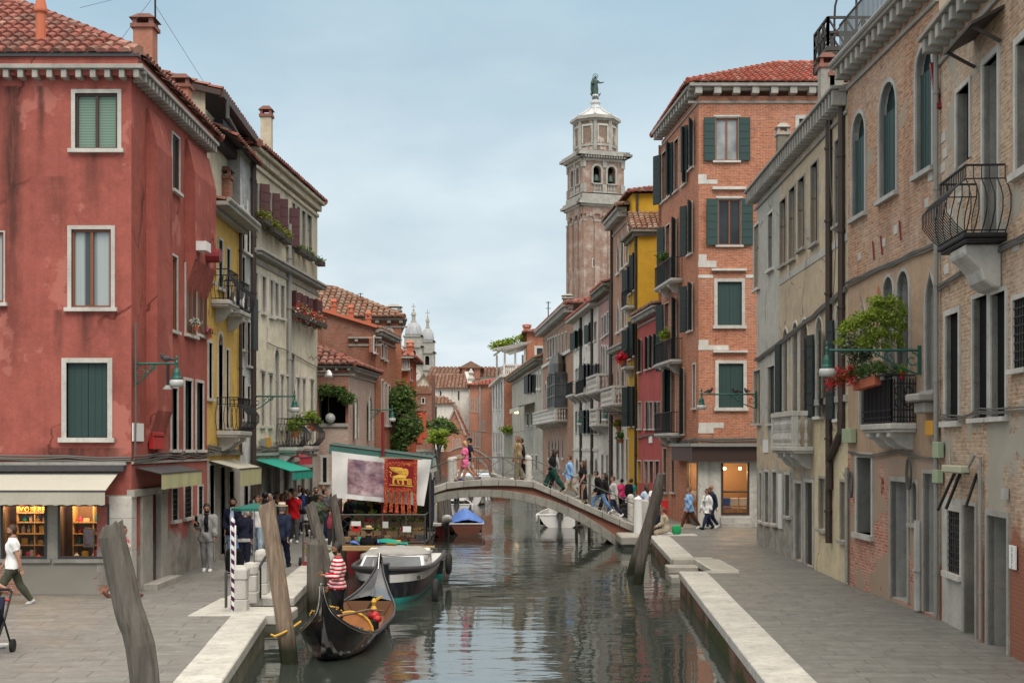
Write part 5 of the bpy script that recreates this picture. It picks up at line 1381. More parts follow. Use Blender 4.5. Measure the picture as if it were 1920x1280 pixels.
 for x,y0,y1 in((1081,621,656),(1088,617,652),(1107,606,644),(1116,602,640)):h.win(s,(x-2,y0,x+3,y1),.06,pane='glass',sh='LR' if x!=1116 else None,shm='dgreen',ang=20)
 for x in(1081,1087):h.win(s,(x-2,690,x+3,735),.06,pane='frame_white')
 for x in(1096,1103,1110,1118,1123):h.win(s,(x-2,682,x+3,726),.05,pane='dgreen',sh='LR',shm='black_sh',ang=15);h.win(s,(x-2,768,x+3,813),.05,pane='dgreen',sh='LR',shm='dgreen',ang=15)
 for x in(1081,1087):h.win(s,(x-2,770,x+2,812),.06,pane='glass')
 for x in(1082,1090,1099,1108,1118):h.win(s,(x-2,856,x+3,892),.12,pane='glass',arch='r')
 zt=s.z(1098,590);h.wall(s,0,s.L,0,zt);end_front(h,87.5,zt,4);h.done([MAT['white_stucco']])
 g=MB();g.fbox(s,-.2,s.L,zt,zt+.2,-.2,.6);g.build('eave',MAT['stone_grey'],h.root)
 g=MB();tile_plane(g,[s.pt(-.2,zt+.22,.55),s.pt(s.L,zt+.22,.55),s.pt(s.L,zt+2.6,-5),s.pt(-.2,zt+2.6,-5)],.42,.6);g.build('roof',[MAT['tile_bright'],MAT['roof_base']],h.root)
 for u in(s.u(1091),s.u(1112)):pipe(h,s,u,1.5,zt,.1)
 h.band(s,0,s.L,s.z(1098,752),s.z(1098,752)+.2,.06);h.band(s,0,s.L,s.z(1098,845),s.z(1098,845)+.2,.06)
 for x0,x1,y in((1078,1090,740),(1096,1112,738)):balcony(h,s,s.u(x0),s.u(x1),s.z((x0+x1)/2,y),.7,hh=.9,belly=0,corb=2)
 c=P(1064,600,118);h.chimney((c.x,c.y),.8,12.5,P(1064,555,118).z,'stone_dark','stone_grey')
 h,s=mk('brown_palazzo','brown pink palazzo with a balustrade balcony, arched windows and a dark oriel',101.1,124.8)
 for x in(1028,1033,1038,1043,1049,1055,1062):h.win(s,(x-1.6,634-(x-1028)*.4,x+1.6,674-(x-1028)*.35),.12,pane='curtain',slab='stone_clean')
 for x in(1024,1029,1034,1039,1044):h.win(s,(x-1.6,714,x+1.6,764),.14,arch='r',pane='glass',slab='stone_clean',door=True)
 for x in(1030,1036,1042,1048,1056):h.win(s,(x-2,808,x+2,862),.2,arch='p',pane='black',slab='stone')
 zt=s.z(1040,612);h.wall(s,0,s.L,0,zt,0);end_front(h,101.1,zt,5,1);h.done([MAT['brown_pink'],MAT['brick_far']])
 h.cornice(s,-.3,s.L,zt+.5,.5,.8,.6,.25,.35,mat='stone_grey');h.band(s,0,s.L,s.z(1040,678),s.z(1040,678)+.25,.15,'stone_clean')
 hip_roof(h.root,[(RL(101)-.6,100.8),(14,100.8),(12,125),(RL(125)-.6,125)],zt+.55,.28,.5,.65,'tile')
 balcony(h,s,s.u(1018),s.u(1064),s.z(1042,790),1.0,rail='stone',corb=5)
 g=MB();a,b,c,d=s.rect(1050,702,1064,764);g.fbox(s,a,b,c,d,.05,1.0);O=g.build('oriel',MAT['glass_sky'],h.root)
 k=MB()
 for i in range(5):u=a+(b-a)*i/4;k.fbox(s,u-.06,u+.06,c,d,1.0,1.06)
 for i in range(4):z=c+(d-c)*i/3;k.fbox(s,a,b,z-.05,z+.05,1.0,1.05)
 for i in range(4):z=c+(d-c)*i/3;k.fbox(s,b,b+.05,z-.05,z+.05,.05,1.05)
 k.lathe([(1.6,0),(1.5,.8),(.9,1.5),(.1,1.8)],s.pt((a+b)/2,d,.5),12,sx=.5,sy=1.2);k.build('glazing_bar',MAT['iron_grey'],O)
 h,s=mk('grey_house','low grey house with dark shutters and a white cafe awning',125,164)
 for x in(991,996,1001):h.win(s,(x-1.8,702,x+2.2,738),.08,pane='dgreen',sh='LR',shm='black_sh',ang=10)
 for x in(1008,1013):h.win(s,(x-1.5,696,x+1.5,732),.3,pane='glass',slab='stone_clean')
 for x in(990,998,1006):h.win(s,(x-2,772,x+2,800),.2,pane='glass');h.win(s,(x-2,850,x+2,880),.2,pane='black',door=True)
 zt=s.z(1004,690);h.wall(s,0,s.L,0,zt);end_front(h,125,zt,6);h.done([MAT['grey_wall']])
 h.cornice(s,0,s.L,zt+.5,.4,.8,.9,.4,.3,mat='stone_dark')
 g=MB();tile_plane(g,[s.pt(0,zt+.55,.7),s.pt(s.L,zt+.55,.7),s.pt(s.L,zt+2.5,-5),s.pt(0,zt+2.5,-5)],.6,.8);g.build('roof',[MAT['tile_old'],MAT['roof_base']],h.root)
 awning(h,s,s.u(983),s.u(1003),s.z(993,757),s.z(993,764),1.6,.5,'awning_cream')
 for i,x in enumerate((993,997)):
  p=P(x,773,150);l=MB().ball(p+V((-1.6,0,0)),.14).build('cafe_lamp',MAT['warm_soft']);solo(l,('warm cafe lamp under the white awning, nearer the brick house','warm cafe lamp under the white awning, nearer the brown palazzo')[i],'lamp','cafe lamps')
 h=House('terrace_palazzo','brick house with a big arched window and a white roof terrace under a green pergola','house');h.far=True
 f=Fac((-1.0,165),(6,165));s=Fac((-2.95,195),(-1.0,165))
 h.win(f,(969,718,990,776),.2,arch='p',pane='black',slab='stone_grey');h.win(f,(973,832,994,884),.25,pane='black',door=True,slab='stone')
 for x in(926,931,936,941):h.win(s,(x-1,712,x+1,770),.2,pane='glass',slab='stone_clean');h.win(s,(x-1,810,x+1,850),.2,pane='black',slab='stone_clean')
 zt=P(0,702,165).z;zb=P(0,805,165).z;h.wall(f,0,f.L,zb,zt,0);h.wall(f,0,f.L,0,zb,1);h.wall(s,0,s.L,0,zt,2);h.w.poly([f.pt(0,zt),f.pt(f.L,zt),(6,195,zt),(-2.95,195,zt)],1)
 u=Fac((1.9,166.5),(8,166.5));zu=P(0,622,166).z;h.win(u,(1002,648,1022,675),.3,pane='glass');h.wall(u,0,u.L,zt,zu,0);u2=Fac((1.7,180),(1.9,166.5));h.wall(u2,0,u2.L,zt,zu,0)
 h.done([MAT['brick_far'],MAT['grey_wall'],MAT['grey_stucco']])
 hip_roof(h.root,[(1.4,166),(10,166),(10,182),(1.2,182)],zu,.22,.6,.8,'tile')
 h.band(f,-.3,f.L,zt-.3,zt,.5,'stone');h.band(s,0,s.L,zt-.3,zt,.5,'stone');h.band(f,-.1,4.5,zb-.3,zb,.6,'stone_grey')
 g=MB()
 for i in range(13):g.lathe([(.12,0),(.07,.2),(.14,.6),(.07,.9),(.12,1.1)],f.pt(.1+i*.24,zt,-.2),6)
 for i in range(16):g.lathe([(.12,0),(.07,.2),(.14,.6),(.07,.9),(.12,1.1)],s.pt(s.L-.3-i*.5,zt,-.2),6)
 g.fbox(f,-.1,3.0,zt+1.1,zt+1.3,-.4,0);g.fbox(s,s.L-9,s.L,zt+1.1,zt+1.3,-.4,0)
 for uu in(0.0,1.5,2.9):g.fbox(f,uu-.1,uu+.15,zt,zt+1.35,-.35,.02)
 g.build('balustrade',MAT['stone_clean'],h.root)
 g=MB();zp=P(0,655,166).z
 for x,y in((-.9,165.6),(.4,165.6),(1.6,165.6),(-2,176),(1.4,176)):g.tube([(x,y,zt),(x,y,zp)],.13,6)
 for i in range(7):g.bar((-2.2+.3*i,165+i*1.7,zp),(2.4,165+i*1.7,zp+.9),.14,.2)
 g.bar((-1.2,165.4,zp),(-2.4,177,zp),.16,.2);g.build('pergola',MAT['stone_grey'],h.root)
 c=P(988,620,170);h.chimney((c.x,c.y),.9,zu-1,P(988,610,170).z,'brick_far','terracotta')
 h=House('far_house','tall salmon house end with drainpipe, left of the balustraded brick house','house');h.far=True
 f=Fac((-6.2,196),(-2.6,196));s=Fac((-6.2,215),(-6.2,196))
 for x in(884,891,897):h.win(f,(x-1.2,745,x+1.2,772),.15,pane='glass')
 for x in(884,890,896):h.win(f,(x-1.5,808,x+1.5,838),.1,pane='black')
 for x in(904,908):h.win(f,(x-1,788,x+1,808),.1,pane='glass')
 zt=P(0,722,196).z;h.wall(f,0,f.L,0,zt);h.wall(s,0,s.L,0,zt);h.done([MAT['salmon']])
 hip_roof(h.root,[(-6.6,195.5),(1,195.5),(1,215),(-6.6,215)],zt,.28,.55,.75,'tile_bright');pipe(h,f,f.u(900),1,zt,.14,'pipe_grey')
 h=House('gabled_house','small salmon gabled house with steep tiled roof before the white church','house');h.far=True
 f=Fac((-9.8,192),(-6.25,192));zt=P(0,815,192).z;zr=P(0,767,192).z
 for x in(850,856,862):h.win(f,(x-1.3,822,x+1.3,845),.1,pane='dark_brown')
 h.wall(f,0,f.L,0,zt);h.w.poly([f.pt(0,zt),f.pt(2.9,zt),f.pt(1.5,zr)]);h.done([MAT['salmon']])
 g=MB();A=f.pt(1.5,zr+.1,.2);B=A+V((0,9,0));tile_plane(g,[f.pt(3.2,zt,.2),f.pt(3.2,zt,.2)+V((0,9,0)),B,A],.5,.7);g.bar(f.pt(-.2,zt-.1,.2),A,.25,.2,1);g.bar(f.pt(3.2,zt-.1,.2),A,.25,.2,1)
 g.build('roof',[MAT['tile_bright'],MAT['stone_grey']],h.root)
canal_houses_right();orange_house();far_right()
# ------------------------------------------------------------------ bell tower, church, bridges, trees
def bell_tower():
 h=House('bell_tower','tall brick bell tower with arched belfry, octagonal drum and lead roof','bell tower')
 h.far=True
 d=200.0;k=d/F
 th=R(21.4);S=6.9
 c=P(1093,600,d)
 ex=V((cos(-th+R(21.4)*2-R(21.4)*1),0,0))
 a=V((c.x,d,0));t1=V((cos(R(18)),sin(R(18)),0));t2=V((-sin(R(18)),cos(R(18)),0))
 S1=79*k/cos(R(18));S2=S1
 f=Fac(tuple(a.xy),tuple((a+t1*S1).xy));s=Fac(tuple((a+t2*S2).xy),tuple(a.xy))
 b=Fac(tuple((a+t1*S1).xy),tuple((a+t1*S1+t2*S2).xy));e=Fac(tuple((a+t1*S1+t2*S2).xy),tuple((a+t2*S2).xy))
 Z=lambda y:CZ+(HY-y)*k
 for ff in(f,s,b,e):
  for q in(.34,.69):
   um=ff.L*q;h.hole(ff,(um-.62,um+.62,Z(343),Z(309)),'r',.8)
 a_,b_,c_,d_=f.rect(1112,486,1122,500);h.hole(f,(a_,b_,c_,d_),None,.5)
 MB().poly([f.pt(a_,c_,-.45),f.pt(b_,c_,-.45),f.pt(b_,d_,-.45),f.pt(a_,d_,-.45)]).build('window',MAT['brick_dark'],h.root)
 g=MB()
 for p,q,r_,t in((a_-.15,a_,c_-.15,d_+.15),(b_,b_+.15,c_-.15,d_+.15),(a_,b_,c_-.15,c_),(a_,b_,d_,d_+.15)):g.fbox(f,p,q,r_,t,0,.06)
 for ff in(f,s,b,e):
  h.wall(ff,0,ff.L,0,Z(382),0)
 h.w.build('shaft',MAT['brick_tower'],h.root);h.w=MB()
 for ff in(f,s,b,e):h.wall(ff,0,ff.L,Z(360),Z(292),0)
 h.w.build('belfry',MAT['brick_tower'],h.root);h.w=MB()
 p=MB();st=MB()
 for ff in(f,s):
  n=3;w=ff.L
  for i in range(n+1):
   u=w*(.0 if i==0 else i/n);u0=max(0,u-.42);u1=min(w,u+.42)
   p.fbox(ff,u0,u1,0,Z(412),0,.22)
  p.fbox(ff,0,w,Z(400),Z(382),0,.22)
  for i in range(n):
   u0=w*i/n+.42*(1 if i else 1);u1=w*(i+1)/n-.42;um=(u0+u1)/2;r=(u1-u0)/2
   pts=[(um-r*cos(pi*j/8),Z(412)+r*sin(pi*j/8))for j in range(9)]
   p.poly([ff.pt(u0,Z(400),.22)]+[ff.pt(*q,.22)for q in pts[:5]]);p.poly([ff.pt(*q,.22)for q in pts[4:]]+[ff.pt(u1,Z(400),.22)])
   p.poly([ff.pt(u0,Z(400),.22),ff.pt(um,pts[4][1],.22),ff.pt(u1,Z(400),.22)])
   st.fbox(ff,um-.12,um+.12,Z(405),Z(398),.22,.34)
   if i==1:pass
  for i in range(n+1):
   u=w*i/n;st.fbox(ff,max(0,u-.5),min(w,u+.5),Z(414),Z(411),0,.3)
 p.build('pilaster',MAT['brick_tower'],h.root)
 for ff in(f,s,b,e):
  for q in(.34,.69):
   um=ff.L*q
   o=outline(um-.62,um+.62,Z(343),Z(309),'r',8);oo=outline(um-.95,um+.95,Z(343),Z(309)+.33,'r',8)
   for i in range(len(o)-1):
    st.hexa([ff.pt(*oo[i],0),ff.pt(*oo[i+1],0),ff.pt(*o[i+1],0),ff.pt(*o[i],0),ff.pt(*oo[i],.14),ff.pt(*oo[i+1],.14),ff.pt(*o[i+1],.14),ff.pt(*o[i],.14)])
   st.fbox(ff,um-.75,um+.75,Z(344),Z(342),-.1,.3);st.fbox(ff,um-.75,um+.75,Z(360),Z(357),-.1,.25)
   for i in range(5):st.lathe([(.06,0),(.11,.35),(.05,.7),(.1,1.05)],ff.pt(um-.5+.25*i,Z(357),.1),6)
  for u in(0.02,.52,.97):
   uu=ff.L*u;st.fbox(ff,max(0,uu-.35),min(ff.L,uu+.35),Z(360),Z(344),0,.2);st.fbox(ff,max(0,uu-.3),min(ff.L,uu+.3),Z(312),Z(300),0,.2)
  st.fbox(ff,0,ff.L,Z(300),Z(296),0,.22)
 for i,(y0,y1,o)in enumerate(((386,382,.45),(381.9,377,.9),(376.9,372,.6),(371.9,362,.2),(295,291,.4),(290.9,286,1.0),(285.9,282,.7))):
  for ff in(f,s,b,e):st.fbox(ff,-o,ff.L+o-.003,Z(y0),Z(y1),-.5,o)
 for ff in(f,s):
  for i in range(16):
   u=ff.L*(i+.5)/16;st.fbox(ff,u-.12,u+.12,Z(295),Z(291.2),.4,.85)
 st.build('cornice',MAT['stone_grey'],h.root);g.build('window_frame',MAT['stone'],h.root)
 m=a+t1*S1/2+t2*S2/2
 MB().box(m.x-2,m.x+2,m.y-2,m.y+2,Z(360),Z(295)).build('dark_core',MAT['black'],h.root)  # black block: darkness inside the belfry arches put into colour
 for q in(.34,.69):MB().lathe([(.62,0),(.45,.25),(.36,.8),(.2,1.05),(.05,1.1)],f.pt(f.L*q,Z(338),-.35),10).build('bell',MAT['bronze'],h.root,smooth=True)
 k=m.y/F;st=None
 ph=R(18+22.5);r=36.5*k/cos(R(22.5))*.98
 dr=MB();dr.lathe([(r,Z(292)),(r,Z(232))],(m.x,m.y,0),8,ph=ph);DR=dr.build('drum',MAT['drum_stucco'],h.root)
 g=MB()
 for i in range(8):
  a1=ph+i*pi/4;q=V((m.x+r*cos(a1),m.y+r*sin(a1),0));g.tube([q+UPV*Z(290),q+UPV*Z(232)],.3,6)
 for y0,y1,o in((234,231,.25),(230.9,227,.75),(226.9,224,.5),(281,277,.15)):g.lathe([(r+o,Z(y0)),(r+o,Z(y1))],(m.x,m.y,0),8,ph=ph)
 g.build('moulding',MAT['stone_grey'],DR)
 g=MB()
 for i in range(8):
  a1=ph+(i+.5)*pi/4;q=V((m.x+r*.945*cos(a1),m.y+r*.945*sin(a1),0));tt=V((-sin(a1),cos(a1),0));nn=V((cos(a1),sin(a1),0))
  for s_ in(-1,1):g.bar(q+tt*(s_*.8)+UPV*Z(276),q+tt*(s_*.8)+UPV*Z(243),.16,.3,up=nn)
  g.bar(q+tt*-.88+UPV*Z(242),q+tt*.88+UPV*Z(242),.3,.16,up=nn)
 g.build('niche_frame',MAT['stone'],DR)
 rf=MB();R0=r+.3
 rf.lathe([(R0,Z(224)),(R0*.68,Z(217)),(R0*.44,Z(211)),(R0*.36,Z(206)),(R0*.38,Z(205)),(R0*.24,Z(203)),(R0*.18,Z(196)),(R0*.26,Z(194)),(R0*.25,Z(191)),(R0*.13,Z(189)),(.4,Z(184)),(.62,Z(181)),(.5,Z(178))],(m.x,m.y,0),8,ph=ph)
 for i in range(8):
  a1=ph+i*pi/4;rf.tube([V((m.x+R0*q*cos(a1),m.y+R0*q*sin(a1),Z(y)+.1))for q,y in((1,224),(.68,217),(.44,211),(.36,206))],.13,5)
 rf.build('roof',MAT['lead_pale'],h.root)
 z0=Z(180);H=45*k
 t=thing('statue','dark green bronze robed statue with outstretched arm and halo, on the bell tower','statue',(m.x,m.y,z0))
 q=MB();q.lathe([(.5,0),(.55,.1),(.42,.5),(.46,1.0),(.36,1.6),(.40,2.0),(.42,2.35),(.18,2.55),(.15,2.65)],(m.x,m.y,z0),12,sy=.75)
 q.ball((m.x,m.y,z0+2.85),.2,.2,.27,10)
 q.tube([(m.x+.3,m.y,z0+2.3),(m.x+.65,m.y-.1,z0+1.95),(m.x+1.15,m.y-.2,z0+2.0),(m.x+1.3,m.y-.2,z0+2.05)],[.16,.14,.09,.06],8)
 q.tube([(m.x-.3,m.y,z0+2.3),(m.x-.5,m.y-.2,z0+1.9),(m.x-.15,m.y-.4,z0+1.8)],[.17,.16,.08],8)
 q.tube([(m.x-.35,m.y+.1,z0+2.7),(m.x-.5,m.y+.15,z0+2.0),(m.x-.55,m.y+.1,z0+1.0),(m.x-.5,m.y,z0+.3)],[.14,.22,.2,.1],7)
 B=q.build('body',MAT['bronze'],t,smooth=True)
 MB().tube([(m.x+.38*cos(a),m.y+.1,z0+3.0+.38*sin(a))for a in[2*pi*i/14 for i in range(15)]],.05,5).build('halo',MAT['bronze'],t)
 MB().tube([(m.x+.75*cos(a),m.y-.1,z0+.45+.6*sin(a))for a in[pi+pi*i/8 for i in range(9)]],[.05,.1,.13,.15,.15,.15,.13,.1,.05],6).build('crescent',MAT['bronze'],t)
 MB().lathe([(.55,-.5),(.45,-.3),(.6,0)],(m.x,m.y,z0),10).build('pedestal',MAT['bronze'],t)
def church():
 h=House('church','white church with long brown tiled roofs far along the canal, behind the salmon houses','church');h.far=True
 d=215;f=Fac((-13.0,d),(-6.8,d));zt=P(0,728,d).z
 for x in(826,860):h.win(f,(x-1.5,733,x+1.5,750),.0,pane='glass',sill=False)
 h.wall(f,0,f.L,0,zt);bk=Fac((-14,235),(6,235));z2=P(0,706,235).z;h.w.build('nave_wall',MAT['church_white'],h.root);h.w=MB();h.wall(bk,0,bk.L,0,z2);h.w.build('choir_wall',MAT['church_white'],h.root);h.w=MB()
 ap=Fac((-13,208),(-9.2,208));z3=P(0,757,208).z;h.win(ap,(815,762,819,785),.0,pane='glass',sill=False);h.wall(ap,0,ap.L,0,z3);ap2=Fac((-9.2,208),(-8.8,215));h.wall(ap2,0,ap2.L,0,z3)
 h.done([MAT['church_white']])
 g=MB();zr=P(0,700,222).z
 tile_plane(g,[f.pt(0,zt,.5),f.pt(f.L+.4,zt,.5),(-7.4,224,zr),(-13.5,224,zr)],.6,.8)
 z4=P(0,688,245).z;tile_plane(g,[(-15,234.5,z2),(6,234.5,z2),(6,246,z4),(-15,246,z4)],.7,.9)
 zz=P(0,744,212).z;tile_plane(g,[ap.pt(0,z3,.4),ap.pt(ap.L+.4,z3,.4),(-10.6,212,zz),(-13,212,zz)],.6,.8)
 g.build('roof',[MAT['tile_old'],MAT['roof_base']],h.root)
 g=MB();g.fbox(f,f.L-.1,f.L+.6,0,zt,-.6,.3);g.bar(f.pt(f.L+.2,zt,0),(-7.6,224,zr+.2),.7,.5);g.lathe([(.5,0),(.6,.4),(.25,.9),(.5,1.3),(.1,2)],f.pt(f.L+.2,zt+1.2,0),8);g.build('gable_trim',MAT['stone'],h.root)
 c=P(883,697,233);g=MB();g.box(c.x-1.6,c.x+1.6,233,240,c.z-1.2,c.z+.9);D=g.build('dormer',MAT['brick_old'],h.root)
 MB().lathe([(.6,0),(.6,.05)],(0,0,0),12).xf(Matrix.Translation((c.x,232.95,c.z))@Matrix.Rotation(R(90),4,'X')).build('round_window',MAT['black'],D)
 g=MB();g.prism([(c.x-2.2,232.6,c.z+.7),(c.x+2.2,232.6,c.z+.7),(c.x,232.6,c.z+1.9)],(0,8,0));g.build('dormer_roof',MAT['tile_old'],D)
 for px,w,yd,ylan,yc,d,lb,yb in((774.3,33,(629,602),(602,580),566,250,'grey domed church tower with clock, the nearer and taller of the pair',649),(801,25,(639,614),(614,593),578,268,'grey domed church tower partly hidden behind its taller twin',660)):
  k=d/F;Z=lambda y:CZ+(HY-y)*k;cx=(px-CX)*k
  t=House('domed_tower',lb,'bell tower');t.far=True;r=w*k/2
  fs=[Fac((cx-r,d),(cx+r,d)),Fac((cx+r,d),(cx+r,d+2*r)),Fac((cx-r,d+2*r),(cx-r,d))]
  t.hole(fs[0],(r-r*.32,r+r*.32,Z(yb+24),Z(yb+7)),'r',.5);t.hole(fs[1],(r-r*.32,r+r*.32,Z(yb+24),Z(yb+7)),'r',.5)
  for ff in fs:t.wall(ff,0,ff.L,0,Z(yd[0]))
  MB().box(cx-r*.8,cx+r*.8,d+.45,d+2*r-.45,Z(yb+30),Z(yb+4)).build('dark_core',MAT['black'],t.root)  # black block stands for the unlit space behind the arches
  t.done([MAT['stone_grey']])
  g=MB()
  for y0,o in((yd[0]+2,.25),(yb+2,.4),(yb+34,.35)):
   for ff in fs:g.fbox(ff,-o,ff.L+o-.003,Z(y0),Z(y0-2.5),-.2,o)
  for ff in fs:
   for u in(0.0,.82):g.fbox(ff,ff.L*u,ff.L*(u+.18),Z(yb+31),Z(yb+2),0,.12)
  g.build('cornice',MAT['stone_grey'],t.root)
  H=(yd[0]-yd[1])*k;g=MB();c=(cx,d+r,Z(yd[0]))
  pr=[(r*.98*cos(a)**.8,H*sin(a))for a in[pi/2*i/8*.93 for i in range(9)]]
  g.lathe(pr,c,20)
  for i in range(12):
   a=2*pi*i/12;g.tube([V(c)+V((q*cos(a),q*sin(a),z))for q,z in pr],.05,4)
  g.build('dome',MAT['lead'],t.root,smooth=True)
  L=(ylan[0]-ylan[1])*k;c2=V((cx,d+r,Z(ylan[0])-.1));g=MB();q=r*.26
  g.lathe([(q*1.3,0),(q*1.3,L*.12),(q*.85,L*.15),(q*.85,L*.6),(q*1.25,L*.64),(q*1.1,L*.72),(q*.9,L*.85),(q*.3,L*.98),(.1,L)],c2,10)
  g.tube([c2+UPV*L,c2+UPV*(L+(ylan[1]-yc)*k)],.07,5);zc=L+(ylan[1]-yc)*k*.6;g.tube([c2+V((-.45,0,zc)),c2+V((.45,0,zc))],.07,5);g.ball(c2+UPV*(L+.15),.2)
  g.build('lantern',MAT['stone_grey'],t.root)
  if w>30:
   p=P(778,703,d);g=MB();g.lathe([(1.15,0),(1.15,.1)],(0,0,0),20).xf(Matrix.Translation((p.x+.0,d-.02,p.z))@Matrix.Rotation(R(90),4,'X'));C=g.build('clock_face',MAT['stone'],t.root)
   k2=MB();q=V((p.x,d-.15,p.z));k2.bar(q,q+V((.5,0,.4)),.08);k2.bar(q,q+V((-.1,0,.85)),.06);k2.build('hand',MAT['iron'],C)
 t=House('crenellated_house','dark brick house with pale gable and rounded battlements, beside the canal tree','house');t.far=True
 d=172;k=d/F;f=Fac(((772-CX)*k,d),((809.5-CX)*k,d));Z=lambda y:CZ+(HY-y)*k
 t.win(f,(790,745,797,757),.1,pane='black');t.wall(f,0,f.L,0,Z(733));e=Fac(((809.5-CX)*k,d),((809.5-CX)*k,d+8));t.wall(e,0,e.L,0,Z(700))
 b=Fac(((776-CX)*k,d+3),((809-CX)*k,d+3));um=b.L*.48;t.w.poly([b.pt(0,Z(735)),b.pt(b.L*.8,Z(735)),b.pt(b.L*.8,Z(718)),b.pt(um,Z(700)),b.pt(0,Z(726))],1)
 t.done([MAT['brick_dark'],MAT['cream_stucco']])
 g=MB()
 for i in range(6):
  u=f.L*(i+.5)/6;w=.22;g.prism([f.pt(u-w,Z(733),0),f.pt(u+w,Z(733),0),f.pt(u+w,Z(726),0),f.pt(u+w*.6,Z(723),0),f.pt(u,Z(722),0),f.pt(u-w*.6,Z(723),0),f.pt(u-w,Z(726),0)],f.n*-.4)
 g.fbox(f,-.1,f.L,Z(738),Z(735.5),0,.15);g.build('battlement',MAT['brick_dark'],t.root)
 g=MB();g.hexa([(q.x,q.y,z)for z,s_ in((Z(722),.3),(Z(703),.55))for q in[V(((803-CX)*k+i*s_,d+4+j*s_,0))for i,j in((-1,-1),(1,-1),(1,1),(-1,1))]]);g.build('chimney',MAT['brick_old'],t.root)
 g=MB();g.bar(b.pt(-.3,Z(727),.2),b.pt(um,Z(698.5),.2),.3,.12);g.bar(b.pt(um,Z(698.5),.2),b.pt(b.L*.85,Z(717),.2),.3,.12);g.build('roof',MAT['tile_old'],t.root)
def bridge():
 t=thing('footbridge','low stone and brick footbridge with iron railings arching over the canal','bridge',(0,54,0))
 Y0,Y1=54.0,57.2;L0,L1=-5.95,4.95
 k=54/F
 xs=[L0+(L1-L0)*i/60 for i in range(61)]
 def dz(x):
  pts=[(-6.2,.15),(-3.4,1.62),(-2.5,1.93),(-1.0,2.03),(.65,2.0),(1.1,1.86),(5.2,.02)]
  for(a,b),(c,d)in zip(pts,pts[1:]):
   if x<=c:return b+(d-b)*max(0,(x-a))/(c-a)
  return .02
 def ao(x):return 1.68-(.036 if x>-1.4 else .06)*abs(x+1.4)**2.3
 def az(x):return ao(x)-.3-.02*abs(x+1)
 for side,y in((0,Y0+.06),(1,Y1-.06)):
  g=MB()
  for a,b in zip(xs,xs[1:]):g.poly([(a,y,max(az(a)+.05,-1.2)),(b,y,max(az(b)+.05,-1.2)),(b,y,dz(b)-.1),(a,y,dz(a)-.1)])
  g.build('spandrel',MAT['bridge_red'],t)
 g=MB()
 for a,b in zip(xs,xs[1:]):g.poly([(a,Y0+.05,az(a)),(b,Y0+.05,az(b)),(b,Y1-.05,az(b)),(a,Y1-.05,az(a))])
 g.build('vault',MAT['brick_dark'],t)
 for y0,y1 in((Y0-.03,Y0+.4),(Y1-.4,Y1+.03)):
  g=MB();n=24
  for i in range(n):
   xa=-6.2+10.7*i/n+.004;xc=-6.2+10.7*(i+1)/n-.004
   g.hexa([(xa,y0,az(xa)),(xc,y0,az(xc)),(xc,y1,az(xc)),(xa,y1,az(xa)),(xa,y0,ao(xa)),(xc,y0,ao(xc)),(xc,y1,ao(xc)),(xa,y1,ao(xa))])
  g.build('arch_ring',MAT['bridge_stone'],t,bevel=.01)
 m=16
 for y0,y1 in((Y0-.1,Y0+.28),(Y1-.28,Y1+.1)):
  g=MB()
  for i in range(m):
   a=L0-.2+(L1-L0+.3)*i/m+.006;b=L0-.2+(L1-L0+.3)*(i+1)/m-.006
   g.hexa([(a,y0,dz(a)-.2),(b,y0,dz(b)-.2),(b,y1,dz(b)-.2),(a,y1,dz(a)-.2),(a,y0,dz(a)+.07),(b,y0,dz(b)+.07),(b,y1,dz(b)+.07),(a,y1,dz(a)+.07)])
  g.build('coping',MAT['stone_grey'],t,bevel=.02)
 g=MB()
 for a,b in zip(xs,xs[1:]):g.hexa([(a,Y0+.28,dz(a)-.3),(b,Y0+.28,dz(a)-.3),(b,Y1-.28,dz(a)-.3),(a,Y1-.28,dz(a)-.3),(a,Y0+.28,dz(a)-.02),(b,Y0+.28,dz(a)-.02),(b,Y1-.28,dz(a)-.02),(a,Y1-.28,dz(a)-.02)])
 g.build('deck',MAT['stone_grey'],t)
 def post(x,y,h,w=.26):
  g=MB();z=dz(x)+.05
  g.lathe([(w/2,-.1),(w/2,h*.82),(w/2*1.12,h*.84),(w/2*1.12,h*.9),(w/2*.9,h*.97),(w/2*.4,h)],(x,y,z),12);g.build('post',MAT['stone'],t,smooth=False)
 px_=[-2.48,.68,5.08]
 for y in(Y0+.08,Y1-.08):
  for x in px_:post(x,y,1.0 if x<4 else 1.25)
  post(-5.6,y,1.0)
  g=MB()
  for a,b in((-5.6,px_[0]),(px_[0],px_[1]),(px_[1],px_[2])):
   n=max(2,int(abs(b-a)/1.05));A=[a+(b-a)*i/n for i in range(n+1)]
   g.tube([(x,y,dz(x)+.95)for x in A],.02,6);g.tube([(x,y,dz(x)+.18)for x in A],.013,5)
   for i,x in enumerate(A):
    if 0<i<n:g.tube([(x,y,dz(x)),(x,y,dz(x)+.95)],.014,5)
   for x0,x1 in zip(A,A[1:]):
    g.tube([(x0,y,dz(x0)+.2),(x1,y,dz(x1)+.93)],.009,4);g.tube([(x1,y,dz(x1)+.2),(x0,y,dz(x0)+.93)],.009,4)
  g.build('railing',MAT['iron_grey'],t)
 MB().obox((5.25,53.8,-.1),.5,.5,1.35).build('end_pier',MAT['stone'],t,bevel=.03)
 b=thing('brick_bridge','far brick footbridge with a pale arch ring, beyond the stone bridge','bridge',(-5.5,172,0))
 x0,x1=-9.7,-2.6;N=30;g=MB();xs2=[x0+(x1-x0)*i/N for i in range(N+1)]
 top=lambda x:1.5+1.75*(1-(abs(x-(x0+x1)/2)/3.55)**1.6);ar=lambda x:WATER+2.6*math.sqrt(max(0,1-(abs(x-(x0+x1)/2)/3.3)**2))
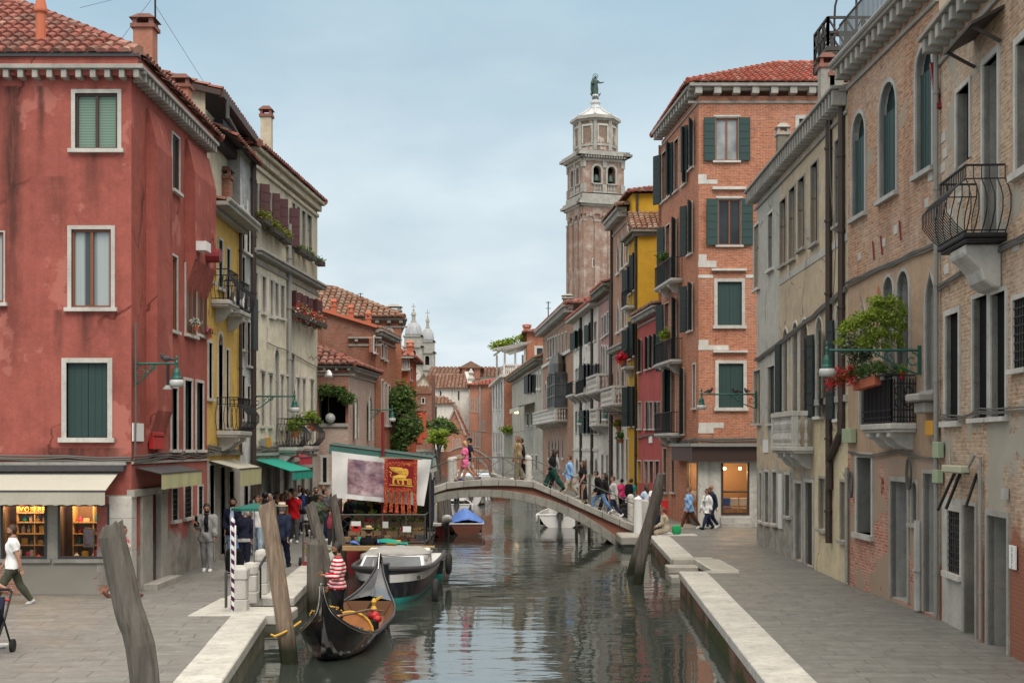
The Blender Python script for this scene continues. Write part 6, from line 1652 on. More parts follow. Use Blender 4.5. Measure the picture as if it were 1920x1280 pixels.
 for y in(170.0,173):
  for a,c in zip(xs2,xs2[1:]):g.poly([(a,y,ar(a)),(c,y,ar(c)),(c,y,top(c)),(a,y,top(a))])
 for a,c in zip(xs2,xs2[1:]):g.poly([(a,170,top(a)-.8),(c,170,top(c)-.8),(c,173,top(c)-.8),(a,173,top(a)-.8)]);g.poly([(a,170,ar(a)),(c,170,ar(c)),(c,173,ar(c)),(a,173,ar(a))])
 g.build('parapet',MAT['brick_old'],b)
 g=MB();ring=MB()
 for a,c in zip(xs2,xs2[1:]):
  if abs(a-(x0+x1)/2)<3.3:ring.hexa([(a,169.9,ar(a)),(c,169.9,ar(c)),(c,170,ar(c)),(a,170,ar(a)),(a,169.9,ar(a)+.28),(c,169.9,ar(c)+.28),(c,170,ar(c)+.28),(a,170,ar(a)+.28)])
  g.hexa([(a,169.9,top(a)),(c,169.9,top(c)),(c,170.3,top(c)),(a,170.3,top(a)),(a,169.9,top(a)+.18),(c,169.9,top(c)+.18),(c,170.3,top(c)+.18),(a,170.3,top(a)+.18)])
 g.build('coping',MAT['stone_grey'],b);ring.build('arch_ring',MAT['stone_grey'],b)
 return dz
DECK=bridge()
# ------------------------------------------------------------------ foliage
def leaf_mesh(blobs,n,size,seed=1,flat=.5,droop=0):
 """n small leaf quads spread through ellipsoid blobs [(centre, (rx, ry, rz))], denser near the surface"""
 rg=np.random.default_rng(seed)
 vol=np.array([b[1][0]*b[1][1]*b[1][2]for b in blobs])**.75;pr=vol/vol.sum()
 idx=rg.choice(len(blobs),n,p=pr)
 d=rg.normal(size=(n,3));d/=np.linalg.norm(d,axis=1)[:,None]
 r=rg.random(n)**.45
 c=np.array([list(b[0])for b in blobs])[idx]+d*np.array([b[1]for b in blobs])[idx]*r[:,None]
 c+=rg.normal(scale=size*.8,size=(n,3))
 a=rg.normal(size=(n,3));a[:,2]*=flat;a[:,2]-=droop;a/=np.linalg.norm(a,axis=1)[:,None]
 b=rg.normal(size=(n,3));b-=a*(a*b).sum(1)[:,None];b/=np.linalg.norm(b,axis=1)[:,None]
 s=size*rg.uniform(.6,1.3,n)[:,None]
 v=np.stack([c-a*s,c+b*s*.42,c+a*s,c-b*s*.42],1).reshape(-1,3)
 return v
def foliage(name,blobs,n,size,mat,parent=None,seed=1,flat=.5,droop=0):
 v=leaf_mesh(blobs,n,size,seed,flat,droop)
 me=bpy.data.meshes.new(name)
 me.vertices.add(len(v));me.vertices.foreach_set('co',v.astype(np.float32).ravel())
 k=len(v)//4
 me.loops.add(k*4);me.loops.foreach_set('vertex_index',np.arange(k*4,dtype=np.int32))
 me.polygons.add(k);me.polygons.foreach_set('loop_start',np.arange(k,dtype=np.int32)*4)
 try:me.polygons.foreach_set('loop_total',np.full(k,4,np.int32))
 except Exception:pass
 me.update(calc_edges=True);me.materials.append(MAT[mat])
 o=bpy.data.objects.new(name,me);COL.objects.link(o)
 if parent is not None:adopt(o,parent)
 return o
def cluster(c,rx,ry,rz,k,seed,shrink=.45):
 rg=random.Random(seed);out=[]
 for i in range(k):
  a=rg.uniform(0,2*pi);q=rg.random()**.5;z=rg.uniform(-1,1);w=math.sqrt(max(0,1-z*z))
  s=rg.uniform(.7,1.2)*shrink
  out.append((V(c)+V((rx*q*w*cos(a),ry*q*w*sin(a),rz*z*.85)),(rx*s,ry*s,rz*s)))
 return out
def tree(name,label,cat,base,height,blobs,n,size,mat,group=None,seed=3,r=.16):
 t=thing(name,label,cat,base,group)
 B=V(base);g=MB();top=B+UPV*height
 g.tube([B,B.lerp(top,.35)+V((.08,0,0)),B.lerp(top,.65),top],[r,r*.8,r*.55,r*.25],8)
 for i,(c,_)in enumerate(blobs[:7]):
  s=B.lerp(top,.35+.07*i);m=s.lerp(c,.55)+V((0,0,.15));g.tube([s,m,c],[r*.42,r*.28,r*.1],6)
 g.build('trunk',MAT['dark_wood'],t)
 foliage('crown',blobs,n,size,mat,t,seed)
 return t
def trees():
 c=P(752,782,68);bl=cluster(c,1.0,1.1,1.45,16,5)+cluster(P(738,745,68),.35,.5,.6,4,6)+cluster(P(768,800,68),.7,.8,.7,6,8)
 tree('canal_tree','dense green tree growing on the quay before the tall brick house','tree',(c.x,68,0),c.z+.8,bl,9000,.10,'leaf')
 c=P(822,800,112);bl=cluster(c,1.3,1.2,.75,10,15)+cluster(P(845,806,112),.9,.8,.5,5,16)
 tree('shrub_tree','dark small garden tree above the bright vine, left of the far brick bridge','tree',(c.x,112,0),c.z,bl,3500,.13,'leaf',seed=8)
 c=P(822,817,100);bl=cluster(c,.95,.9,.45,9,25)+cluster(P(829,835,100),.3,.4,.6,4,27)
 tree('vine','bright green vine hanging over a garden wall by the far brick bridge','plant',(c.x,100,0),c.z,bl,3500,.10,'leaf_bright',seed=9)
 h=House('garden_house','low pale garden wall with small windows under the bright vine','wall');h.far=True
 f=Fac((-8.6,101.5),(-4.6,101.5))
 for x in(790,800):h.win(f,(x-3,848,x+3,858),.08,pane='black')
 h.wall(f,0,2.9,0,3.0,0);h.wall(f,2.9,f.L,0,3.0,1);h.done([MAT['white_stucco'],MAT['brick_old']])
 h.band(f,-.1,3.0,3.0,3.15,.2,'stone_grey')
 bl=[(P(x,y,56.7),(.34,.3,.2))for x,y in((602,735),(612,730),(622,733),(632,734),(642,738),(648,745),(655,748))]
 t=thing('climber','green climber hanging along the terrace of the low pale brick house','plant',P(620,740,57));foliage('foliage',bl,1500,.08,'leaf',t,31)
 g=MB();g.tube([P(601,795,57.1),P(602,740,57)],.025,5);g.tube([P(601,735,56.8),P(655,745,56.7)],.02,5);g.tube([P(616,795,57.0),P(616,733,56.9)],.02,5);g.build('stem',MAT['dark_wood'],t)
 bl=[(P(x,y,170),(1.0,1.0,.3))for x,y in((930,651),(945,643),(960,640),(975,634),(986,630),(936,645))]
 t=thing('creeper','bright green creeper over the pergola of the roof terrace','plant',P(960,640,170));foliage('foliage',bl,900,.22,'leaf_bright',t,33)
 bl=[(P(x,805,163),(.7,.4,.35))for x in(945,952,960,978,990)]
 t=thing('ledge_plants','low plants along the ledge under the big arched window','plant',P(965,806,163));foliage('foliage',bl,500,.2,'leaf_bright',t,34)
bell_tower();church();trees()
# ------------------------------------------------------------------ people
def _remesh(mb,vox):
 me=bpy.data.meshes.new('tmp');me.from_pydata(mb.v,[],mb.f)
 o=bpy.data.objects.new('tmp',me);COL.objects.link(o)
 md=o.modifiers.new('r','REMESH');md.mode='VOXEL';md.voxel_size=vox;md.use_smooth_shade=True
 sm=o.modifiers.new('s','SMOOTH');sm.factor=.5;sm.iterations=3
 dg=bpy.context.evaluated_depsgraph_get();ev=o.evaluated_get(dg);m2=bpy.data.meshes.new_from_object(ev)
 bpy.data.objects.remove(o);bpy.data.meshes.remove(me)
 n=len(m2.vertices);co=np.empty(n*3,np.float32);m2.vertices.foreach_get('co',co);no=np.empty(n*3,np.float32);m2.vertices.foreach_get('normal',no)
 q=np.array([tuple(p.vertices)if len(p.vertices)==4 else tuple(p.vertices)+(p.vertices[-1],)for p in m2.polygons],np.int32)
 bpy.data.meshes.remove(m2)
 return co.reshape(-1,3),no.reshape(-1,3),q
def _mesh(name,co,quads,mat,parent=None,extra=None,smooth=True):
 vs=[tuple(c)for c in co.tolist()];fs=[tuple(dict.fromkeys(f))for f in quads.tolist()]
 if extra is not None:
  o=len(vs);vs+=extra.v;fs+=[tuple(i+o for i in f)for f in extra.f]
 me=bpy.data.meshes.new(name);me.from_pydata(vs,[],fs);me.materials.append(MAT[mat])
 if smooth:me.polygons.foreach_set('use_smooth',[True]*len(fs))
 ob=bpy.data.objects.new(name,me);COL.objects.link(ob)
 if parent is not None:ob.parent=parent
 return ob
def limb(mb,a,b,r0,r1,bulge=1.0,n=10,flat=1.0):
 pts=[a.lerp(b,t)for t in(0,.25,.5,.75,1)]
 rs=[r0,(r0*.75+r1*.25)*(1+(bulge-1)*.8),(r0+r1)/2*bulge,(r0*.25+r1*.75)*(1+(bulge-1)*.4),r1]
 mb.tube(pts,rs,n);mb.ball(a,r0*.99,n=8);mb.ball(b,r1*.99,n=8)
WALK=dict(legL=(24,6),legR=(-18,22),armL=(-16,8,14),armR=(20,8,22))
STAND=dict(legL=(3,2),legR=(-2,3),armL=(4,8,10),armR=(2,8,12))
SIT=dict(legL=(82,86),legR=(78,76),armL=(25,6,50),armR=(28,6,45))
def person(label,pos,yaw,h=1.72,pose=STAND,skin='skin',hair='hair_brown',style='short',fem=False,lean=0,turn=0,nod=0,top=None,outer=None,legs=None,shoes='cl_white',hat=None,skirt=None,beard=False,sit=0,group=None,glasses=False,extra=None,bare=None):
 u=h;k=.93 if fem else 1.0
 Rz=Matrix.Rotation(R(yaw),4,'Z')
 f=V((0,-1,0));upv=V((0,0,1));sd=V((1,0,0))
 def seg(a,L):return f*(sin(R(a))*L)-upv*(cos(R(a))*L)
 th,sh=.245*u,.245*u
 ex=[]
 for key in('legL','legR'):
  a,kn=pose[key];ex.append(-(seg(a,th)+seg(a-kn,sh)).z+.04*u)
 hz=sit if sit else max(ex)
 hip=upv*hz
 le=R(lean);tu=upv*cos(le)+f*sin(le);tf=f*cos(le)-upv*sin(le)
 segs=[];mb=MB()
 J={}
 prof=[(-.055,.060,.058),(-.02,.092,.070),(.03,.098 if not fem else .104,.072),(.10,.080*k,.060),(.15,.080*k,.060),(.22,.094*k,.070 if not fem else .076),(.27,.100*k,.066),(.305,.096*k,.052),(.325,.055,.044),(.34,.036,.038),(.40,.034,.036)]
 vs=[];n=16
 for z,rx,ry in prof:
  c=hip+tu*(z*u)
  for j in range(n):
   a=2*pi*j/n;vs.append(c+sd*(rx*1.1*u*cos(a))+tf*(ry*1.1*u*sin(a)))
 fs=[(i*n+j,i*n+(j+1)%n,(i+1)*n+(j+1)%n,(i+1)*n+j)for i in range(len(prof)-1)for j in range(n)]
 fs+=[tuple(range(n-1,-1,-1)),tuple(range((len(prof)-1)*n,len(prof)*n))]
 mb.add(vs,fs)
 if fem:
  for s in(-1,1):mb.ball(hip+tu*(.225*u)+sd*(s*.042*u)+tf*(.055*u),.036*u,n=8)
 neck=hip+tu*(.335*u)
 segs.append(('pelvis',hip-tu*.03*u,hip+tu*.05*u,.085*u));segs.append(('torso',hip+tu*.11*u,hip+tu*.29*u,.085*u));segs.append(('neck',neck+tu*.012*u,neck+tu*.05*u,.034*u))
 tr=Matrix.Rotation(R(turn),3,'Z')@Matrix.Rotation(R(-nod),3,'X')if False else Matrix.Rotation(R(turn),3,'Z')
 hf=(tr@f);hs=tr@sd;hu=upv
 if nod:hf,hu=(hf*cos(R(nod))-hu*sin(R(nod))),(hu*cos(R(nod))+hf*sin(R(nod)))
 hc=hip+tu*(.40*u)+hu*(.058*u)+hf*(.012*u)
 HM=Matrix((hs,hf,hu)).transposed().to_4x4();HM.translation=hc
 hb=MB();hb.ball((0,-.006*u,.008*u),.0455*u,.057*u,.058*u,14);hb.ball((0,.012*u,-.03*u),.035*u,.040*u,.040*u,10);hb.ball((0,.022*u,-.052*u),.020*u,.020*u,.016*u,8)
 hb.hexa([(-.010*u,.045*u,-.022*u),(.010*u,.045*u,-.022*u),(.009*u,.069*u,-.020*u),(-.009*u,.069*u,-.020*u),(-.005*u,.045*u,.010*u),(.005*u,.045*u,.010*u),(.004*u,.053*u,.008*u),(-.004*u,.053*u,.008*u)])
 for s in(-1,1):hb.ball((s*.047*u,-.004*u,-.006*u),.007*u,.014*u,.019*u,6)
 hb.tube([(-.03*u,.046*u,.012*u),(0,.052*u,.013*u),(.03*u,.046*u,.012*u)],.007*u,6)
 hb.xf(HM);mb.add(hb.v,hb.f)
 segs.append(('head',hc-hu*.03*u,hc+hu*.02*u,.05*u))
 for key,s in(('legL',1),('legR',-1)):
  a,kn=pose[key]
  hj=hip+sd*(s*.050*u)-upv*(.005*u);kj=hj+seg(a,th)+sd*(s*.004*u);aj=kj+seg(a-kn,sh)
  limb(mb,hj,kj,.064*u,.040*u,1.0);limb(mb,kj,aj,.040*u,.023*u,1.18)
  fa=max(-60,min(30,(a-kn)));fd=(f*cos(R(fa*.8))+upv*sin(R(fa*.8)))if not sit else f
  heel=aj-upv*.012*u-fd*.022*u;toe=aj+fd*(.095*u)-upv*(.022*u)
  mb.tube([heel,aj+fd*.03*u-upv*.016*u,toe],[.023*u,.026*u,.017*u],8);mb.ball(toe,.018*u,n=6);mb.ball(heel,.023*u,n=6)
  segs+=[('thigh'+key[-1],hj,kj,.045*u),('calf'+key[-1],kj,aj,.028*u),('foot'+key[-1],heel,toe,.024*u)]
  J['ankle'+key[-1]]=aj;J['foot'+key[-1]]=toe
 fing=MB()
 for key,s in(('armL',1),('armR',-1)):
  a,ab,el=pose[key]
  sj=hip+tu*(.295*u)+sd*(s*.106*k*u)
  def ad(a):
   d=tf*sin(R(a))-tu*cos(R(a));return(d*cos(R(ab))+sd*(s*sin(R(ab)))).normalized()
  def ad2(a):
   d=tf*sin(R(a))-tu*cos(R(a));return(d-sd*(s*sin(R(ab))*.3)).normalized()
  ej=sj+ad(a)*(.165*u);wj=ej+ad2(a+el)*(.145*u);d=ad2(a+el)
  limb(mb,sj,ej,.037*k*u,.027*k*u,1.0);limb(mb,ej,wj,.027*k*u,.017*u,1.12)
  hn=(tf*cos(R(a+el))+tu*sin(R(a+el))).normalized()
  side=d.cross(hn).normalized()
  pc=wj+d*(.028*u)
  pm=MB();pm.ball((0,0,0),.009*u,.021*u,.030*u,8);M=Matrix((side,hn,d)).transposed().to_4x4();M.translation=pc;pm.xf(M);mb.add(pm.v,pm.f)
  for i,(o,L)in enumerate(((-.015,.038),(-.005,.043),(.005,.041),(.015,.032))):
   b0=pc+hn*(o*u)+d*(.022*u);cu=-side*s
   fing.tube([b0,b0+d*(L*.5*u)+cu*(.004*u),b0+d*(L*.85*u)+cu*(.014*u),b0+d*(L*u)+cu*(.022*u)],[.0056*u,.0054*u,.0048*u,.0035*u],5)
  b0=pc+hn*(.015*u)-d*(.006*u);fing.tube([b0,b0+hn*(.016*u)+d*(.014*u),b0+hn*(.02*u)+d*(.03*u)],[.0068*u,.006*u,.0042*u],5)
  segs+=[('uarm'+key[-1],sj,ej,.029*u),('farm'+key[-1],ej,wj,.02*u),('hand'+key[-1],wj+d*.012*u,wj+d*.06*u,.02*u)]
  J['hand'+key[-1]]=pc+d*.03*u;J['sh'+key[-1]]=sj
 T=Matrix.Translation(V(pos))@Rz
 co,no,q=_remesh(mb,max(.0085*u,.0135))
 best=np.full(len(co),9e9);reg=np.zeros(len(co),np.int32);tt=np.zeros(len(co))
 names=[s[0]for s in segs]
 for i,(nm,a,b,r)in enumerate(segs):
  A=np.array(a);D=np.array(b)-A;L2=max(1e-9,(D*D).sum());t=np.clip(((co-A)@D)/L2,0,1)
  dist=np.linalg.norm(co-(A+t[:,None]*D),axis=1)-r
  m=dist<best;best[m]=dist[m];reg[m]=i;tt[m]=t[m]
 T4=np.array(T)
 def tw(p):return p@T4[:3,:3].T+T4[:3,3]
 fing.xf(T)
 body=_mesh('person',tw(co),q,skin,None,fing)
 props(body,label,'person',group)
 rg=np.random.default_rng(abs(hash(label))%9999 if False else len(label)*37+int(abs(pos[0])*100))
 ph=rg.uniform(0,6,6)
 fold=np.sin(co[:,2]*31/u+co[:,0]*23+ph[0])*.5+np.sin(co[:,2]*17+co[:,1]*41+co[:,0]*19+ph[1])*.5
 ctr=np.array(hip);hcn=np.array(hc);hmat=np.array([hs,hf,hu])
 hl=(co-hcn)@hmat.T/u
 zloc=((co-ctr)@np.array(tu))/u
 ids={nm:i for i,nm in enumerate(names)}
 def sel(d):
  m=np.zeros(len(co),bool)
  for key,(lo,hi)in d.items():
   for nm in names:
    if nm.startswith(key):m|=(reg==ids[nm])&(tt>=lo)&(tt<=hi)
  return m
 def shell(nm,mask,off,mat,fold_amt=.009,extra=None):
  fm=mask[q].sum(1)>=3
  qq=q[fm]
  if not len(qq):return None
  uq,inv=np.unique(qq,return_inverse=True)
  c2=co[uq]+no[uq]*(off*u+fold[uq]*fold_amt)[:,None]
  if extra is not None:extra.xf(T)
  return _mesh(nm,tw(c2),inv.reshape(qq.shape),mat,body,extra)
 if legs:
  mat,kind=legs
  hi={'long':.96,'short':-1,'wide':.98}[kind]
  m=sel({'pelvis':(0,1),'thigh':(0,1)})|(sel({'torso':(0,1)})&(zloc<.075))
  m=m|sel({'calf':(0,hi)})if hi>0 else(sel({'pelvis':(0,1),'thigh':(0,.78)})|(sel({'torso':(0,1)})&(zloc<.075)))
  shell('trousers' if hi>0 else 'shorts',m,.008 if kind!='wide' else .022,mat,.010)
 if top:
  mat,sl,hem=top
  m=(sel({'torso':(0,1),'pelvis':(0,1),'thigh':(0,.3)})&(zloc>hem))|sel({'uarm':(0,{'none':.0,'short':.62,'long':1}[sl])})
  if sl=='long':m|=sel({'farm':(0,.93)})
  m|=sel({'neck':(0,.2)})
  shell('shirt',m,.012,mat,.017)
 if outer:
  mat,sl,hem=outer
  m=(sel({'torso':(0,1),'pelvis':(0,1),'thigh':(0,.55)})&(zloc>hem))|sel({'uarm':(0,1),'farm':(0,.92),'neck':(0,.45)})
  fr=(np.abs((co-ctr)[:,0])<.022*u)&(((co-ctr)@np.array(tf))>0)&(zloc>-.02)&(reg!=ids['pelvis'])
  if sl=='open':m&=~fr
  shell('jacket',m,.021,mat,.022)
 if shoes:
  for sx in 'LR':shell('shoe',sel({'foot'+sx:(0,1),'calf'+sx:(.965,1)}),.007,shoes,.0)
 if hair and style!='bald':
  hm=(reg==ids['head'])|(reg==ids['neck'])
  top_=(hl[:,2]>.030)&(hl[:,1]<.046);back=(hl[:,1]<-.004)&(hl[:,2]>-.052)
  m=hm&(top_|back|((hl[:,1]<.012)&(hl[:,2]>.006)))
  ex_=None
  if style in('long','pony','bun','bob'):
   ex_=MB()
   if style=='long':
    ex_.tube([hc+hu*.03*u-hf*.035*u,hc-hf*.055*u-hu*.03*u,hc-hf*.058*u-hu*.11*u,hc-hf*.075*u-hu*.19*u],[.045*u,.05*u,.052*u,.02*u],10)
    for s in(-1,1):ex_.tube([hc+hs*(s*.04*u)+hu*.03*u,hc+hs*(s*.050*u)-hu*.04*u-hf*.01*u,hc+hs*(s*.046*u)-hu*.13*u-hf*.01*u],[.018*u,.022*u,.012*u],7)
   elif style=='bob':
    for s in(-1,0,1):ex_.tube([hc+hs*(s*.036*u)+hu*.03*u-hf*.02*u,hc+hs*(s*.046*u)-hu*.035*u-hf*.03*u,hc+hs*(s*.04*u)-hu*.07*u-hf*.03*u],[.022*u,.028*u,.014*u],7)
   elif style=='pony':ex_.tube([hc-hf*.055*u+hu*.01*u,hc-hf*.085*u-hu*.02*u,hc-hf*.08*u-hu*.10*u],[.02*u,.022*u,.008*u],7)
   else:ex_.ball(hc-hf*.05*u+hu*.045*u,.024*u,n=8)
  shell('hair',m,.009,hair,.006,ex_)
 if beard:
  m=(reg==ids['head'])&(hl[:,2]<-.030)&(hl[:,1]>-.006)&(hl[:,1]<.066)
  shell('beard',m,.004,hair,.002)
 e=MB()
 for s in(-1,1):e.ball((s*.017*u,.0505*u,.0*u),.0065*u,.0045*u,.0042*u,6)
 if glasses:
  for s in(-1,1):e.ball((s*.019*u,.054*u,.0),.016*u,.005*u,.012*u,8)
  e.bar(V((-.045*u,.03*u,.002*u)),V((-.03*u,.053*u,.002*u)),.004*u);e.bar(V((.045*u,.03*u,.002*u)),V((.03*u,.053*u,.002*u)),.004*u)
 e.xf(T@HM).build('sunglasses' if glasses else 'eyes',MAT['eye'],None,smooth=True).parent=body
 mo=MB();mo.ball((0,.0535*u,-.036*u),.013*u,.004*u,.0035*u,6);mo.xf(T@HM).build('mouth',MAT['lip'],None).parent=body
 if hat:
  mt,kind=hat;g=MB()
  if kind=='straw':g.lathe([(.098*u,.030*u),(.10*u,.036*u),(.060*u,.042*u),(.058*u,.075*u),(.048*u,.088*u),(.01*u,.086*u)],(0,-.004*u,0),18,sy=1.08)
  else:
   g.lathe([(.054*u,.024*u),(.055*u,.045*u),(.046*u,.066*u),(.02*u,.076*u)],(0,-.006*u,0),14,sy=1.12)
   g.hexa([(-.035*u,.045*u,.026*u),(.035*u,.045*u,.026*u),(.028*u,.095*u,.018*u),(-.028*u,.095*u,.018*u),(-.035*u,.045*u,.032*u),(.035*u,.045*u,.032*u),(.028*u,.095*u,.023*u),(-.028*u,.095*u,.023*u)])
  H=g.xf(T@HM).build('hat',MAT[mt],None,smooth=True);H.parent=body
  if kind=='straw':
   b=MB().lathe([(.0615*u,.043*u),(.0605*u,.056*u)],(0,-.004*u,0),18,sy=1.08).xf(T@HM).build('hat_band',MAT['cl_brown'],None);b.parent=H
 if skirt:
  mat,z0,z1,fl=skirt;g=MB();m_=20;nr=7
  mid=(J['ankleL']+J['ankleR'])/2
  vs=[]
  for i in range(nr):
   t=i/(nr-1);c=(hip+tu*z0*u).lerp(V((mid.x,(hip.y*.6+mid.y*.4),z1*u)),t)
   for j in range(m_):
    a=2*pi*j/m_;w=1+.10*t*sin(a*5+ph[2]);vs.append(c+V((cos(a)*(.088+fl*t)*u*w,sin(a)*(.070+fl*1.15*t)*u*w,0)))
  fs=[(i*m_+j,i*m_+(j+1)%m_,(i+1)*m_+(j+1)%m_,(i+1)*m_+j)for i in range(nr-1)for j in range(m_)]
  g.add(vs,fs);s_=g.xf(T).build('skirt',MAT[mat],None,smooth=True,thick=.008);s_.parent=body
 J={a:T@b for a,b in J.items()};J['hip']=T@hip;J['neck']=T@neck;J['head']=T@hc;J['T']=T;J['body']=body;J['back']=(T.to_3x3()@-f)
 return J
def bag(name,label,cat,c,sx,sy,sz,rz,mat,strap=None,group=None):
 t=thing(name,label,cat,V(c),group);c=V(c)
 g=MB();g.ball((0,0,0),sx/2,sy/2,sz/2,14);g.v=[tuple(V(p).normalized().x*0+q for q in p)for p in g.v]
 pw=lambda a,s:math.copysign(abs(a/s)**.6,a)*s
 g.v=[(pw(p[0],sx/2),pw(p[1],sy/2),pw(p[2],sz/2))for p in g.v]
 g.xf(Matrix.Translation(c)@Matrix.Rotation(rz,4,'Z')).build('bag_body',MAT[mat],t,smooth=True)
 if strap:MB().tube(strap,.014,6).build('strap',MAT[mat],t)
 return t
def crowd():
 W=WALK;S=STAND
 def at(px,py,z=0.0):return G(px,py,z)
 def ad(px,d,z=0.0):
  if 400<px<640:d=min(d,8.3*F/(CX-px))
  return V(((px-CX)*d/F,d,z))
 def br(px,d):x=(px-CX)*d/F;return V((x,d,DECK(x)-.015))
 walk2=dict(legL=(-20,14),legR=(26,8),armL=(22,8,20),armR=(-18,8,12))
 phone=dict(legL=(6,4),legR=(-8,10),armL=(10,8,12),armR=(32,8,82))
 both=dict(legL=(4,2),legR=(-3,3),armL=(30,6,80),armR=(32,6,78))
 person('person in a white t-shirt and olive trousers striding past the lit shop windows',at(24,1133),-70,1.74,dict(legL=(30,4),legR=(-20,14),armL=(-22,9,10),armR=(12,10,22)),'skin','hair_brown',top=('cl_white','short',-.02),legs=('cl_olive','long'),shoes='cl_lgrey',beard=True)
 person('person in a flowery pink and green top walking behind the thick leaning pole',ad(230,30.3),80,1.6,W,'skin_tan','hair_brown','bun',True,top=('cl_flower','short',-.05),legs=('cl_beige','short'),shoes='cl_brown')
 person('person mostly outside the picture, one hand reaching for the pushchair',ad(-36,22.6),95,1.66,dict(legL=(20,5),legR=(-15,15),armL=(34,6,30),armR=(36,6,30)),'skin','hair_brown','bob',True,top=('cl_pink','short',-.03),legs=('cl_jean','long'))
 J=person('person in a grey and black zip jacket and grey trousers looking at a phone',at(388,1071),5,1.78,phone,'skin','hair_black',top=('cl_black','long',-.03),outer=('cl_grey','open',-.06),legs=('cl_grey','long'),beard=True,nod=14)
 solo(MB().obox(J['handR']+V((0,-.02,.03)),.075,.012,.15).build('phone',MAT['black']),'dark phone held by the person in the grey jacket','phone')
 person('bearded person in an open navy jacket standing behind the small green parasol',ad(437,41),0,1.8,S,'skin','hair_black',top=('cl_lblue','long',-.04),outer=('cl_navy','open',-.09),legs=('cl_jean','long'),beard=True)
 person('grey-haired person in a navy jumper seen from behind beside the shopping trolley',ad(459,37.2),176,1.62,dict(legL=(4,3),legR=(-3,3),armL=(10,8,30),armR=(-6,14,8)),'skin','hair_grey','bob',True,lean=8,top=('cl_lgrey','long',-.06),outer=('cl_navy','shut',.0),legs=('cl_navy','long'),shoes='cl_black')
 person('person in a white t-shirt and pale jeans touching the chin, near the green parasol',at(482,1041),6,1.8,dict(legL=(8,4),legR=(-12,12),armL=(6,8,12),armR=(48,4,118)),'skin','hair_brown',top=('cl_white','short',-.03),legs=('cl_ljean','long'))
 person('person in a blue and navy hooded top and straw hat walking away between the poles',at(528,1064),172,1.78,walk2,'skin','hair_grey',outer=('cl_djean','shut',-.05),top=('cl_royal','long',-.02),legs=('cl_navy','long'),hat=('straw_pale','straw'),shoes='cl_black')
 person('person in a bright red t-shirt walking towards the viewer with dark trousers',at(551,1017),12,1.82,dict(legL=(16,4),legR=(-16,16),armL=(28,8,95),armR=(-6,8,12)),'skin','hair_lbrown',top=('cl_red','short',-.05),legs=('cl_dgrey','long'))
 person('person in a dark vest and white shorts just behind the red t-shirt',at(568,1004),20,1.8,W,'skin_dark','hair_black',top=('cl_royal','short',-.03),outer=('cl_black','open',-.02),legs=('cl_lgrey','short'),shoes='cl_black')
 person('person in black with a dark rucksack, seen from behind by the cream house',ad(497,52.5),178,1.8,S,'skin_dark','hair_black',outer=('cl_black','shut',-.05),legs=('cl_jean','long'))
 person('shorter person in black walking away close to the shop under the green awning',ad(513,53.5),170,1.76,walk2,'skin_dark','hair_black',outer=('cl_black','shut',-.05),legs=('cl_dgrey','long'))
 person('person with sunglasses on the head in a dark top, behind the white t-shirt',ad(487,50),10,1.72,S,'skin','hair_brown',glasses=True,top=('cl_navy','long',-.04),legs=('cl_djean','long'))
 person('long-haired person in a beige jacket walking beside the red t-shirt',ad(529,49),10,1.68,W,'skin','hair_lbrown','long',True,top=('cl_white','long',-.03),outer=('cl_beige','open',-.1),legs=('cl_djean','long'))
 person('person in a white shirt and dark cap walking behind the crowd',ad(547,54.5),8,1.8,W,'skin','hair_black',top=('cl_white','short',-.03),legs=('cl_dgrey','long'),hat=('cl_black','cap'))
 person('dark-haired person in pale grey at the back of the crowd on the quay',ad(562,57),0,1.8,S,'skin_tan','hair_black',top=('cl_lgrey','long',-.03),legs=('cl_djean','long'))
 person('person in black with sunglasses waiting by the market stall',ad(592,50),25,1.8,S,'skin','hair_brown',beard=True,glasses=True,top=('cl_black','long',-.04),legs=('cl_dgrey','long'))
 person('person in an olive coat looking down at the market stall',ad(598,47),60,1.66,both,'skin_tan','hair_brown','short',True,nod=15,top=('cl_grn','long',-.06),outer=('cl_grn','shut',-.1),legs=('cl_grey','long'))
 person('person in slate grey standing in profile at the market stall',ad(609,48.5),85,1.78,both,'skin','hair_black',top=('cl_dgrey','long',-.05),legs=('cl_djean','long'))
 person('person in black reaching over the vegetable crates under the banner',ad(648,46.5),70,1.74,both,'skin','hair_black',lean=14,top=('cl_black','long',-.04),legs=('cl_navy','long'))
 person('stall keeper in black standing on the barge behind the red flag',ad(705,46,.28),-20,1.74,both,'skin_tan','hair_black',top=('cl_black','short',-.03),legs=('cl_dgreen','long'))
 person('person in a black shirt and round straw hat seen from behind on the barge',V(((691-CX)*40.6/F,40.6,-.33)),176,1.7,dict(legL=(75,95),legR=(78,95),armL=(20,12,40),armR=(20,12,40)),'skin_tan','hair_brown',sit=.42,top=('cl_black','short',-.03),legs=('cl_djean','long'),hat=('straw','straw'))
 person('person in a mustard jacket with a paper bag, between the grey post and the stall',ad(640,50),30,1.7,both,'skin','hair_brown','bob',True,top=('cl_beige','long',-.05),legs=('cl_djean','long'))
 person('person in a rose-coloured coat bending over the stall under the banner edge',ad(622,45.6),75,1.62,both,'skin','hair_grey','bob',True,lean=22,nod=12,top=('rose','long',-.06),outer=('rose','shut',-.18),legs=('cl_dgrey','long'))
 person('person in a black coat facing away behind the mustard jacket',ad(632,53),170,1.78,S,'skin_tan','hair_black',outer=('cl_black','shut',-.2),legs=('cl_black','long'))
 person('person in a checked grey shirt near the shop pilaster at the quay end',ad(606,55.5),0,1.76,W,'skin','hair_lbrown',top=('cl_grey','short',-.05),legs=('cl_beige','long'))
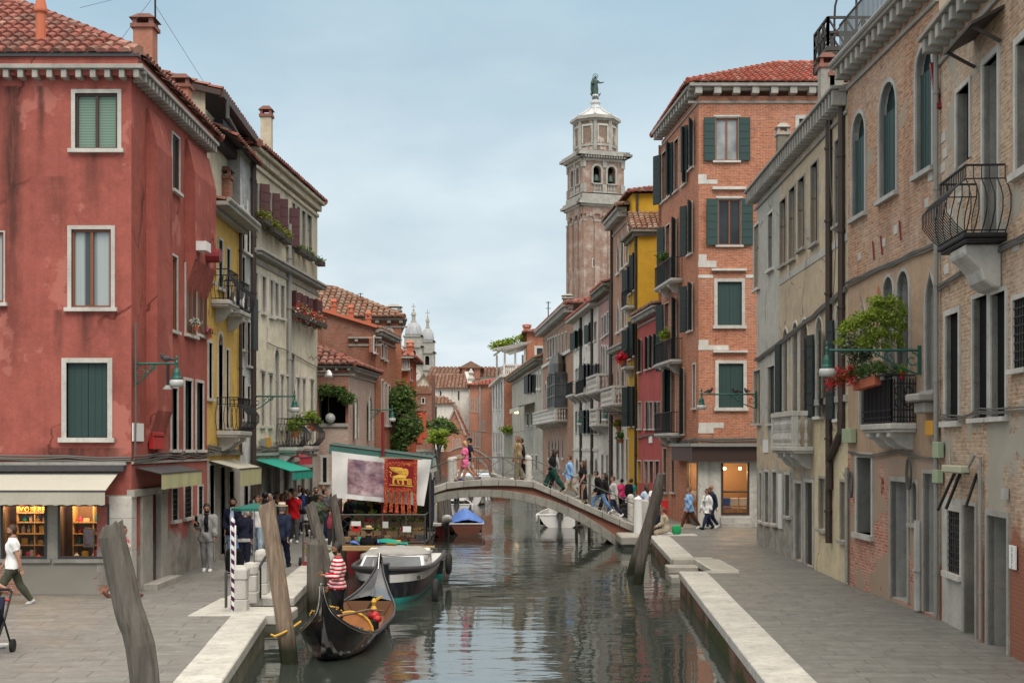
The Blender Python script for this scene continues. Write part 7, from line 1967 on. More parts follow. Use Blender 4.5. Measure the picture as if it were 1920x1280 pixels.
 person('person in a cream top half hidden behind the red t-shirt',ad(543,51.5),-10,1.66,W,'skin','hair_blonde','long',True,top=('cl_beige','long',-.04),legs=('cl_ljean','long'))
 person('person in dark green serving at the far side of the stall counter',ad(668,47.2,.0),5,1.78,both,'skin_tan','hair_black',top=('cl_dgreen','short',-.04),legs=('cl_black','long'))
 person('person in a maroon jumper and black apron behind the crates on the barge',ad(742,47,.28),-10,1.72,both,'skin','hair_brown',top=('red_dark','long',-.04),legs=('cl_black','long'))
 person('person in a black jacket crossing behind the tan jacket on the bridge',br(978,56.3),-85,1.74,W,'skin','hair_black',top=('cl_black','long',-.04),legs=('cl_black','long'))
 person('person in a pale shirt on the lower bridge steps behind the rucksack',br(1150,56.0),-80,1.7,W,'skin','hair_brown',top=('cl_lgrey','long',-.04),legs=('cl_djean','long'))
 C=[('mustard t-shirt','orange_box','cl_djean',479,56,10),('light green shirt','cl_grn','cl_beige',472,49,175),('coral top','salmon_cloth','cl_djean',520,57.5,15),('pale blue shirt','cl_lblue','cl_khaki',536,59,-10),('white blouse','cl_white','cl_black',577,53.5,170),('denim shirt','cl_jean','cl_beige',584,57,20),('burgundy hoodie','red_dark','cl_djean',616,58,0),('sand coloured jumper','cl_tan','cl_black',505,47.5,30)]
 for i,(nm,a,b,px,d,yw)in enumerate(C):
  J=person('person in a %s in the crowd along the shopfronts of the left quay'%nm,ad(px,d),yw,1.62+.05*(i%4),W if i%2 else S,('skin','skin_tan')[i%3==0],('hair_brown','hair_black','hair_lbrown','hair_grey')[i%4],('short','long','bob')[i%3],bool(i%3),top=(a,('short','long')[i%2],-.04),legs=(b,'long'))
  if i%2==0:q=J['hip']+V((.24,-.05,-.02));bag('shoulder_bag','shoulder bag carried by the person in the %s'%nm,'bag',q,.14,.26,.28,.3,('cl_brown','cl_black','cl_tan','red_dark')[i//2],[q+UPV*.12,J['neck']+V((-.05,-.12,.0)),J['neck']+V((-.12,.06,-.02)),q+V((0,.08,.12))])
 person('gondolier in a red and white striped jersey standing in the black gondola',V((-3.72,28.5,-.56)),-78,1.85,dict(legL=(10,16),legR=(-6,8),armL=(8,14,92),armR=(8,12,22)),'skin_tan','hair_black',beard=True,top=('cl_stripe','long',-.01),legs=('cl_black','long'),shoes='cl_black',nod=6)
 ws=dict(legL=(28,4),legR=(-26,14),armL=(-12,8,10),armR=(16,8,60))
 person('person in a short pink dress with fair hair striding over the bridge',br(872,55.0),-88,1.66,dict(legL=(-30,10),legR=(26,4),armL=(10,6,55),armR=(-10,8,10)),'skin','hair_blonde','bob',True,top=('cl_pink','short',-.06),skirt=('cl_pink',.04,.36,.035),shoes='cl_brown')
 person('person in a dark cap and top half hidden behind the pink dress',br(881,56.2),-84,1.76,W,'skin','hair_black',top=('cl_navy','short',-.03),legs=('cl_lgrey','short'),hat=('cl_navy','cap'),shoes='cl_royal')
 person('long-haired person in a tan jacket and khaki trousers paused on the bridge crown',br(971,55.2),-75,1.78,dict(legL=(8,4),legR=(-10,8),armL=(-4,8,14),armR=(6,8,14)),'skin','hair_lbrown','long',False,top=('cl_beige','long',-.03),outer=('cl_tan','shut',-.08),legs=('cl_khaki','wide'),shoes='cl_brown')
 person('person in black top and wide dark green trousers stepping up the bridge',br(1036,55.0),-82,1.7,dict(legL=(-28,10),legR=(30,8),armL=(14,8,18),armR=(-14,8,14)),'skin','hair_black','long',True,top=('cl_black','long',-.03),legs=('cl_dgreen','wide'),shoes='cl_black')
 person('person in a grey-green jacket hidden behind the green trousers',br(1042,56.2),-80,1.74,W,'skin','hair_brown',top=('cl_grey','long',-.05),legs=('cl_black','long'))
 person('person in a light blue shirt with a white jumper over the shoulders',br(1068,55.6),-84,1.76,W,'skin','hair_brown',top=('cl_sky','long',-.06),legs=('cl_beige','long'))
 J=None
 person('person in a long black dress with long brown hair on the bridge steps',br(1093,55.0),-70,1.72,dict(legL=(6,4),legR=(-8,8),armL=(10,8,22),armR=(12,8,26)),'skin','hair_brown','long',True,top=('cl_black','short',-.03),skirt=('cl_black',.05,.12,.02),shoes='cl_black')
 person('person in a black hooded top and blue jeans climbing the bridge',br(1126,55.1),-82,1.74,dict(legL=(-26,12),legR=(38,26),armL=(4,8,40),armR=(8,8,40)),'skin','hair_black',lean=12,top=('cl_black','long',-.04),outer=('cl_black','shut',-.04),legs=('cl_jean','long'),nod=15)
 person('dark-haired person close behind the black hooded top',br(1134,56.2),-80,1.68,W,'skin','hair_black','long',True,top=('cl_black','long',-.04),legs=('cl_black','long'))
 person('person in a pinkish red top beyond the bridge end',ad(1166,69),170,1.7,W,'skin_tan','hair_black','bun',True,top=('cl_fuch','short',-.04),legs=('cl_black','long'))
 J=person('person in a teal shirt carrying a big black rucksack',ad(1183,64),150,1.78,S,'skin','hair_brown',top=('cl_teal','short',-.04),legs=('cl_khaki','short'))
 b=J['back'];bag('rucksack','big black rucksack on the back of the teal shirt','rucksack',J['neck']+b*.24-UPV*.22,.4,.34,.62,0,'cl_black')
 person('person with long dark hair in a pale blue shirt by the white bollard',ad(1212,58),-150,1.68,both,'skin','hair_brown','long',True,top=('cl_lblue','long',-.1),legs=('cl_jean','long'))
 person('person in a white t-shirt and blue jeans behind the leaning poles',ad(1229,57.2),165,1.8,W,'skin_tan','hair_brown',top=('cl_white','short',-.04),legs=('cl_djean','long'))
 person('person in beige sitting on the stone kerb in front of the red bin',V((5.93,51.3,.02)),-95,1.66,dict(legL=(70,92),legR=(76,98),armL=(30,6,40),armR=(34,6,30)),'skin','hair_lbrown','pony',True,sit=.2,lean=10,top=('cl_beige','long',-.05),legs=('cl_beige','long'),shoes='cl_white')
 person('person in dark clothes sitting beyond the beige one on the kerb',V((5.82,52.4,.02)),-80,1.7,dict(legL=(72,92),legR=(66,76),armL=(38,6,20),armR=(34,6,24)),'skin','hair_black',sit=.2,lean=14,top=('cl_djean','long',-.05),legs=('cl_black','long'))
 person('person in a light blue denim jacket and brown trousers walking left past the shop',at(1292,991),-72,1.68,dict(legL=(-28,10),legR=(24,4),armL=(6,8,22),armR=(-6,8,20)),'skin','hair_lbrown','short',True,top=('cl_sky','long',-.08),outer=('cl_sky','shut',-.06),legs=('cl_brown','long'))
 person('person in a white jacket, jeans and sunglasses walking past the lit shop',at(1326,992),-55,1.66,dict(legL=(26,4),legR=(-24,12),armL=(-6,8,14),armR=(10,8,20)),'skin','hair_brown','bob',True,glasses=True,top=('cl_lgrey','long',-.04),outer=('cl_white','open',-.09),legs=('cl_djean','long'),shoes='cl_black')
 person('bald person in dark blue walking just behind the white jacket',ad(1334,55.6),-60,1.76,W,'skin_tan',None,'bald',glasses=True,top=('cl_djean','long',-.05),legs=('cl_djean','long'))
crowd()
# ------------------------------------------------------------------ lamps, poles, boats, stall, plants, small things
def lamp(root,tip,label,mat='lamp_green'):
 A=V(root);B=V(tip);d=(B-A);L=d.length;d.normalize();nrm=UPV
 t=thing('street_lamp',label,'street lamp',A,'bracket street lamps on the house walls')
 g=MB();g.tube([A,B],.028,8);g.tube([A+d*.05-UPV*.5,A+d*L*.25-UPV*.33,A+d*L*.52-UPV*.02],.018,6);g.obox(A+d*.03-UPV*.5,.06,.06,.6)
 def scroll(c,r,s):
  g.tube([c+(d*cos(a)*s+UPV*sin(a))*(r*(1-i/22))for i,a in enumerate([pi*.5+i*.42 for i in range(18)])],.014,5)
 scroll(A+d*.18-UPV*.2,.16,1);scroll(A+d*(L*.34)-UPV*.13,.11,-1);scroll(A+d*(L*.47)-UPV*.09,.07,1)
 g.build('bracket',MAT[mat],t)
 g=MB();g.lathe([(.012,.2),(.03,.14),(.02,.08),(.045,.03),(.03,-.02),(.035,-.1),(.06,-.13),(.085,-.2),(.10,-.3),(.12,-.33),(.125,-.37)],B,12);g.build('lamp_hood',MAT['lamp_green'],t,smooth=False)
 MB().lathe([(.15,-.38),(.17,-.44),(.165,-.52),(.13,-.54)],B,14).build('lamp_shade',MAT['lamp_glass'],t,smooth=True)
 return t
def pigeon(p,rz,label):
 g=MB();g.ball((0,0,.09),.06,.13,.065,10);g.ball((0,-.12,.17),.036,.042,.04,8);g.tube([(0,-.09,.11),(0,-.12,.16)],[.045,.03],8);g.tube([(0,.1,.08),(0,.26,.05)],[.035,.018],6);g.tube([(0,-.155,.165),(0,-.185,.16)],[.01,.003],5)
 for s in(-1,1):g.tube([(s*.025,0,.04),(s*.025,-.01,0)],.006,4)
 M=Matrix.Translation(V(p))@Matrix.Rotation(rz,4,'Z');g.xf(M)
 solo(g.build('pigeon',MAT['cl_dgrey'],None,smooth=True),label,'pigeon','pigeons perched on lamp brackets')
def lamps():
 lamp((-8.86,31.25,5.37),(-7.86,31.25,5.37),'green street lamp on the corner of the red house with a pigeon on its arm')
 lamp((-8.84,45.25,5.12),(-7.38,45.25,5.12),'green street lamp on the cream house above the green awning')
 lamp((-6.68,61.7,5.1),(-5.55,61.7,5.1),'green street lamp on the pale brick house beside the canal tree')
 lamp((-5.8,70.0,5.1),(-4.9,70.0,5.1),'far green street lamp beside the hanging orange banner')
 lamp((8.46,27.6,5.42),(6.52,27.6,5.42),'large green street lamp reaching out in front of the flowered balcony')
 lamp((8.6,46.85,5.25),(6.66,46.85,5.25),'green street lamp on the stucco house with three pigeons on its arm')
 lamp((6.7,73.4,5.3),(5.1,73.4,5.3),'dark street lamp on the yellow house over the quay','iron');lamp((5.67,87.4,5.3),(4.4,87.4,5.3),'dark street lamp on the white house with dark shutters','iron')
 pigeon((-8.1,31.25,5.40),R(-60),'dark pigeon perched on the lamp of the red corner house')
 for i,px in enumerate((1330,1379,1400)):pigeon(((px-CX)*46.85/F,46.85,5.28),R((40,-70,200)[i]),'dark pigeon on the lamp arm of the stucco house, '+('nearest the lamp','in the middle of three','nearest the wall')[i])
 t=thing('floodlight','small floodlight hanging from the lamp arm on the red house','floodlight',(-8.1,31.2,5.3))
 MB().tube([(-8.05,31.2,5.36),(-8.05,31.2,4.85)],.035,8).build('stem',MAT['iron'],t);MB().lathe([(.05,0),(.11,-.06),(.12,-.1)],(-8.05,31.2,4.86),10).build('head',MAT['pipe_grey'],t)
def pole(label,pts,r0,r1,mat='pole_grey',n=14,top='flat'):
 pts=[V(p)for p in pts];m=14;q=[];rs=[]
 def cr(t):
  s=t*(len(pts)-1);i=min(int(s),len(pts)-2);f=s-i
  p0=pts[max(i-1,0)];p1=pts[i];p2=pts[i+1];p3=pts[min(i+2,len(pts)-1)]
  return .5*((2*p1)+(p2-p0)*f+(2*p0-5*p1+4*p2-p3)*f*f+(3*p1-p0-3*p2+p3)*f**3)
 for i in range(m+1):
  t=i/m;q.append(cr(t));rs.append(r0+(r1-r0)*t+rnd.uniform(-.004,.004))
 if top=='worn':rs[-1]*=.72;rs[-2]*=.97;q[-1]=q[-1]+V((.03,0,0))
 g=MB();n=26;g.tube(q,rs,n)
 rr=random.Random(int(r0*1000));off=[rr.uniform(-.055,.035)*(2.0 if rr.random()<.15 else 1)for _ in range(n)]
 for i in range(m+1):
  for j in range(n):
   off[j]+=rr.uniform(-.012,.012);p=V(g.v[i*n+j]);g.v[i*n+j]=tuple(q[i]+(p-q[i])*(1+off[j]))
  if i==m:
   for j in range(n):p=V(g.v[i*n+j]);g.v[i*n+j]=tuple(p+V((0,0,rr.uniform(-.05,.03)+(p.x-q[i].x)*.35)))
 g.v=[(x+rr.uniform(-.004,.004),y+rr.uniform(-.006,.006),z)for x,y,z in g.v]
 o=g.build('mooring_pole',MAT[mat],None,smooth=False);
 solo(o,label,'mooring pole','wooden mooring poles in the canal');return o
def poles():
 d=13.0
 pole('thick grey leaning mooring pole in the left foreground with a worn cut top',[((300-CX)*d/F,d,-1.6),((272-CX)*d/F,d,P(0,1280,d).z),((238-CX)*d/F,d,P(0,1130,d).z),((205-CX)*d/F,d,P(0,984,d).z)],.150,.135,top='worn')
 pole('brownish mooring pole with a flat top and yellow rope, left of the gondola',[(-4.02,24.5,-2),(-4.1,24.5,-.4),(-4.55,24.7,P(0,944,24.7).z)],.165,.15,'pole_brown')
 pole('slim grey mooring pole leaning beside the gondolier',[(-4.55,35,-2),(-4.9,35.2,.2),(-5.38,35.4,P(0,945,35.4).z)],.16,.14)
 pole('slim grey mooring pole under the left edge of the white banner',[(-4.95,40,-2),(-5.1,40,.2),(-5.38,40,P(0,930,40).z)],.15,.12)
 pole('short thick mooring pole with a split top and white label by the quay wall',[(-4.75,32.0,-2),(-4.72,32.0,-.2),(-4.73,32.0,P(0,1010,32).z)],.21,.2,top='worn')
 pole('tall dark mooring pole leaning right by the bridge steps',[(3.62,38.5,-2),(3.66,38.5,-.4),(3.95,38.4,1.2),(4.28,38.2,P(0,888,38.2).z)],.155,.13)
 pole('second dark mooring pole crossing behind the one by the bridge steps',[(3.55,41.2,-2),(3.75,41.2,-.4),(4.2,41,1.0),(4.5,40.8,P(0,915,40.8).z)],.2,.17)
 for i,(x,y,zt)in enumerate(((1080,59,1.6),(1104,58.6,2.2))):
  X=(x-CX)*y/F;pole(('thin dark mooring pole beyond the bridge, beside the white motorboat','taller dark mooring pole seen through the bridge railing')[i],[(X,y,-2),(X+.05,y,zt)],.075,.06)
 for i,x in enumerate((822,829,836)):
  y=60+i;X=(x-CX)*y/F;pole(('weathered mooring pole of three beyond the stall, farthest from the bridge post','weathered mooring pole between two others beyond the stall','weathered mooring pole of three beyond the stall, closest to the bridge post')[i],[(X+.4,y,-2),(X-.1+.05*i,y,2.3-.2*i)],.15,.12)
 MB().tube([V((-4.32,24.42,.0)),V((-4.12,24.36,-.15)),V((-4.0,24.5,-.02)),V((-3.93,24.9,.08)),V((-3.9,25.2,.1))],.022,6)
 o=MB().tube([(-4.42,24.5,-.02),(-4.32,24.3,-.02),(-4.15,24.33,.05),(-4.02,24.6,.12),(-3.98,25.1,.14)],.022,6).build('rope',MAT['gold']);solo(o,'yellow mooring rope from the brownish pole to the gondola','rope')
# ---- boats
def loft(mb,st,nsec=6,p=.42,mats=None,inner=.0):
 """st: (y, half width, keel z, sheer z); mats(z_rel, z) -> material index"""
 rows=[]
 for y,w,zk,zs in st:
  half=[]
  for i in range(nsec+1):
   t=i/nsec;half.append((w*(t**p)*(1 if t<1 else 1),zk+(zs-zk)*(t**1.25)))
  rows.append([(-x,y,z)for x,z in half[::-1]]+[(x,y,z)for x,z in half[1:]])
 n=len(rows[0])
 for a,b in zip(rows,rows[1:]):
  for j in range(n-1):
   q=[a[j],a[j+1],b[j+1],b[j]]
   zc=sum(v[2]for v in q)/4
   mb.add(q,[(0,1,2,3)],mats(zc,min(abs(j+.5-(n-1)/2)/((n-1)/2),1))if mats else 0)
 return rows
def smooth(st,n):
 def cr(p,f):return .5*(2*p[1]+(p[2]-p[0])*f+(2*p[0]-5*p[1]+4*p[2]-p[3])*f*f+(3*p[1]-p[0]-3*p[2]+p[3])*f**3)
 out=[];m=len(st)-1
 for i in range(n+1):
  s=m*i/n;k=min(int(s),m-1);f=s-k;q=[st[max(k-1,0)],st[k],st[k+1],st[min(k+2,m)]]
  out.append(tuple(cr([a[j]for a in q],f)for j in range(4)))
 return out
def motorboat(name,label,loc,rz,L,W,hull_m,band_m,deck_m,zs=.45,bottom=None,cover=None,motor=None,fenders=0,screen=False,group='small boats moored along the canal'):
 t=thing(name,label,'boat',(loc[0],loc[1],WATER),group)
 M=Matrix.Translation((loc[0],loc[1],WATER))@Matrix.Rotation(rz,4,'Z')
 st=[(0,W*.46,-.12,zs),(L*.25,W*.5,-.16,zs),(L*.5,W*.49,-.16,zs+.03),(L*.72,W*.40,-.12,zs+.09),(L*.88,W*.24,-.04,zs+.15),(L*.97,W*.08,.08,zs+.2),(L,.015,.2,zs+.21)]
 g=MB();rows=loft(g,st,6,.4,lambda z,r:1 if z>zs*.55 else 0)
 r0=rows[0];g.poly(r0,0)
 g.xf(M).build('hull',[MAT[hull_m],MAT[band_m]],t,smooth=False)
 g=MB();inn=[(y,max(.01,w-.07),z)for y,w,zk,z in st]
 for(y0,w0,z0),(y1,w1,z1)in zip(inn,inn[1:]):
  fl=.12;
  if y0<L*.66:
   g.poly([(-w0,y0,fl),(w0,y0,fl),(w1,y1,fl),(-w1,y1,fl)])
   for s in(-1,1):g.poly([(s*w0,y0,fl),(s*w1,y1,fl),(s*w1,y1,z1),(s*w0,y0,z0)])
  else:g.poly([(-w0,y0,z0),(w0,y0,z0),(w1,y1,z1),(-w1,y1,z1)])
 yb=L*.72;w=W*.38;g.poly([(-w,yb,.1),(w,yb,.1),(w,yb,zs+.09),(-w,yb,zs+.09)])
 for y in(L*.2,L*.45):g.box(-W*.42,W*.42,y,y+.3,zs*.55,zs*.62)
 g.xf(M).build('deck',MAT[deck_m],t)
 g=MB()
 for s in(-1,1):g.tube([(s*w,y,z+.01)for y,w,zk,z in st],.035,6)
 g.tube([(-W*.46,0,zs),(W*.46,0,zs)],.035,6);g.xf(M).build('rub_rail',MAT[band_m],t)
 if motor:
  g=MB();c=(0,-.22,zs+.28);g.ball(c,.17,.25,.2,10);O=g.xf(M).build('outboard_motor',MAT[motor],t,smooth=True)
  k=MB();k.box(-.07,.07,-.3,-.12,-.35,zs+.15);k.box(-.16,.16,-.2,-.02,zs-.12,zs+.1);k.xf(M).build('motor_leg',MAT['iron_grey'],O)
 if cover:
  g=MB()
  def fn(a,b):
   y=L*(.02+.96*b);i=0
   while i<len(st)-2 and st[i+1][0]<y:i+=1
   q=(y-st[i][0])/(st[i+1][0]-st[i][0]);w=st[i][1]+(st[i+1][1]-st[i][1])*q+.06;z=st[i][3]+(st[i+1][3]-st[i][3])*q
   x=(a*2-1);rd=.52*sin(pi*min(1,max(0,b*.92+.04)))**.5
   return(x*w*1.04,y,z-.07*(abs(x)>.97)+rd*(1-abs(x)**1.3)+.03*sin(9*b)*(1-abs(x))+.015*sin(17*x+b*5))
  g.grid(fn,16,16);g.xf(M).build('cover',MAT[cover],t,smooth=True,thick=.012)
 for i in range(fenders):
  s=1 if i%2==0 else-1;y=L*(.2+.22*(i//2));x=s*(W*.5+.07);g=MB();g.lathe([(.02,.3),(.06,.27),(.075,.2),(.075,-.08),(.05,-.16),(.02,-.18)],(x,y,zs-.28),10);g.tube([(x,y,zs),(x-s*.05,y,zs+.05)],.012,4);g.xf(M).build('fender',MAT['white_paint'],t,smooth=True)
 if screen:
  g=MB();y=L*.6;g.hexa([(-W*.3,y,zs+.1),(W*.3,y,zs+.1),(W*.3,y+.05,zs+.1),(-W*.3,y+.05,zs+.1),(-W*.24,y+.2,zs+.45),(W*.24,y+.2,zs+.45),(W*.24,y+.24,zs+.45),(-W*.24,y+.24,zs+.45)]);g.xf(M).build('windscreen',MAT['glass_sky'],t)
 return t
def gondola():
 A=V((-3.42,23.9,0));B=V((-3.25,32.7,0));L=(B-A).length;rz=math.atan2(-(B-A).x,(B-A).y)
 M=Matrix.Translation(A)@Matrix.Rotation(rz,4,'Z')
 t=thing('gondola','long black gondola with high curved ends moored on the left','gondola',(A.x,A.y,WATER))
 st=[(0,.022,.76,.97),(.12,.035,.46,.77),(.32,.12,.02,.46),(.6,.31,-.34,.22),(1.0,.52,-.60,.02),(1.5,.66,-.70,-.10),(2.2,.74,-.74,-.17),(3.2,.755,-.76,-.19),(4.6,.77,-.76,-.20),(5.8,.70,-.76,-.18),(6.8,.55,-.72,-.10),(7.6,.37,-.62,.02),(8.2,.22,-.42,.20),(8.6,.11,-.1,.40),(8.9,.045,.25,.62),(L,.02,.5,.80)]
 raw=st;st=smooth(raw,60);g=MB();loft(g,st,9,.5);g.xf(M).build('hull',MAT['gloss_black'],t,smooth=True)
 def deck(i0,i1,rise,nm,mt):
  g=MB()
  for a,b in zip(st[i0:i1],st[i0+1:i1+1]):
   for s in(-1,1):g.poly([(s*a[1]*.97,a[0],a[3]-.02),(s*b[1]*.97,b[0],b[3]-.02),(0,b[0],b[3]-.02+rise*b[1]),(0,a[0],a[3]-.02+rise*a[1])])
  return g.xf(M).build(nm,MAT[mt],t,smooth=False)
 ia=next(i for i,q in enumerate(st)if q[0]>=2.2);ib=next(i for i,q in enumerate(st)if q[0]>=6.6);deck(0,ia,.28,'foredeck','gloss_black');deck(ib,len(st)-1,.22,'afterdeck','deck_sky_grey')
 g=MB()
 for s in(-1,1):g.tube([(s*w,y,z)for y,w,k,z in st],.026,6)
 g.xf(M).build('gunwale',MAT['gloss_black'],t,smooth=True)
 g=MB()
 for s in(-1,1):g.tube([(s*(w+.012),y,z-.03)for y,w,k,z in st],.008,5)
 g.tube([(0,-.02,.98),(0,.06,.68),(0,.22,.36),(0,.42,0),(0,.6,-.24)],.016,6);g.tube([(0,L,.82),(0,L-.25,.45)],.014,5)
 g.xf(M).build('iron_strip',MAT['chrome'],t)
 g=MB()
 for(ya,wa,_,za),(yb,wb,_,zb)in zip(st[ia:ib],st[ia+1:ib+1]):
  g.poly([(-wa*.62,ya,-.46),(wa*.62,ya,-.46),(wb*.62,yb,-.46),(-wb*.62,yb,-.46)])
  for s in(-1,1):g.poly([(s*wa*.62,ya,-.46),(s*wb*.62,yb,-.46),(s*wb*.97,yb,zb-.02),(s*wa*.97,ya,za-.02)])
 y,w,_,z=st[ia];g.poly([(-w*.6,y,-.47),(w*.6,y,-.47),(w*.96,y,z-.02),(-w*.96,y,z-.02)]);y,w,_,z=st[ib];g.poly([(-w*.6,y,-.46),(w*.6,y,-.46),(w*.96,y,z-.02),(-w*.96,y,z-.02)])
 g.xf(M).build('well',MAT['well_wood'],t)
 g=MB();n=10
 g.prism([(.46*cos(a)-.02,3.85,-.46+.44*sin(a))for a in[pi*i/n for i in range(n+1)]],(0,.05,0));S=g.xf(M).build('seat_back',MAT['orange_wood'],t)
 MB().tube([(.48*cos(a)-.02,3.84,-.46+.46*sin(a))for a in[pi*i/n for i in range(n+1)]],.025,6).xf(M).build('gilt_edge',MAT['gold'],S)
 g=MB();g.box(-.5,.5,3.95,4.5,-.48,-.2);g.xf(M).build('seat',MAT['cl_black'],t,bevel=.03)
 g=MB();g.ball((-.42,3.3,-.02),.34,.22,.2,12);C=g.xf(M).build('cushion',MAT['cl_black'],t,smooth=True)
 k=MB();rr=random.Random(4)
 for i in range(42):
  a,b=rr.uniform(0,6.28),rr.uniform(-.1,1.4);k.ball((-.42+.35*cos(a)*cos(b),3.3+.23*sin(a)*cos(b),-.02+.21*sin(b)),.018,n=5)
 k.xf(M).build('brass_tassels',MAT['gold'],C)
 g=MB();g.prism([(-.72,2.9,-.1),(-.6,2.9,-.08),(-.2,3.5,-.24),(-.3,3.6,-.3)],(0,0,.04));g.xf(M).build('side_board',MAT['gold'],t)
 g=MB();g.ball((.42,4.3,-.14),.13,.12,.1,8);g.ball((.5,4.2,-.2),.1,.1,.08,8);g.xf(M).build('red_cloth',MAT['red_paint'],t,smooth=True)
 g=MB();g.lathe([(.05,0),(.07,.05),(.03,.12),(.06,.2),(.02,.28)],(.36,4.75,-.1),8);g.bar((.36,4.75,.12),(.52,4.85,.2),.04);g.xf(M).build('brass_ornament',MAT['gold'],t)
 g=MB();g.bar((-.1,5.1,-.3),(.5,4.7,-.14),.03);g.tube([(.1,5.5,-.2),(.3,5.2,.1),(.33,5.0,.12)],.03,6);g.xf(M).build('brace',MAT['deck_sky_grey'],t)
 o=thing('oar','wooden oar with broad orange blade lying across the gondola','oar',(A.x,27,-.1))
 a,b=V((.34,4.0,.02)),V((-.02,2.35,.10));MB().tube([a+(a-b)*.55+V((0,0,-.1)),a,b],[.02,.024,.026],7).xf(M).build('shaft',MAT['wood'],o)
 d=(b-a).normalized();q=d.cross(UPV).normalized();c=b+d*.75;MB().prism([b-q*.03,b+q*.03,b+d*.3+q*.11,c+q*.12,c-q*.12,b+d*.3-q*.11],(0,0,.025)).xf(M).build('blade',MAT['orange_wood'],o)
def work_boat():
 t=thing('work_boat','broad grey and navy work boat with teal bottom and canvas-covered cabin','boat',(-3.2,34.3,WATER))
 M=Matrix.Translation((-3.2,33.5,0))@Matrix.Rotation(R(-1.5),4,'Z')
 st=[(0,.03,-.62,.34),(.15,.30,-.70,.33),(.45,.62,-.78,.31),(.9,.86,-.82,.29),(1.6,.99,-.85,.27),(3,1.03,-.85,.25),(5,1.03,-.85,.25),(6.6,.95,-.8,.26)]
 st=smooth(st,30);g=MB();loft(g,st,14,.33);g.poly([(-1,6.6,.26),(1,6.6,.26),(.9,6.6,-.7),(-.9,6.6,-.7)])
 g.xf(M).build('hull',MAT['work_hull'],t,smooth=True)
 g=MB()
 for(ya,wa,_,za),(yb,wb,_,zb)in zip(st,st[1:]):g.poly([(-wa,ya,za-.03),(wa,ya,za-.03),(wb,yb,zb-.03),(-wb,yb,zb-.03)])
 g.xf(M).build('deck',MAT['boat_grey'],t)
 g=MB()
 for s in(-1,1):g.tube([(s*(w+.03),y,z+.02)for y,w,k,z in st],.06,8)
 g.tube([(-.03,0,.36),(0,-.04,.37),(.03,0,.36)],.06,8);g.xf(M).build('rub_rail',MAT['box_dark'],t)
 MB().hexa([(-.14,-.06,-.5),(.14,-.06,-.5),(.16,.3,-.5),(-.16,.3,-.5),(-.1,-.1,.5),(.1,-.1,.5),(.12,.15,.5),(-.12,.15,.5)]).xf(M).build('stem_post',MAT['navy_paint'],t,bevel=.02)
 for s in(-1,1):
  p=V((s*.80,.62,.085));MB().lathe([(.055,-.02),(.055,.02)],(0,0,0),12).xf(M@Matrix.Translation(p)@Matrix.Rotation(s*R(55),4,'Z')@Matrix.Rotation(R(90),4,'X')).build('porthole',MAT['iron_grey'],t)
 g=MB();g.hexa([(-.86,1.5,.24),(.86,1.5,.24),(.9,3.6,.24),(-.9,3.6,.24),(-.78,1.95,.52),(.78,1.95,.52),(.84,3.6,.62),(-.84,3.6,.62)]);C=g.xf(M).build('cabin',MAT['white_paint'],t,bevel=.03)
 g=MB();g.hexa([(-.78,1.53,.27),(.78,1.53,.27),(.78,1.56,.27),(-.78,1.56,.27),(-.71,1.90,.50),(.71,1.90,.50),(.71,1.94,.50),(-.71,1.94,.50)]);g.v=[(x,y-.015,z+.012)for x,y,z in g.v];g.xf(M).build('windscreen',MAT['glass_sky'],C)
 g=MB();g.grid(lambda a,b:((a*2-1)*.90,2.0+1.7*b,.52+.14*(1-abs(a*2-1)**3)-.12*(b<.08)+.02*sin(a*23+b*9)),18,10);g.xf(M).build('canvas_cover',MAT['tarp_grey'],t,smooth=True,thick=.02)
 g=MB();g.tube([(-.15,.5,.34),(-.15,.5,.62),(1.0,1.7,.60),(1.02,1.7,.3)],.018,6);g.tube([(-.15,.5,.62),(-.35,.6,.6),(-.4,.8,.34)],.016,6);g.xf(M).build('grab_rail',MAT['chrome'],t)
 for y,z in((1.0,-.3),(5.6,0)):
  g=MB();g.tube([(1.2,y+.24*cos(a),z+.24*sin(a))for a in[2*pi*i/14 for i in range(15)]],.085,8);g.xf(M).build('tyre_fender',MAT['rubber'],t,smooth=True)
 p=V((-.42,.25,-.12));MB().tube([p,p+V((-.05,-.25,-.05))],[.07,.09],10).xf(M).build('exhaust',MAT['chrome'],t)
 s=thing('plank_stack','pale planks and a pallet lying across the stern of the work boat','planks',(-3.4,39.6,.3))
 for i,(x0,x1,y,z)in enumerate(((-5.2,-2.5,39.4,.36),(-5.3,-2.3,39.6,.42),(-5.1,-2.45,39.9,.30))):
  MB().box(x0,x1,y,y+.16,z,z+.05).build('plank',MAT['pine'],s)
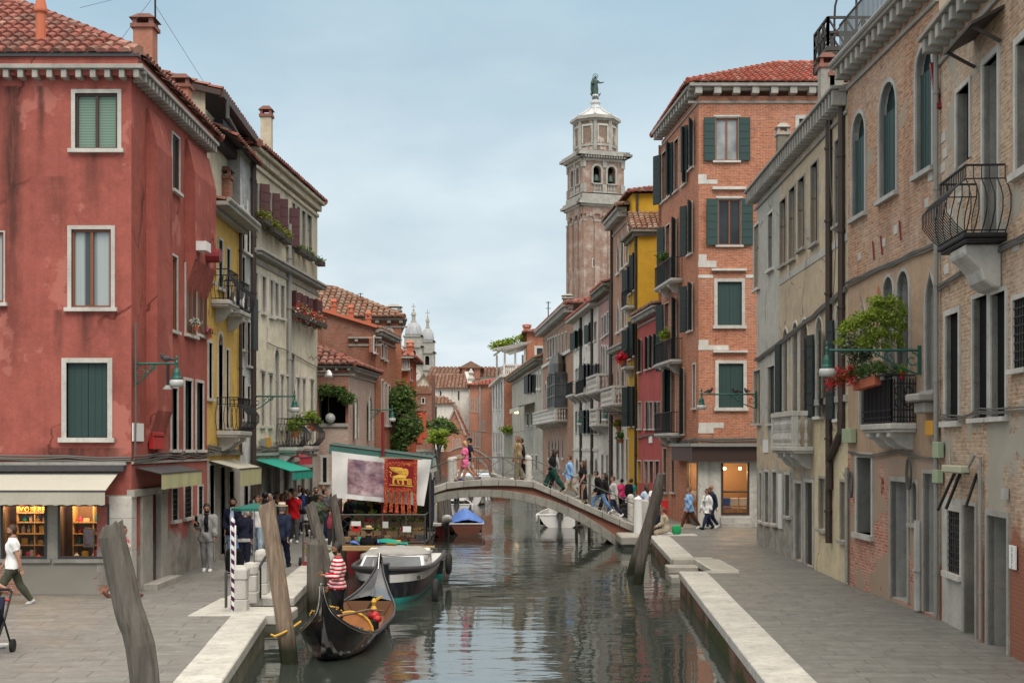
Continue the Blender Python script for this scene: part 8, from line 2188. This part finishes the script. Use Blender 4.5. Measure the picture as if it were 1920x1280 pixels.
def stall():
 X0,X1,Y0,Y1=-5.45,-2.75,42.2,49.5
 b=thing('market_barge','dark red market barge carrying the vegetable stall','boat',(-4.1,42,WATER))
 M=Matrix.Translation((-4.1,41.7,0))
 st=[(0,1.15,-.8,.3),(.5,1.32,-.85,.26),(3,1.36,-.85,.22),(6,1.34,-.85,.24),(8,1.1,-.8,.34)]
 g=MB();loft(g,st,8,.28,lambda z,r:0 if z<.1 else 1);g.poly([(-1.15,0,.3),(1.15,0,.3),(1.1,0,-.7),(-1.1,0,-.7)],0);g.xf(M).build('hull',[MAT['red_dark'],MAT['tar']],b)
 MB().box(-5.35,-2.85,42.0,49.5,.2,.26).build('deck',MAT['dark_wood'],b)
 g=MB();g.tube([(-2.62,42.6+.22*cos(a),-.1+.22*sin(a))for a in[2*pi*i/14 for i in range(15)]],.08,8);g.build('tyre_fender',MAT['rubber'],b,smooth=True)
 c=thing('wire_fence','rusty wire mesh fence along the end of the market barge','fence',(-4.1,42.2,.3))
 g=MB();za,zb=.40,1.26
 for x in(X0,-4.1,-3.35,X1):g.tube([(x,42.2,.2),(x,42.2,zb)],.022,6)
 g.tube([(X0,42.2,za),(X1,42.2,za)],.022,6);g.tube([(X0,42.2,zb),(X1,42.2,zb)],.025,6);g.tube([(X1,42.2,zb),(X1,46,zb)],.025,6);g.tube([(X1,42.2,za),(X1,46,za)],.022,6);g.tube([(X1,46,.2),(X1,46,zb)],.022,6)
 g.build('frame',MAT['iron_grey'],c)
 g=MB();s=.29;x=X0-.9
 while x<X1:
  a=max(X0,x);e=min(X1,x+(zb-za));
  if e>a:g.tube([(a,42.2,za+(a-x)),(e,42.2,za+(e-x))],.006,4);g.tube([(a,42.205,zb-(a-x)),(e,42.205,zb-(e-x))],.006,4)
  x+=s
 g.build('mesh',MAT['iron_grey'],c);g=MB();g.box(X0,X1,42.22,42.26,.28,.4);g.build('rail',MAT['wood'],c)
 cn=thing('counter','stepped wooden counter under the green awning of the stall','counter',(-4.1,44,.26))
 for i,(y,z)in enumerate(((43.0,.55),(43.7,.8),(44.5,1.0))):MB().box(-5.3,-2.9,y,y+.62,z-.05,z).build('shelf_board',MAT['crate_wood'],cn)
 g=MB()
 for x in(-5.25,-4.1,-2.95):
  for y,z in((43.1,.5),(44.9,.95)):g.box(x-.03,x+.03,y,y+.06,.26,z)
 g.build('leg',MAT['crate_wood'],cn)
 cols=['veg','leaf_bright','petal_red','leaf','leaf_yellow'];names={'veg':'mixed vegetables','leaf_bright':'lettuce','petal_red':'tomatoes','leaf':'dark greens','leaf_yellow':'yellow peppers'}
 k=0
 for row,(y,z)in enumerate(((43.3,.55),(44.0,.8),(44.8,1.0))):
  for i in range(6):
   x=-5.1+i*.41;m=cols[(k*3+row)%5];k+=1
   t=thing('vegetable_crate','wooden crate of %s on the stall counter'%names[m],'crate',(x,y,z),'crates on the market stall')
   g=MB()
   for s in(-1,1):g.box(x-.18,x+.18,y+s*.25-.008,y+s*.25+.008,z,z+.15);g.box(x+s*.18-.008,x+s*.18+.008,y-.24,y+.24,z,z+.15)
   g.box(x-.18,x+.18,y-.24,y+.24,z+.003,z+.015);g.build('crate',MAT['crate_wood'],t)
   rr=random.Random(k);g=MB()
   if m in('veg','petal_red','leaf_yellow'):
    for q in range(26):g.ball((x+rr.uniform(-.15,.15),y+rr.uniform(-.2,.2),z+.1+rr.uniform(0,.12)),rr.uniform(.03,.05),n=6)
    g.build('vegetables',MAT[m],t,smooth=True)
   else:foliage('vegetables',[((x,y,z+.16),(.16,.2,.09))],160,.05,m,t,k)
 solo(MB().grid(lambda u,v:(-5.4+2.6*u,46.4+.06*sin(u*14),2.5-1.9*v),16,4).build('darkening_cloth',MAT['cl_black'],None,smooth=True,thick=.01),'black cloth added to darken the rear of the market stall','cloth')  # black sheet added so the stall interior reads as shaded
 for i in range(9):
  x=-5.2+.28*i;z=1.95-.1*(i%3);t=thing('hanging_bunch','bunch of dried peppers and herbs hanging inside the market stall','bunch',(x,43.6,z),'bunches hanging in the stall');MB().tube([(x,43.6,z),(x,43.6,2.4)],.006,4).build('string',MAT['crate_wood'],t);foliage('leaves',[((x,43.6,z-.12),(.08,.08,.2))],90,.06,('petal_red','leaf','leaf_yellow')[i%3],t,140+i)
 rr=random.Random(5)
 for i in range(14):
  x=-5.25+.175*i;y=42.4+.25*(i%2);hh=rr.uniform(.18,.34);o=MB().obox((x,y,.27),.26,.3,hh,rr.uniform(-.3,.3)).build('cardboard_box',MAT[rr.choice(['crate_wood','cl_brown','cl_dgrey','pine'])],None,bevel=.01);solo(o,'small box packed among others behind the wire mesh','box','boxes packed behind the wire mesh')
 for i,(x,w,hh,z,m,lb)in enumerate(((-4.93,.3,.32,.74,'cl_white','red and white price card hanging on the wire mesh'),(-3.32,.26,.18,.72,'white_paint','small white price card hanging on the wire mesh'),(-4.0,.18,.2,.85,'cl_lgrey','pale crumpled card behind the wire mesh'))):
  t=thing('price_card',lb,'sign',(x,42.15,z));MB().box(x-w/2,x+w/2,42.14,42.165,z,z+hh).build('card',MAT[m],t)
  if i==0:MB().box(x-w/2,x+w/2,42.13,42.139,z,z+hh*.55).build('red_panel',MAT['red_paint'],t);MB().box(x-.07,x+.07,42.12,42.129,z+hh*.32,z+hh*.52).build('dark_panel',MAT['black'],t)
 t=solo(MB().box(-3.95,-3.5,41.85,42.05,.34,.48).build('yellow_crate',MAT['gold'],None,bevel=.02),'small yellow plastic crate at the foot of the wire mesh','crate')
 g=MB().grid(lambda a,b:(-4.75+1.5*a,41.0+.7*b,.42+.1*sin(a*9+b*4)*sin(b*3)+.12*(1-a)),14,8);solo(g.build('tarpaulin',MAT['awning_green'],None,smooth=True,thick=.01),'crumpled green tarpaulin beside the straw hat','tarpaulin')
 g=MB().grid(lambda a,b:(-4.95+.9*a,40.75+.6*b,.42+.13*sin(a*7+1)*sin(b*5+.5)),10,8);solo(g.build('blue_tarpaulin',MAT['tarp_blue'],None,smooth=True,thick=.01),'crumpled blue tarpaulin in front of the seated straw hat','tarpaulin')
 MB()
 a=thing('stall_awning','dark green canvas awning over the market stall','awning',(-4.1,44,2.5))
 yb=43.2;L=P(618,833,yb);Rr=P(812,858,yb)
 g=MB().grid(lambda u,v:(L.x+(Rr.x-L.x)*u,yb-.25+2.4*v,L.z-.10+(Rr.z-L.z)*u+.16*sin(pi*min(1,v*.8+.06))**.8-.05*abs(sin(u*9))*(v<.1)-.22*(v==0)),22,9);g.build('canvas',MAT['stall_green'],a,thick=.012)
 for i,(px,z1)in enumerate(((718,P(0,772,43).z),)):g=MB();g.tube([((px-CX)*43/F,43,.2),((px-CX)*43/F,43,z1)],.055,8);g.build('pole',MAT['red_dark'],a)
 g=MB()
 for px,d in((624,43),(806,43),(640,45.2),(800,45.2)):MB().tube([((px-CX)*d/F,d,0.2),((px-CX)*d/F,d,2.6)],.03,6).build('post',MAT['iron_grey'],a)
 g.tube([L,Rr],.03,6);g.build('frame',MAT['iron_grey'],a)
 yb=42.75
 b=thing('banner','white cloth banner with a faded purple printed picture, on the stall','banner',P(710,900,yb))
 TL,TR,BL,BR=P(622,845,yb),P(809,861,yb),P(622,932,yb),P(795,948,yb)
 def bf(u,v,o=0):
  p=TL.lerp(TR,u).lerp(BL.lerp(BR,u),v);w=(.05*sin(u*26+v*3)*(.3+v)+.03*sin(u*11+v*7));return V((p.x,p.y+w+o,p.z-.05*sin(pi*u)*(1-v)))
 g=MB().grid(lambda u,v:bf(u,v),70,14);g.build('cloth',MAT['cl_white'],b,smooth=True)
 g=MB().grid(lambda u,v:bf(.165+.40*u,.12+.77*v,-.008),34,12);g.build('print',MAT['print'],b,smooth=True)
 yf=42.35;f=thing('lion_flag','red flag with a gold winged lion, patterned border and hanging tails','flag',P(752,860,yf))
 A=P(721,859,yf);Bp=P(783,861,yf);H=P(0,859,yf).z-P(0,920,yf).z;Wd=Bp.x-A.x
 def ff(u,v,o=0):return V((A.x+Wd*u+(.0)-.02*v,yf-.03*sin(u*7+v*2.4)-.02*v+o,A.z-H*v-.03*u))
 g=MB().grid(lambda u,v:ff(u,v),24,20);g.build('field',MAT['flag_red'],f,smooth=True)
 for i,(u0,u1,v0,v1)in enumerate(((0,.11,0,1),(.89,1,0,1),(.112,.888,.09,.22),(.112,.888,.89,1.0))):
  g=MB().grid(lambda u,v:ff(u0+(u1-u0)*u,v0+(v1-v0)*v,-.006),8,16);g.build('border',MAT['flag_trim'],f,smooth=True)
 for i in range(6):
  u0=i*.178;g=MB().grid(lambda u,v:ff(u0+.11*u+.012*sin(v*4+i),1.0+.62*v+(.02*i if i else .05)*v,-.004-.02*sin(v*5+i)),4,12);g.build('tail',MAT['flag_trim'],f,smooth=True)
 MB().tube([A+V((-.18,0,.04)),Bp+V((.15,0,0))],.018,6).build('rod',MAT['crate_wood'],f)
 def patch(pts,o=-.016):
  g.add([ff(.11+.78*(x/100),.22+.67*(y/100),o)for x,y in pts],[tuple(range(len(pts)))])
 g=MB()
 patch([(4,5),(30,5),(55,7),(62,22),(60,40),(48,42),(38,34),(24,28),(14,20)])
 patch([(56,14),(66,10),(76,14),(80,24),(79,38),(72,50),(60,52),(54,40)],-.018)
 patch([(22,46),(40,40),(62,44),(72,52),(70,64),(60,66),(48,68),(38,64),(26,62),(20,54)])
 patch([(20,52),(32,56),(26,66),(25,78),(30,84),(20,84),(18,72)]);patch([(36,62),(43,62),(42,72),(48,82),(40,82),(37,72)])
 patch([(56,60),(64,60),(62,76),(66,84),(56,84)]);patch([(66,58),(76,60),(82,58),(80,63),(68,66)])
 patch([(74,58),(92,58),(94,82),(76,84)],-.019)
 patch([(6,85),(96,86),(98,94),(60,92),(30,91),(8,90)])
 tl=[(20,50),(13,50),(9,42),(14,34),(12,27),(4,28)]
 for(x0,y0),(x1,y1)in zip(tl,tl[1:]):
  dx,dy=x1-x0,y1-y0;l=math.hypot(dx,dy);nx,ny=-dy/l*1.4,dx/l*1.4;patch([(x0-nx,y0-ny),(x0+nx,y0+ny),(x1+nx,y1+ny),(x1-nx,y1-ny)])
 g.build('lion_emblem',MAT['gold'],f)
 g=MB()
 for i in range(5):patch([(12+i*9,10+i*1.0),(13+i*9,9+i),(30+i*7,32+i*2),(29+i*7,33+i*2)],-.021)
 patch([(62,24),(65,23),(66,26),(63,27)],-.022);patch([(70,24),(73,23),(74,26),(71,27)],-.022);patch([(64,36),(74,36),(72,39),(66,39)],-.022)
 for i in range(3):patch([(77,63+i*6),(91,63+i*6),(91,65+i*6),(77,65+i*6)],-.022)
 g.build('lion_detail',MAT['flag_red'],f)
 g=MB().grid(lambda u,v:(P(806,865,43.2).x+.0,43.2+2.4*u,2.35-1.5*v+.05*sin(u*8)),10,6);solo(g.build('stall_shade_side',MAT['cl_navy'],None,thick=.01),'side cloth of the market stall, coloured dark as its shaded side','cloth')  # navy colour stands for the shaded side of the stall cloth
def boats():
 gondola();work_boat();stall()
 motorboat('motorboat','red and white motorboat with white outboard cowl under the bridge',(-3.05,58.6),R(68),3.9,1.7,'red_dark','white_paint','tarp_grey',.5,motor='white_paint',fenders=4)
 motorboat('covered_boat','wooden boat under a bright blue tarpaulin beneath the bridge',(-2.0,59.6),R(4),4.6,1.55,'boat_wood','boat_grey','boat_wood',.5,cover='tarp_blue')
 motorboat('motorboat','white motorboat with black outboard, behind the blue covered boat',(-3.2,77),R(3),4.8,1.7,'white_paint','white_paint','box_dark',.6,motor='navy_paint',fenders=2,screen=True)
 motorboat('motorboat','small white motorboat with fenders farther along the left bank',(-2.75,90),R(-8),4.8,1.6,'white_paint','boat_grey','boat_grey',.6,motor='navy_paint',fenders=4)
 motorboat('motorboat','white motorboat with black outboard on the right beyond the bridge',(2.35,65),R(-6),5.2,2.3,'white_paint','white_paint','boat_grey',.62,motor='navy_paint',fenders=2,screen=True)
 motorboat('motorboat','distant covered boat in the middle of the canal',(-.9,104),R(5),5,1.8,'boat_wood','white_paint','boat_grey',.6,cover='tarp_grey')
 motorboat('motorboat','distant white boat with red cover near the far bridge',(-2.6,128),R(0),5,1.9,'white_paint','white_paint','red_dark',.6,screen=True)
def street_things():
 for i,(x,y,h_,w,lb)in enumerate(((-5.66,27.75,.92,.31,'squat square stone post beside the striped pole, nearest the viewer'),(-5.72,29.2,.86,.30,'stone post with rounded top behind the squat square one'),(-5.82,31.0,1.0,.28,'slim stone post with the iron handrail beside the landing'))):
  t=thing('stone_post',lb,'post',(x,y,0));g=MB();g.obox((x,y,0),w*1.08,w*1.08,.26);g.obox((x,y,.26),w,w,h_-.5);g.build('shaft',MAT['stone'],t,bevel=.02)
  g=MB()
  if i==0:g.obox((x,y,h_-.24),w*1.1,w*1.1,.2);g.hexa([(x+a*w*.55,y+b*w*.55,h_-.04)for a,b in((-1,-1),(1,-1),(1,1),(-1,1))]+[(x+a*w*.3,y+b*w*.3,h_+.04)for a,b in((-1,-1),(1,-1),(1,1),(-1,1))])
  else:g.lathe([(w*.5,h_-.24),(w*.58,h_-.2),(w*.58,h_-.06),(w*.45,h_+.02),(w*.1,h_+.05)],(x,y,0),12)
  g.build('cap',MAT['stone'],t,bevel=.01)
 t=thing('handrail','dark iron handrail slanting up to the slim stone post','railing',(-5.6,29.6,0));g=MB()
 g.tube([(-5.62,29.3,.66),(-5.72,30.95,.88)],.03,6);g.tube([(-5.62,29.45,.02),(-5.62,29.45,.68)],.025,6);g.tube([(-5.66,30.0,.02),(-5.66,30.0,.76)],.025,6);g.build('rail',MAT['iron'],t)
 stripes('barber',(.07,.012,.06),(.72,.72,.72),5.2,2,.5,.5,diag=(-5.78,27.6))
 o=MB().lathe([(.037,0),(.037,1.85),(.046,1.86),(.046,1.9),(.02,1.97)],(-5.78,27.6,0),14).build('striped_pole',MAT['barber'],None,smooth=False);solo(o,'purple and white spiral striped gondola pole beside the stone posts','striped pole')
 g=MB().box(-5.93,-5.90,27.5,27.66,.1,.85);solo(g.build('iron_post',MAT['iron_grey'],None,bevel=.01),'short dark iron post left of the striped pole','post')
 t=thing('parasol','small dark green parasol with its pole by the landing','parasol',(-6.55,33.0,0))
 g=MB();n=8;c=V((-6.42,33.2,2.02));e=[c+V((.56*cos(2*pi*i/n+.35),.56*sin(2*pi*i/n+.35),-.12))for i in range(n)]
 for i in range(n):g.poly([c,e[i],e[(i+1)%n]]);g.poly([e[i],e[(i+1)%n],e[(i+1)%n]-UPV*.06,e[i]-UPV*.06])
 g.build('canopy',MAT['awning_dark_green'],t,thick=.01);MB().tube([(-6.42,33.2,0),(-6.42,33.2,2.1)],.02,6).build('pole',MAT['chrome'],t);MB().tube([(-6.15,33.1,0),(-6.2,33.15,1.95)],.014,6).build('stay',MAT['chrome'],t)
 g=MB().grid(lambda u,v:(-6.0+.12*u,28.4+.03*sin(u*9),1.75-1.25*v),6,8);solo(g.build('white_pennant',MAT['cl_white'],None,smooth=True,thick=.006),'narrow white cloth hanging beside the striped pole','cloth')
 p=G(430,1083);t=thing('shopping_trolley','black wheeled shopping trolley behind the striped pole','trolley',p)
 MB().obox(p+V((.1,.1,.16)),.38,.3,.6).build('bag_body',MAT['cl_black'],t,bevel=.06);g=MB();g.tube([p+V((-.1,.1,.1)),p+V((-.16,.12,.85)),p+V((-.05,.12,.98)),p+V((.12,.12,.95))],.016,6);g.bar(p+V((-.12,.02,.12)),p+V((.3,.02,.12)),.03);g.build('frame',MAT['iron'],t)
 for x in(-.1,.3):MB().tube([p+V((x,.0,.08)),p+V((x+.04,.0,.08))],.08,12).build('wheel',MAT['rubber'],t)
 p=G(582,1060);t=thing('hand_truck','red and grey upright hand truck standing on the quay','hand truck',p);g=MB()
 for x in(-.22,-.0,.22):g.tube([p+V((x,0,.02)),p+V((x,.06,1.2))],.018,6)
 g.tube([p+V((-.22,.06,1.2)),p+V((.22,.06,1.2))],.018,6);g.build('frame',MAT['iron_grey'],t);g=MB()
 for x in(-.18,-.09,.0,.09,.18):g.tube([p+V((x,-.03,.08)),p+V((x,-.01,.68))],.012,6)
 for z in(.08,.66):g.tube([p+V((-.2,-.03,z)),p+V((.2,-.03,z))],.015,6)
 g.bar(p+V((-.22,-.1,.03)),p+V((.22,-.1,.03)),.03,.2);g.build('grille',MAT['red_dark'],t)
 for x in(-.3,.3):MB().tube([p+V((x-.03,.05,.12)),p+V((x+.03,.05,.12))],.12,12).build('wheel',MAT['rubber'],t)
 p=V((-8.62,21.9,0));t=thing('pushchair','dark pushchair with red trim cut off by the left picture edge','pushchair',p);g=MB()
 for x in(-.24,.24):g.tube([p+V((x,-.35,.12)),p+V((x,.1,.55)),p+V((x,.42,1.0))],.02,6);g.tube([p+V((x,.4,.12)),p+V((x,.1,.55)),p+V((x,-.1,.8))],.018,6)
 g.tube([p+V((-.24,.42,1.0)),p+V((-.2,.47,1.04)),p+V((.2,.47,1.04)),p+V((.24,.42,1.0))],.026,6);g.build('frame',MAT['iron'],t)
 g=MB();g.hexa([p+V(q)for q in((-.2,-.2,.42),(.2,-.2,.42),(.2,.12,.36),(-.2,.12,.36),(-.2,-.2,.46),(.2,-.2,.46),(.2,.3,.95),(-.2,.3,.95))]);g.build('seat',MAT['cl_navy'],t,bevel=.03);MB().tube([p+V((-.23,-.22,.7)),p+V((.23,-.22,.7))],.022,6).build('bumper_bar',MAT['red_paint'],t);MB().tube([p+V((-.25,.3,.88)),p+V((.25,.3,.88))],.022,6).build('trim_bar',MAT['red_paint'],t)
 for x in(-.26,.26):
  for y in(-.38,.42):MB().tube([p+V((x-.025,y,.11)),p+V((x+.025,y,.11))],.11,12).build('wheel',MAT['rubber'],t)
 for i,(px,d,lb)in enumerate(((1246,55.5,'red litter bin behind the seated people'),(1147,70,'red litter bin far along the right quay'))):
  X=(px-CX)*d/F;t=thing('litter_bin',lb,'litter bin',(X,d,.5));MB().box(X-.14,X+.14,d-.12,d+.12,.55+.0,1.12).build('bin_body',MAT['red_paint'],t,bevel=.02);MB().box(X-.145,X+.145,d-.125,d+.125,1.125,1.18).build('lid',MAT['red_paint'],t);MB().tube([(X,d+.16,0),(X,d+.16,1.1)],.03,6).build('post',MAT['iron_grey'],t)
 X=(1198-CX)*53/F;g=MB().lathe([(.17,0),(.165,1.35),(.18,1.38),(.16,1.44),(.05,1.5)],(X,53.4,-.1),14);solo(g.build('white_bollard',MAT['white_paint'],None),'round white bollard at the bridge end','bollard')
 p=V(((1176-CX)*62/F,62,0));t=thing('suitcase','black wheeled suitcase beside the teal shirt','suitcase',p);MB().obox(p+UPV*.08,.5,.3,.72).build('case',MAT['cl_black'],t,bevel=.06);MB().tube([p+V((-.12,.1,.8)),p+V((-.12,.1,1.05)),p+V((.12,.1,1.05)),p+V((.12,.1,.8))],.012,5).build('handle',MAT['iron'],t)
 bag('shopping_bag','bright green bag behind the seated beige person','bag',(6.36,51.5,.2),.36,.24,.36,.4,'bag_green')
 d=69.9;t=thing('street_banner','orange red double banner with pale print hanging by the far lamp','banner',P(790,800,d))
 for i,(x0,x1,y0,y1)in enumerate(((779,791.5,771,833),(791.8,798.5,771,823))):
  a,b,c,e=P(x0,y0,d),P(x1,y0,d),P(x0,y1,d),P(x1,y1,d);MB().grid(lambda u,v:a.lerp(b,u).lerp(c.lerp(e,u),v)+V((0,.05*i+.03*sin(v*6+u*3),0)),8,14).build('panel',MAT['banner_orange'],t,smooth=True,thick=.006)
 MB().tube([P(776,771,d),P(800,771,d)],.025,6).build('rod',MAT['iron'],t)
 t=thing('aerial','tall thin aerial mast behind the chimney of the red house','aerial',P(291,140,37));MB().tube([P(292,142,37),P(290.5,-60,37)],.03,6).build('mast',MAT['iron'],t)
 g=MB();g.tube([P(291,10,37),P(395,175,46)],.006,4);g.tube([P(291,-10,37),P(215,90,33)],.006,4);g.tube([P(291,-20,37),P(150,15,34)],.006,4);g.build('guy_wire',MAT['iron'],t)
 d=120;t=thing('aerial','television aerial on the roof of the brown palazzo','aerial',P(1028,610,d));g=MB();g.tube([P(1028,612,d),P(1028,565,d)],.05,5);g.build('mast',MAT['iron'],t);g=MB()
 for y in(567,578):g.tube([P(1023,y,d),P(1033,y,d)],.035,4)
 g.build('antenna_arm',MAT['iron'],t)
 d=72;t=thing('aerial','small aerial on the old tiled roof of the tall brick house','aerial',P(676,565,d));g=MB();g.tube([P(676,572,d),P(676,549,d)],.025,5);g.tube([P(671,551,d),P(681,551,d)],.02,4);g.build('mast',MAT['iron'],t)
 g=MB();a,b=P(735,772,61.7),P(1088,776,87);g.tube([a.lerp(b,t_)-UPV*(1.1*sin(pi*t_))for t_ in[i/24 for i in range(25)]],.012,4);solo(g.build('cable',MAT['cable']),'thin cable strung across the canal between two lamps','cable')
def flower_box(label,a,b,z,dep,n,mats,size=.06,hgt=.16,name='flower_box',box='dark_wood',group=None,seed=1,hang=.0):
 a,b=V(a),V(b);t=thing(name,label,'flower box',V((*a.lerp(b,.5).xy,z)),group)
 d=(b-a);L=d.length;d.normalize();ang=math.atan2(d.y,d.x)
 MB().obox(V((*a.lerp(b,.5).xy,z)),L,dep,.18,ang).build('trough',MAT[box],t)
 k=max(2,int(L/.22));bl=[(V((*a.lerp(b,(i+.5)/k).xy,z+.2+hgt*.4-hang*.5)),(L/k*.8,dep*.8,hgt+hang*.5))for i in range(k)]
 for i,(m,q,s)in enumerate(mats):foliage('blossoms' if 'petal' in m else 'foliage',bl,int(n*q),size*s,m,t,seed+i)
 return t
def plants():
 f=CREAM.f
 def fb(x0,x1,y,lb,mats,n,hg=.18,seed=1,hang=0,dep=.3):
  u0,u1=f.u(x0),f.u(x1);z=f.z((x0+x1)/2,y);flower_box(lb,f.pt(u0,0,.3),f.pt(u1,0,.3),z,dep,n,mats,.055,hg,group=None,seed=seed,hang=hang)
 Y=[('leaf_yellow',.8,1),('leaf',.35,1)]
 fb(472,486,421,'yellow-green plant box under the first attic window of the cream house',Y,700,seed=41);fb(491,511,441,'longest yellow-green plant box below the cream house attic',Y,1000,seed=43);fb(514,527,456,'yellow-green plant box beside the attic downpipe',Y,650,seed=45)
 for i,(x0,x1,y)in enumerate(((545,553,476),(556,563,482),(566,573,488),(583,590,498))):fb(x0,x1,y,'dark sparse plant trough under the attic loggia, '+('beside the downpipe','second from the downpipe','third from the downpipe','at the far corner')[i],[('leaf',1,1)],160,.06,50+i)
 u0,u1=f.u(538),f.u(590);z=f.z(565,606)
 flower_box('long box of red and white geraniums on the cream house',f.pt(u0,0,.35),f.pt(u1,0,.35),z,.34,2600,[('petal_red',.55,.8),('leaf',.3,1),('petal_white',.12,.8)],.06,.3,seed=61,hang=.15)
 for i,(x,y,m)in enumerate(((530,805,'leaf'),(524,812,'leaf_bright'),(556,796,'leaf_bright'),(563,800,'leaf'))):
  u=f.u(x);p=f.pt(u,f.z(x,y+8),.55);t=thing('potted_plant','green potted plant on the cream house balcony, '+('low and dark on the first','bright and trailing on the first','bright and tall on the second','dark at the end of the second')[i],'plant',p);MB().lathe([(.1,0),(.14,.22),(.15,.25)],p,10).build('pot',MAT['terracotta'],t);foliage('foliage',[(p+UPV*.42,(.26,.26,.26))],420,.07,m,t,70+i)
 s=RED.s
 for i,(x,y,m)in enumerate(((352,612,'petal_white'),(378,628,'petal_pink'))):
  p=s.pt(s.u(x),s.z(x,y),.22);t=thing('flower_pot',('small pot of white flowers on the red house side window','small pot of pink flowers on the red house side window')[i],'flower pot',p);MB().lathe([(.07,-.1),(.09,.06)],p,8).build('pot',MAT['terracotta'],t);foliage('blossoms',[(p+UPV*.12,(.14,.2,.1))],160,.035,m,t,80+i);foliage('foliage',[(p+UPV*.1,(.14,.2,.1))],120,.04,'leaf',t,85+i)
 p=V((-13.2,30.75,12.62));t=thing('gutter_weeds','tuft of weeds growing in the gutter of the red house','plant',p);foliage('foliage',[(p+V((.35*i-.3,.1,.05)),(.35,.15,.2))for i in range(4)],900,.07,'leaf',t,90,droop=.5)
 t=thing('laundry','dark and white clothes hanging over the small balcony of the yellow house','laundry',(-8.3,40,7.6))
 for i in range(6):MB().grid(lambda u,v:(-8.26+.03*sin(u*6),39.6+.42*i+.34*u,8.15-.45*v+.03*sin(u*5+i)),5,6).build('cloth',MAT[('cl_white','cl_navy','cl_lgrey')[i%3]],t,smooth=True,thick=.005)
 w=lambda x,y,d:P(x,y,d)
 B0=P(1650,712,29.0)
 t=thing('climbing_shrub','bright green bushy shrub on a thin twisted stem on the flowered balcony','plant',(7.86,28.3,4.9))
 bl=[(P(x,y,28.5),(r_,r_*.9,r_*.8))for x,y,r_ in((1668,568,.24),(1645,566,.2),(1688,585,.18),(1640,588,.26),(1665,598,.28),(1690,612,.16),(1615,600,.26),(1596,612,.22),(1645,622,.26),(1584,618,.16),(1676,630,.18),(1660,648,.14),(1620,640,.2),(1688,645,.1),(1575,640,.1))]
 foliage('crown',[(c_,(r_[0]*1.12,r_[1]*1.1,r_[2]*.8))for c_,r_ in bl],4600,.042,'leaf_bright',t,101,droop=.5)
 MB().tube([P(1678,700,28.3),P(1674,668,28.3),P(1670,640,28.35),P(1664,610,28.45),P(1656,580,28.5)],[.025,.02,.022,.018,.008],6).build('stem',MAT['pole_grey'],t);MB().tube([P(1655,704,28.4),P(1655,560,28.5)],.008,5).build('cane',MAT['wood'],t)
 t=thing('ivy','variegated ivy trailing up the far side of the flowered balcony','plant',(7.8,29.6,4.9))
 foliage('foliage',[(P(x,y,29.4),(r_,r_,r_*1.1))for x,y,r_ in((1600,640,.17),(1622,635,.2),(1640,640,.16),(1588,655,.16),(1605,668,.2),(1625,665,.18),(1580,630,.1))],2600,.035,'leaf_var',t,103)
 t=thing('geranium_box','terracotta trough spilling red flowers over the flowered balcony','flower box',(7.75,29.4,4.95))
 g=MB();a,b=P(1607,724,29.9),P(1648,712,28.6);g.bar(a,b,.2,.2);g.build('trough',MAT['terracotta'],t)
 foliage('foliage',[(P(x,y,d_),(r_,r_,r_*.8))for x,y,d_,r_ in((1635,690,28.8,.2),(1618,695,29.2,.2),(1600,700,29.6,.2),(1580,708,29.9,.18),(1648,688,28.5,.16),(1565,715,30.1,.12))],2200,.035,'leaf',t,105);foliage('blossoms',[(P(x,y,d_),(r_,r_,r_))for x,y,d_,r_ in((1590,700,29.6,.18),(1575,712,29.9,.18),(1558,720,30.1,.16),(1597,715,29.5,.14),(1600,690,29.5,.12),(1570,695,29.9,.12))],800,.032,'petal_red',t,107)
 for i,(x,m,lf,lb)in enumerate(((1655,'pipe_grey','leaf','grey pot with a lavender-like plant on the black balcony rail'),(1678,'white_paint','leaf_var','small white pot at the foot of the twisted stem'),(1692,'red_paint','leaf_bright','small red pot with bright leaves at the balcony end'))):
  p=P(x,712,28.35-.13*i);t=thing('flower_pot',lb,'flower pot',p);MB().lathe([(.05,0),(.07,.13),(.075,.14)],p,10).build('pot',MAT[m],t);foliage('foliage',[(p+UPV*.22,(.1,.1,.12))],260,.03,lf,t,110+i)
 for i,(x,y,d_,m,lb)in enumerate(((1243,490,63.8,'leaf','dark plant pot on the topmost balcony of the orange brick house'),(1249,634,63.2,'leaf_bright','bright green plant on the middle balcony of the orange brick house'),(1166,676,73,'petal_red','red flowers on the yellow house balcony'),(1088,722,96,'leaf','dark plant on the white house balcony'),(1160,800,78,'leaf_yellow','trailing yellow-green plant low on the gothic palazzo'),(1164,822,77,'leaf','mossy plant pot under the trailing one on the gothic palazzo'))):
  p=P(x,y,d_);t=thing('potted_plant',lb,'plant',p);MB().lathe([(.12,-.25),(.17,0)],p,8).build('pot',MAT['terracotta'],t);foliage('foliage',[(p+UPV*.15,(.3,.3,.25))],300,.09,m,t,120+i)
 p=G(616,1035);t=thing('potted_plant','low green potted plant on the quay beside the hand truck','plant',(-5.7,39.5,0));q=V((-5.72,39.0,0));MB().lathe([(.12,0),(.16,.22)],q,10).build('pot',MAT['terracotta'],t);foliage('foliage',[(q+UPV*.36,(.3,.3,.18))],400,.07,'leaf_bright',t,131)
lamps();poles();boats();street_things();plants()
# lettering becomes plain mesh so that every glyph run is a real object
def fonts_to_mesh():
 dg=bpy.context.evaluated_depsgraph_get()
 for o in[o for o in SC.objects if o.type=='FONT']:
  me=bpy.data.meshes.new_from_object(o.evaluated_get(dg))
  n=bpy.data.objects.new(o.name,me);COL.objects.link(n)
  n.parent=o.parent;n.matrix_parent_inverse=o.matrix_parent_inverse;n.matrix_basis=o.matrix_basis
  nm=o.name;bpy.data.objects.remove(o);n.name=nm
fonts_to_mesh()
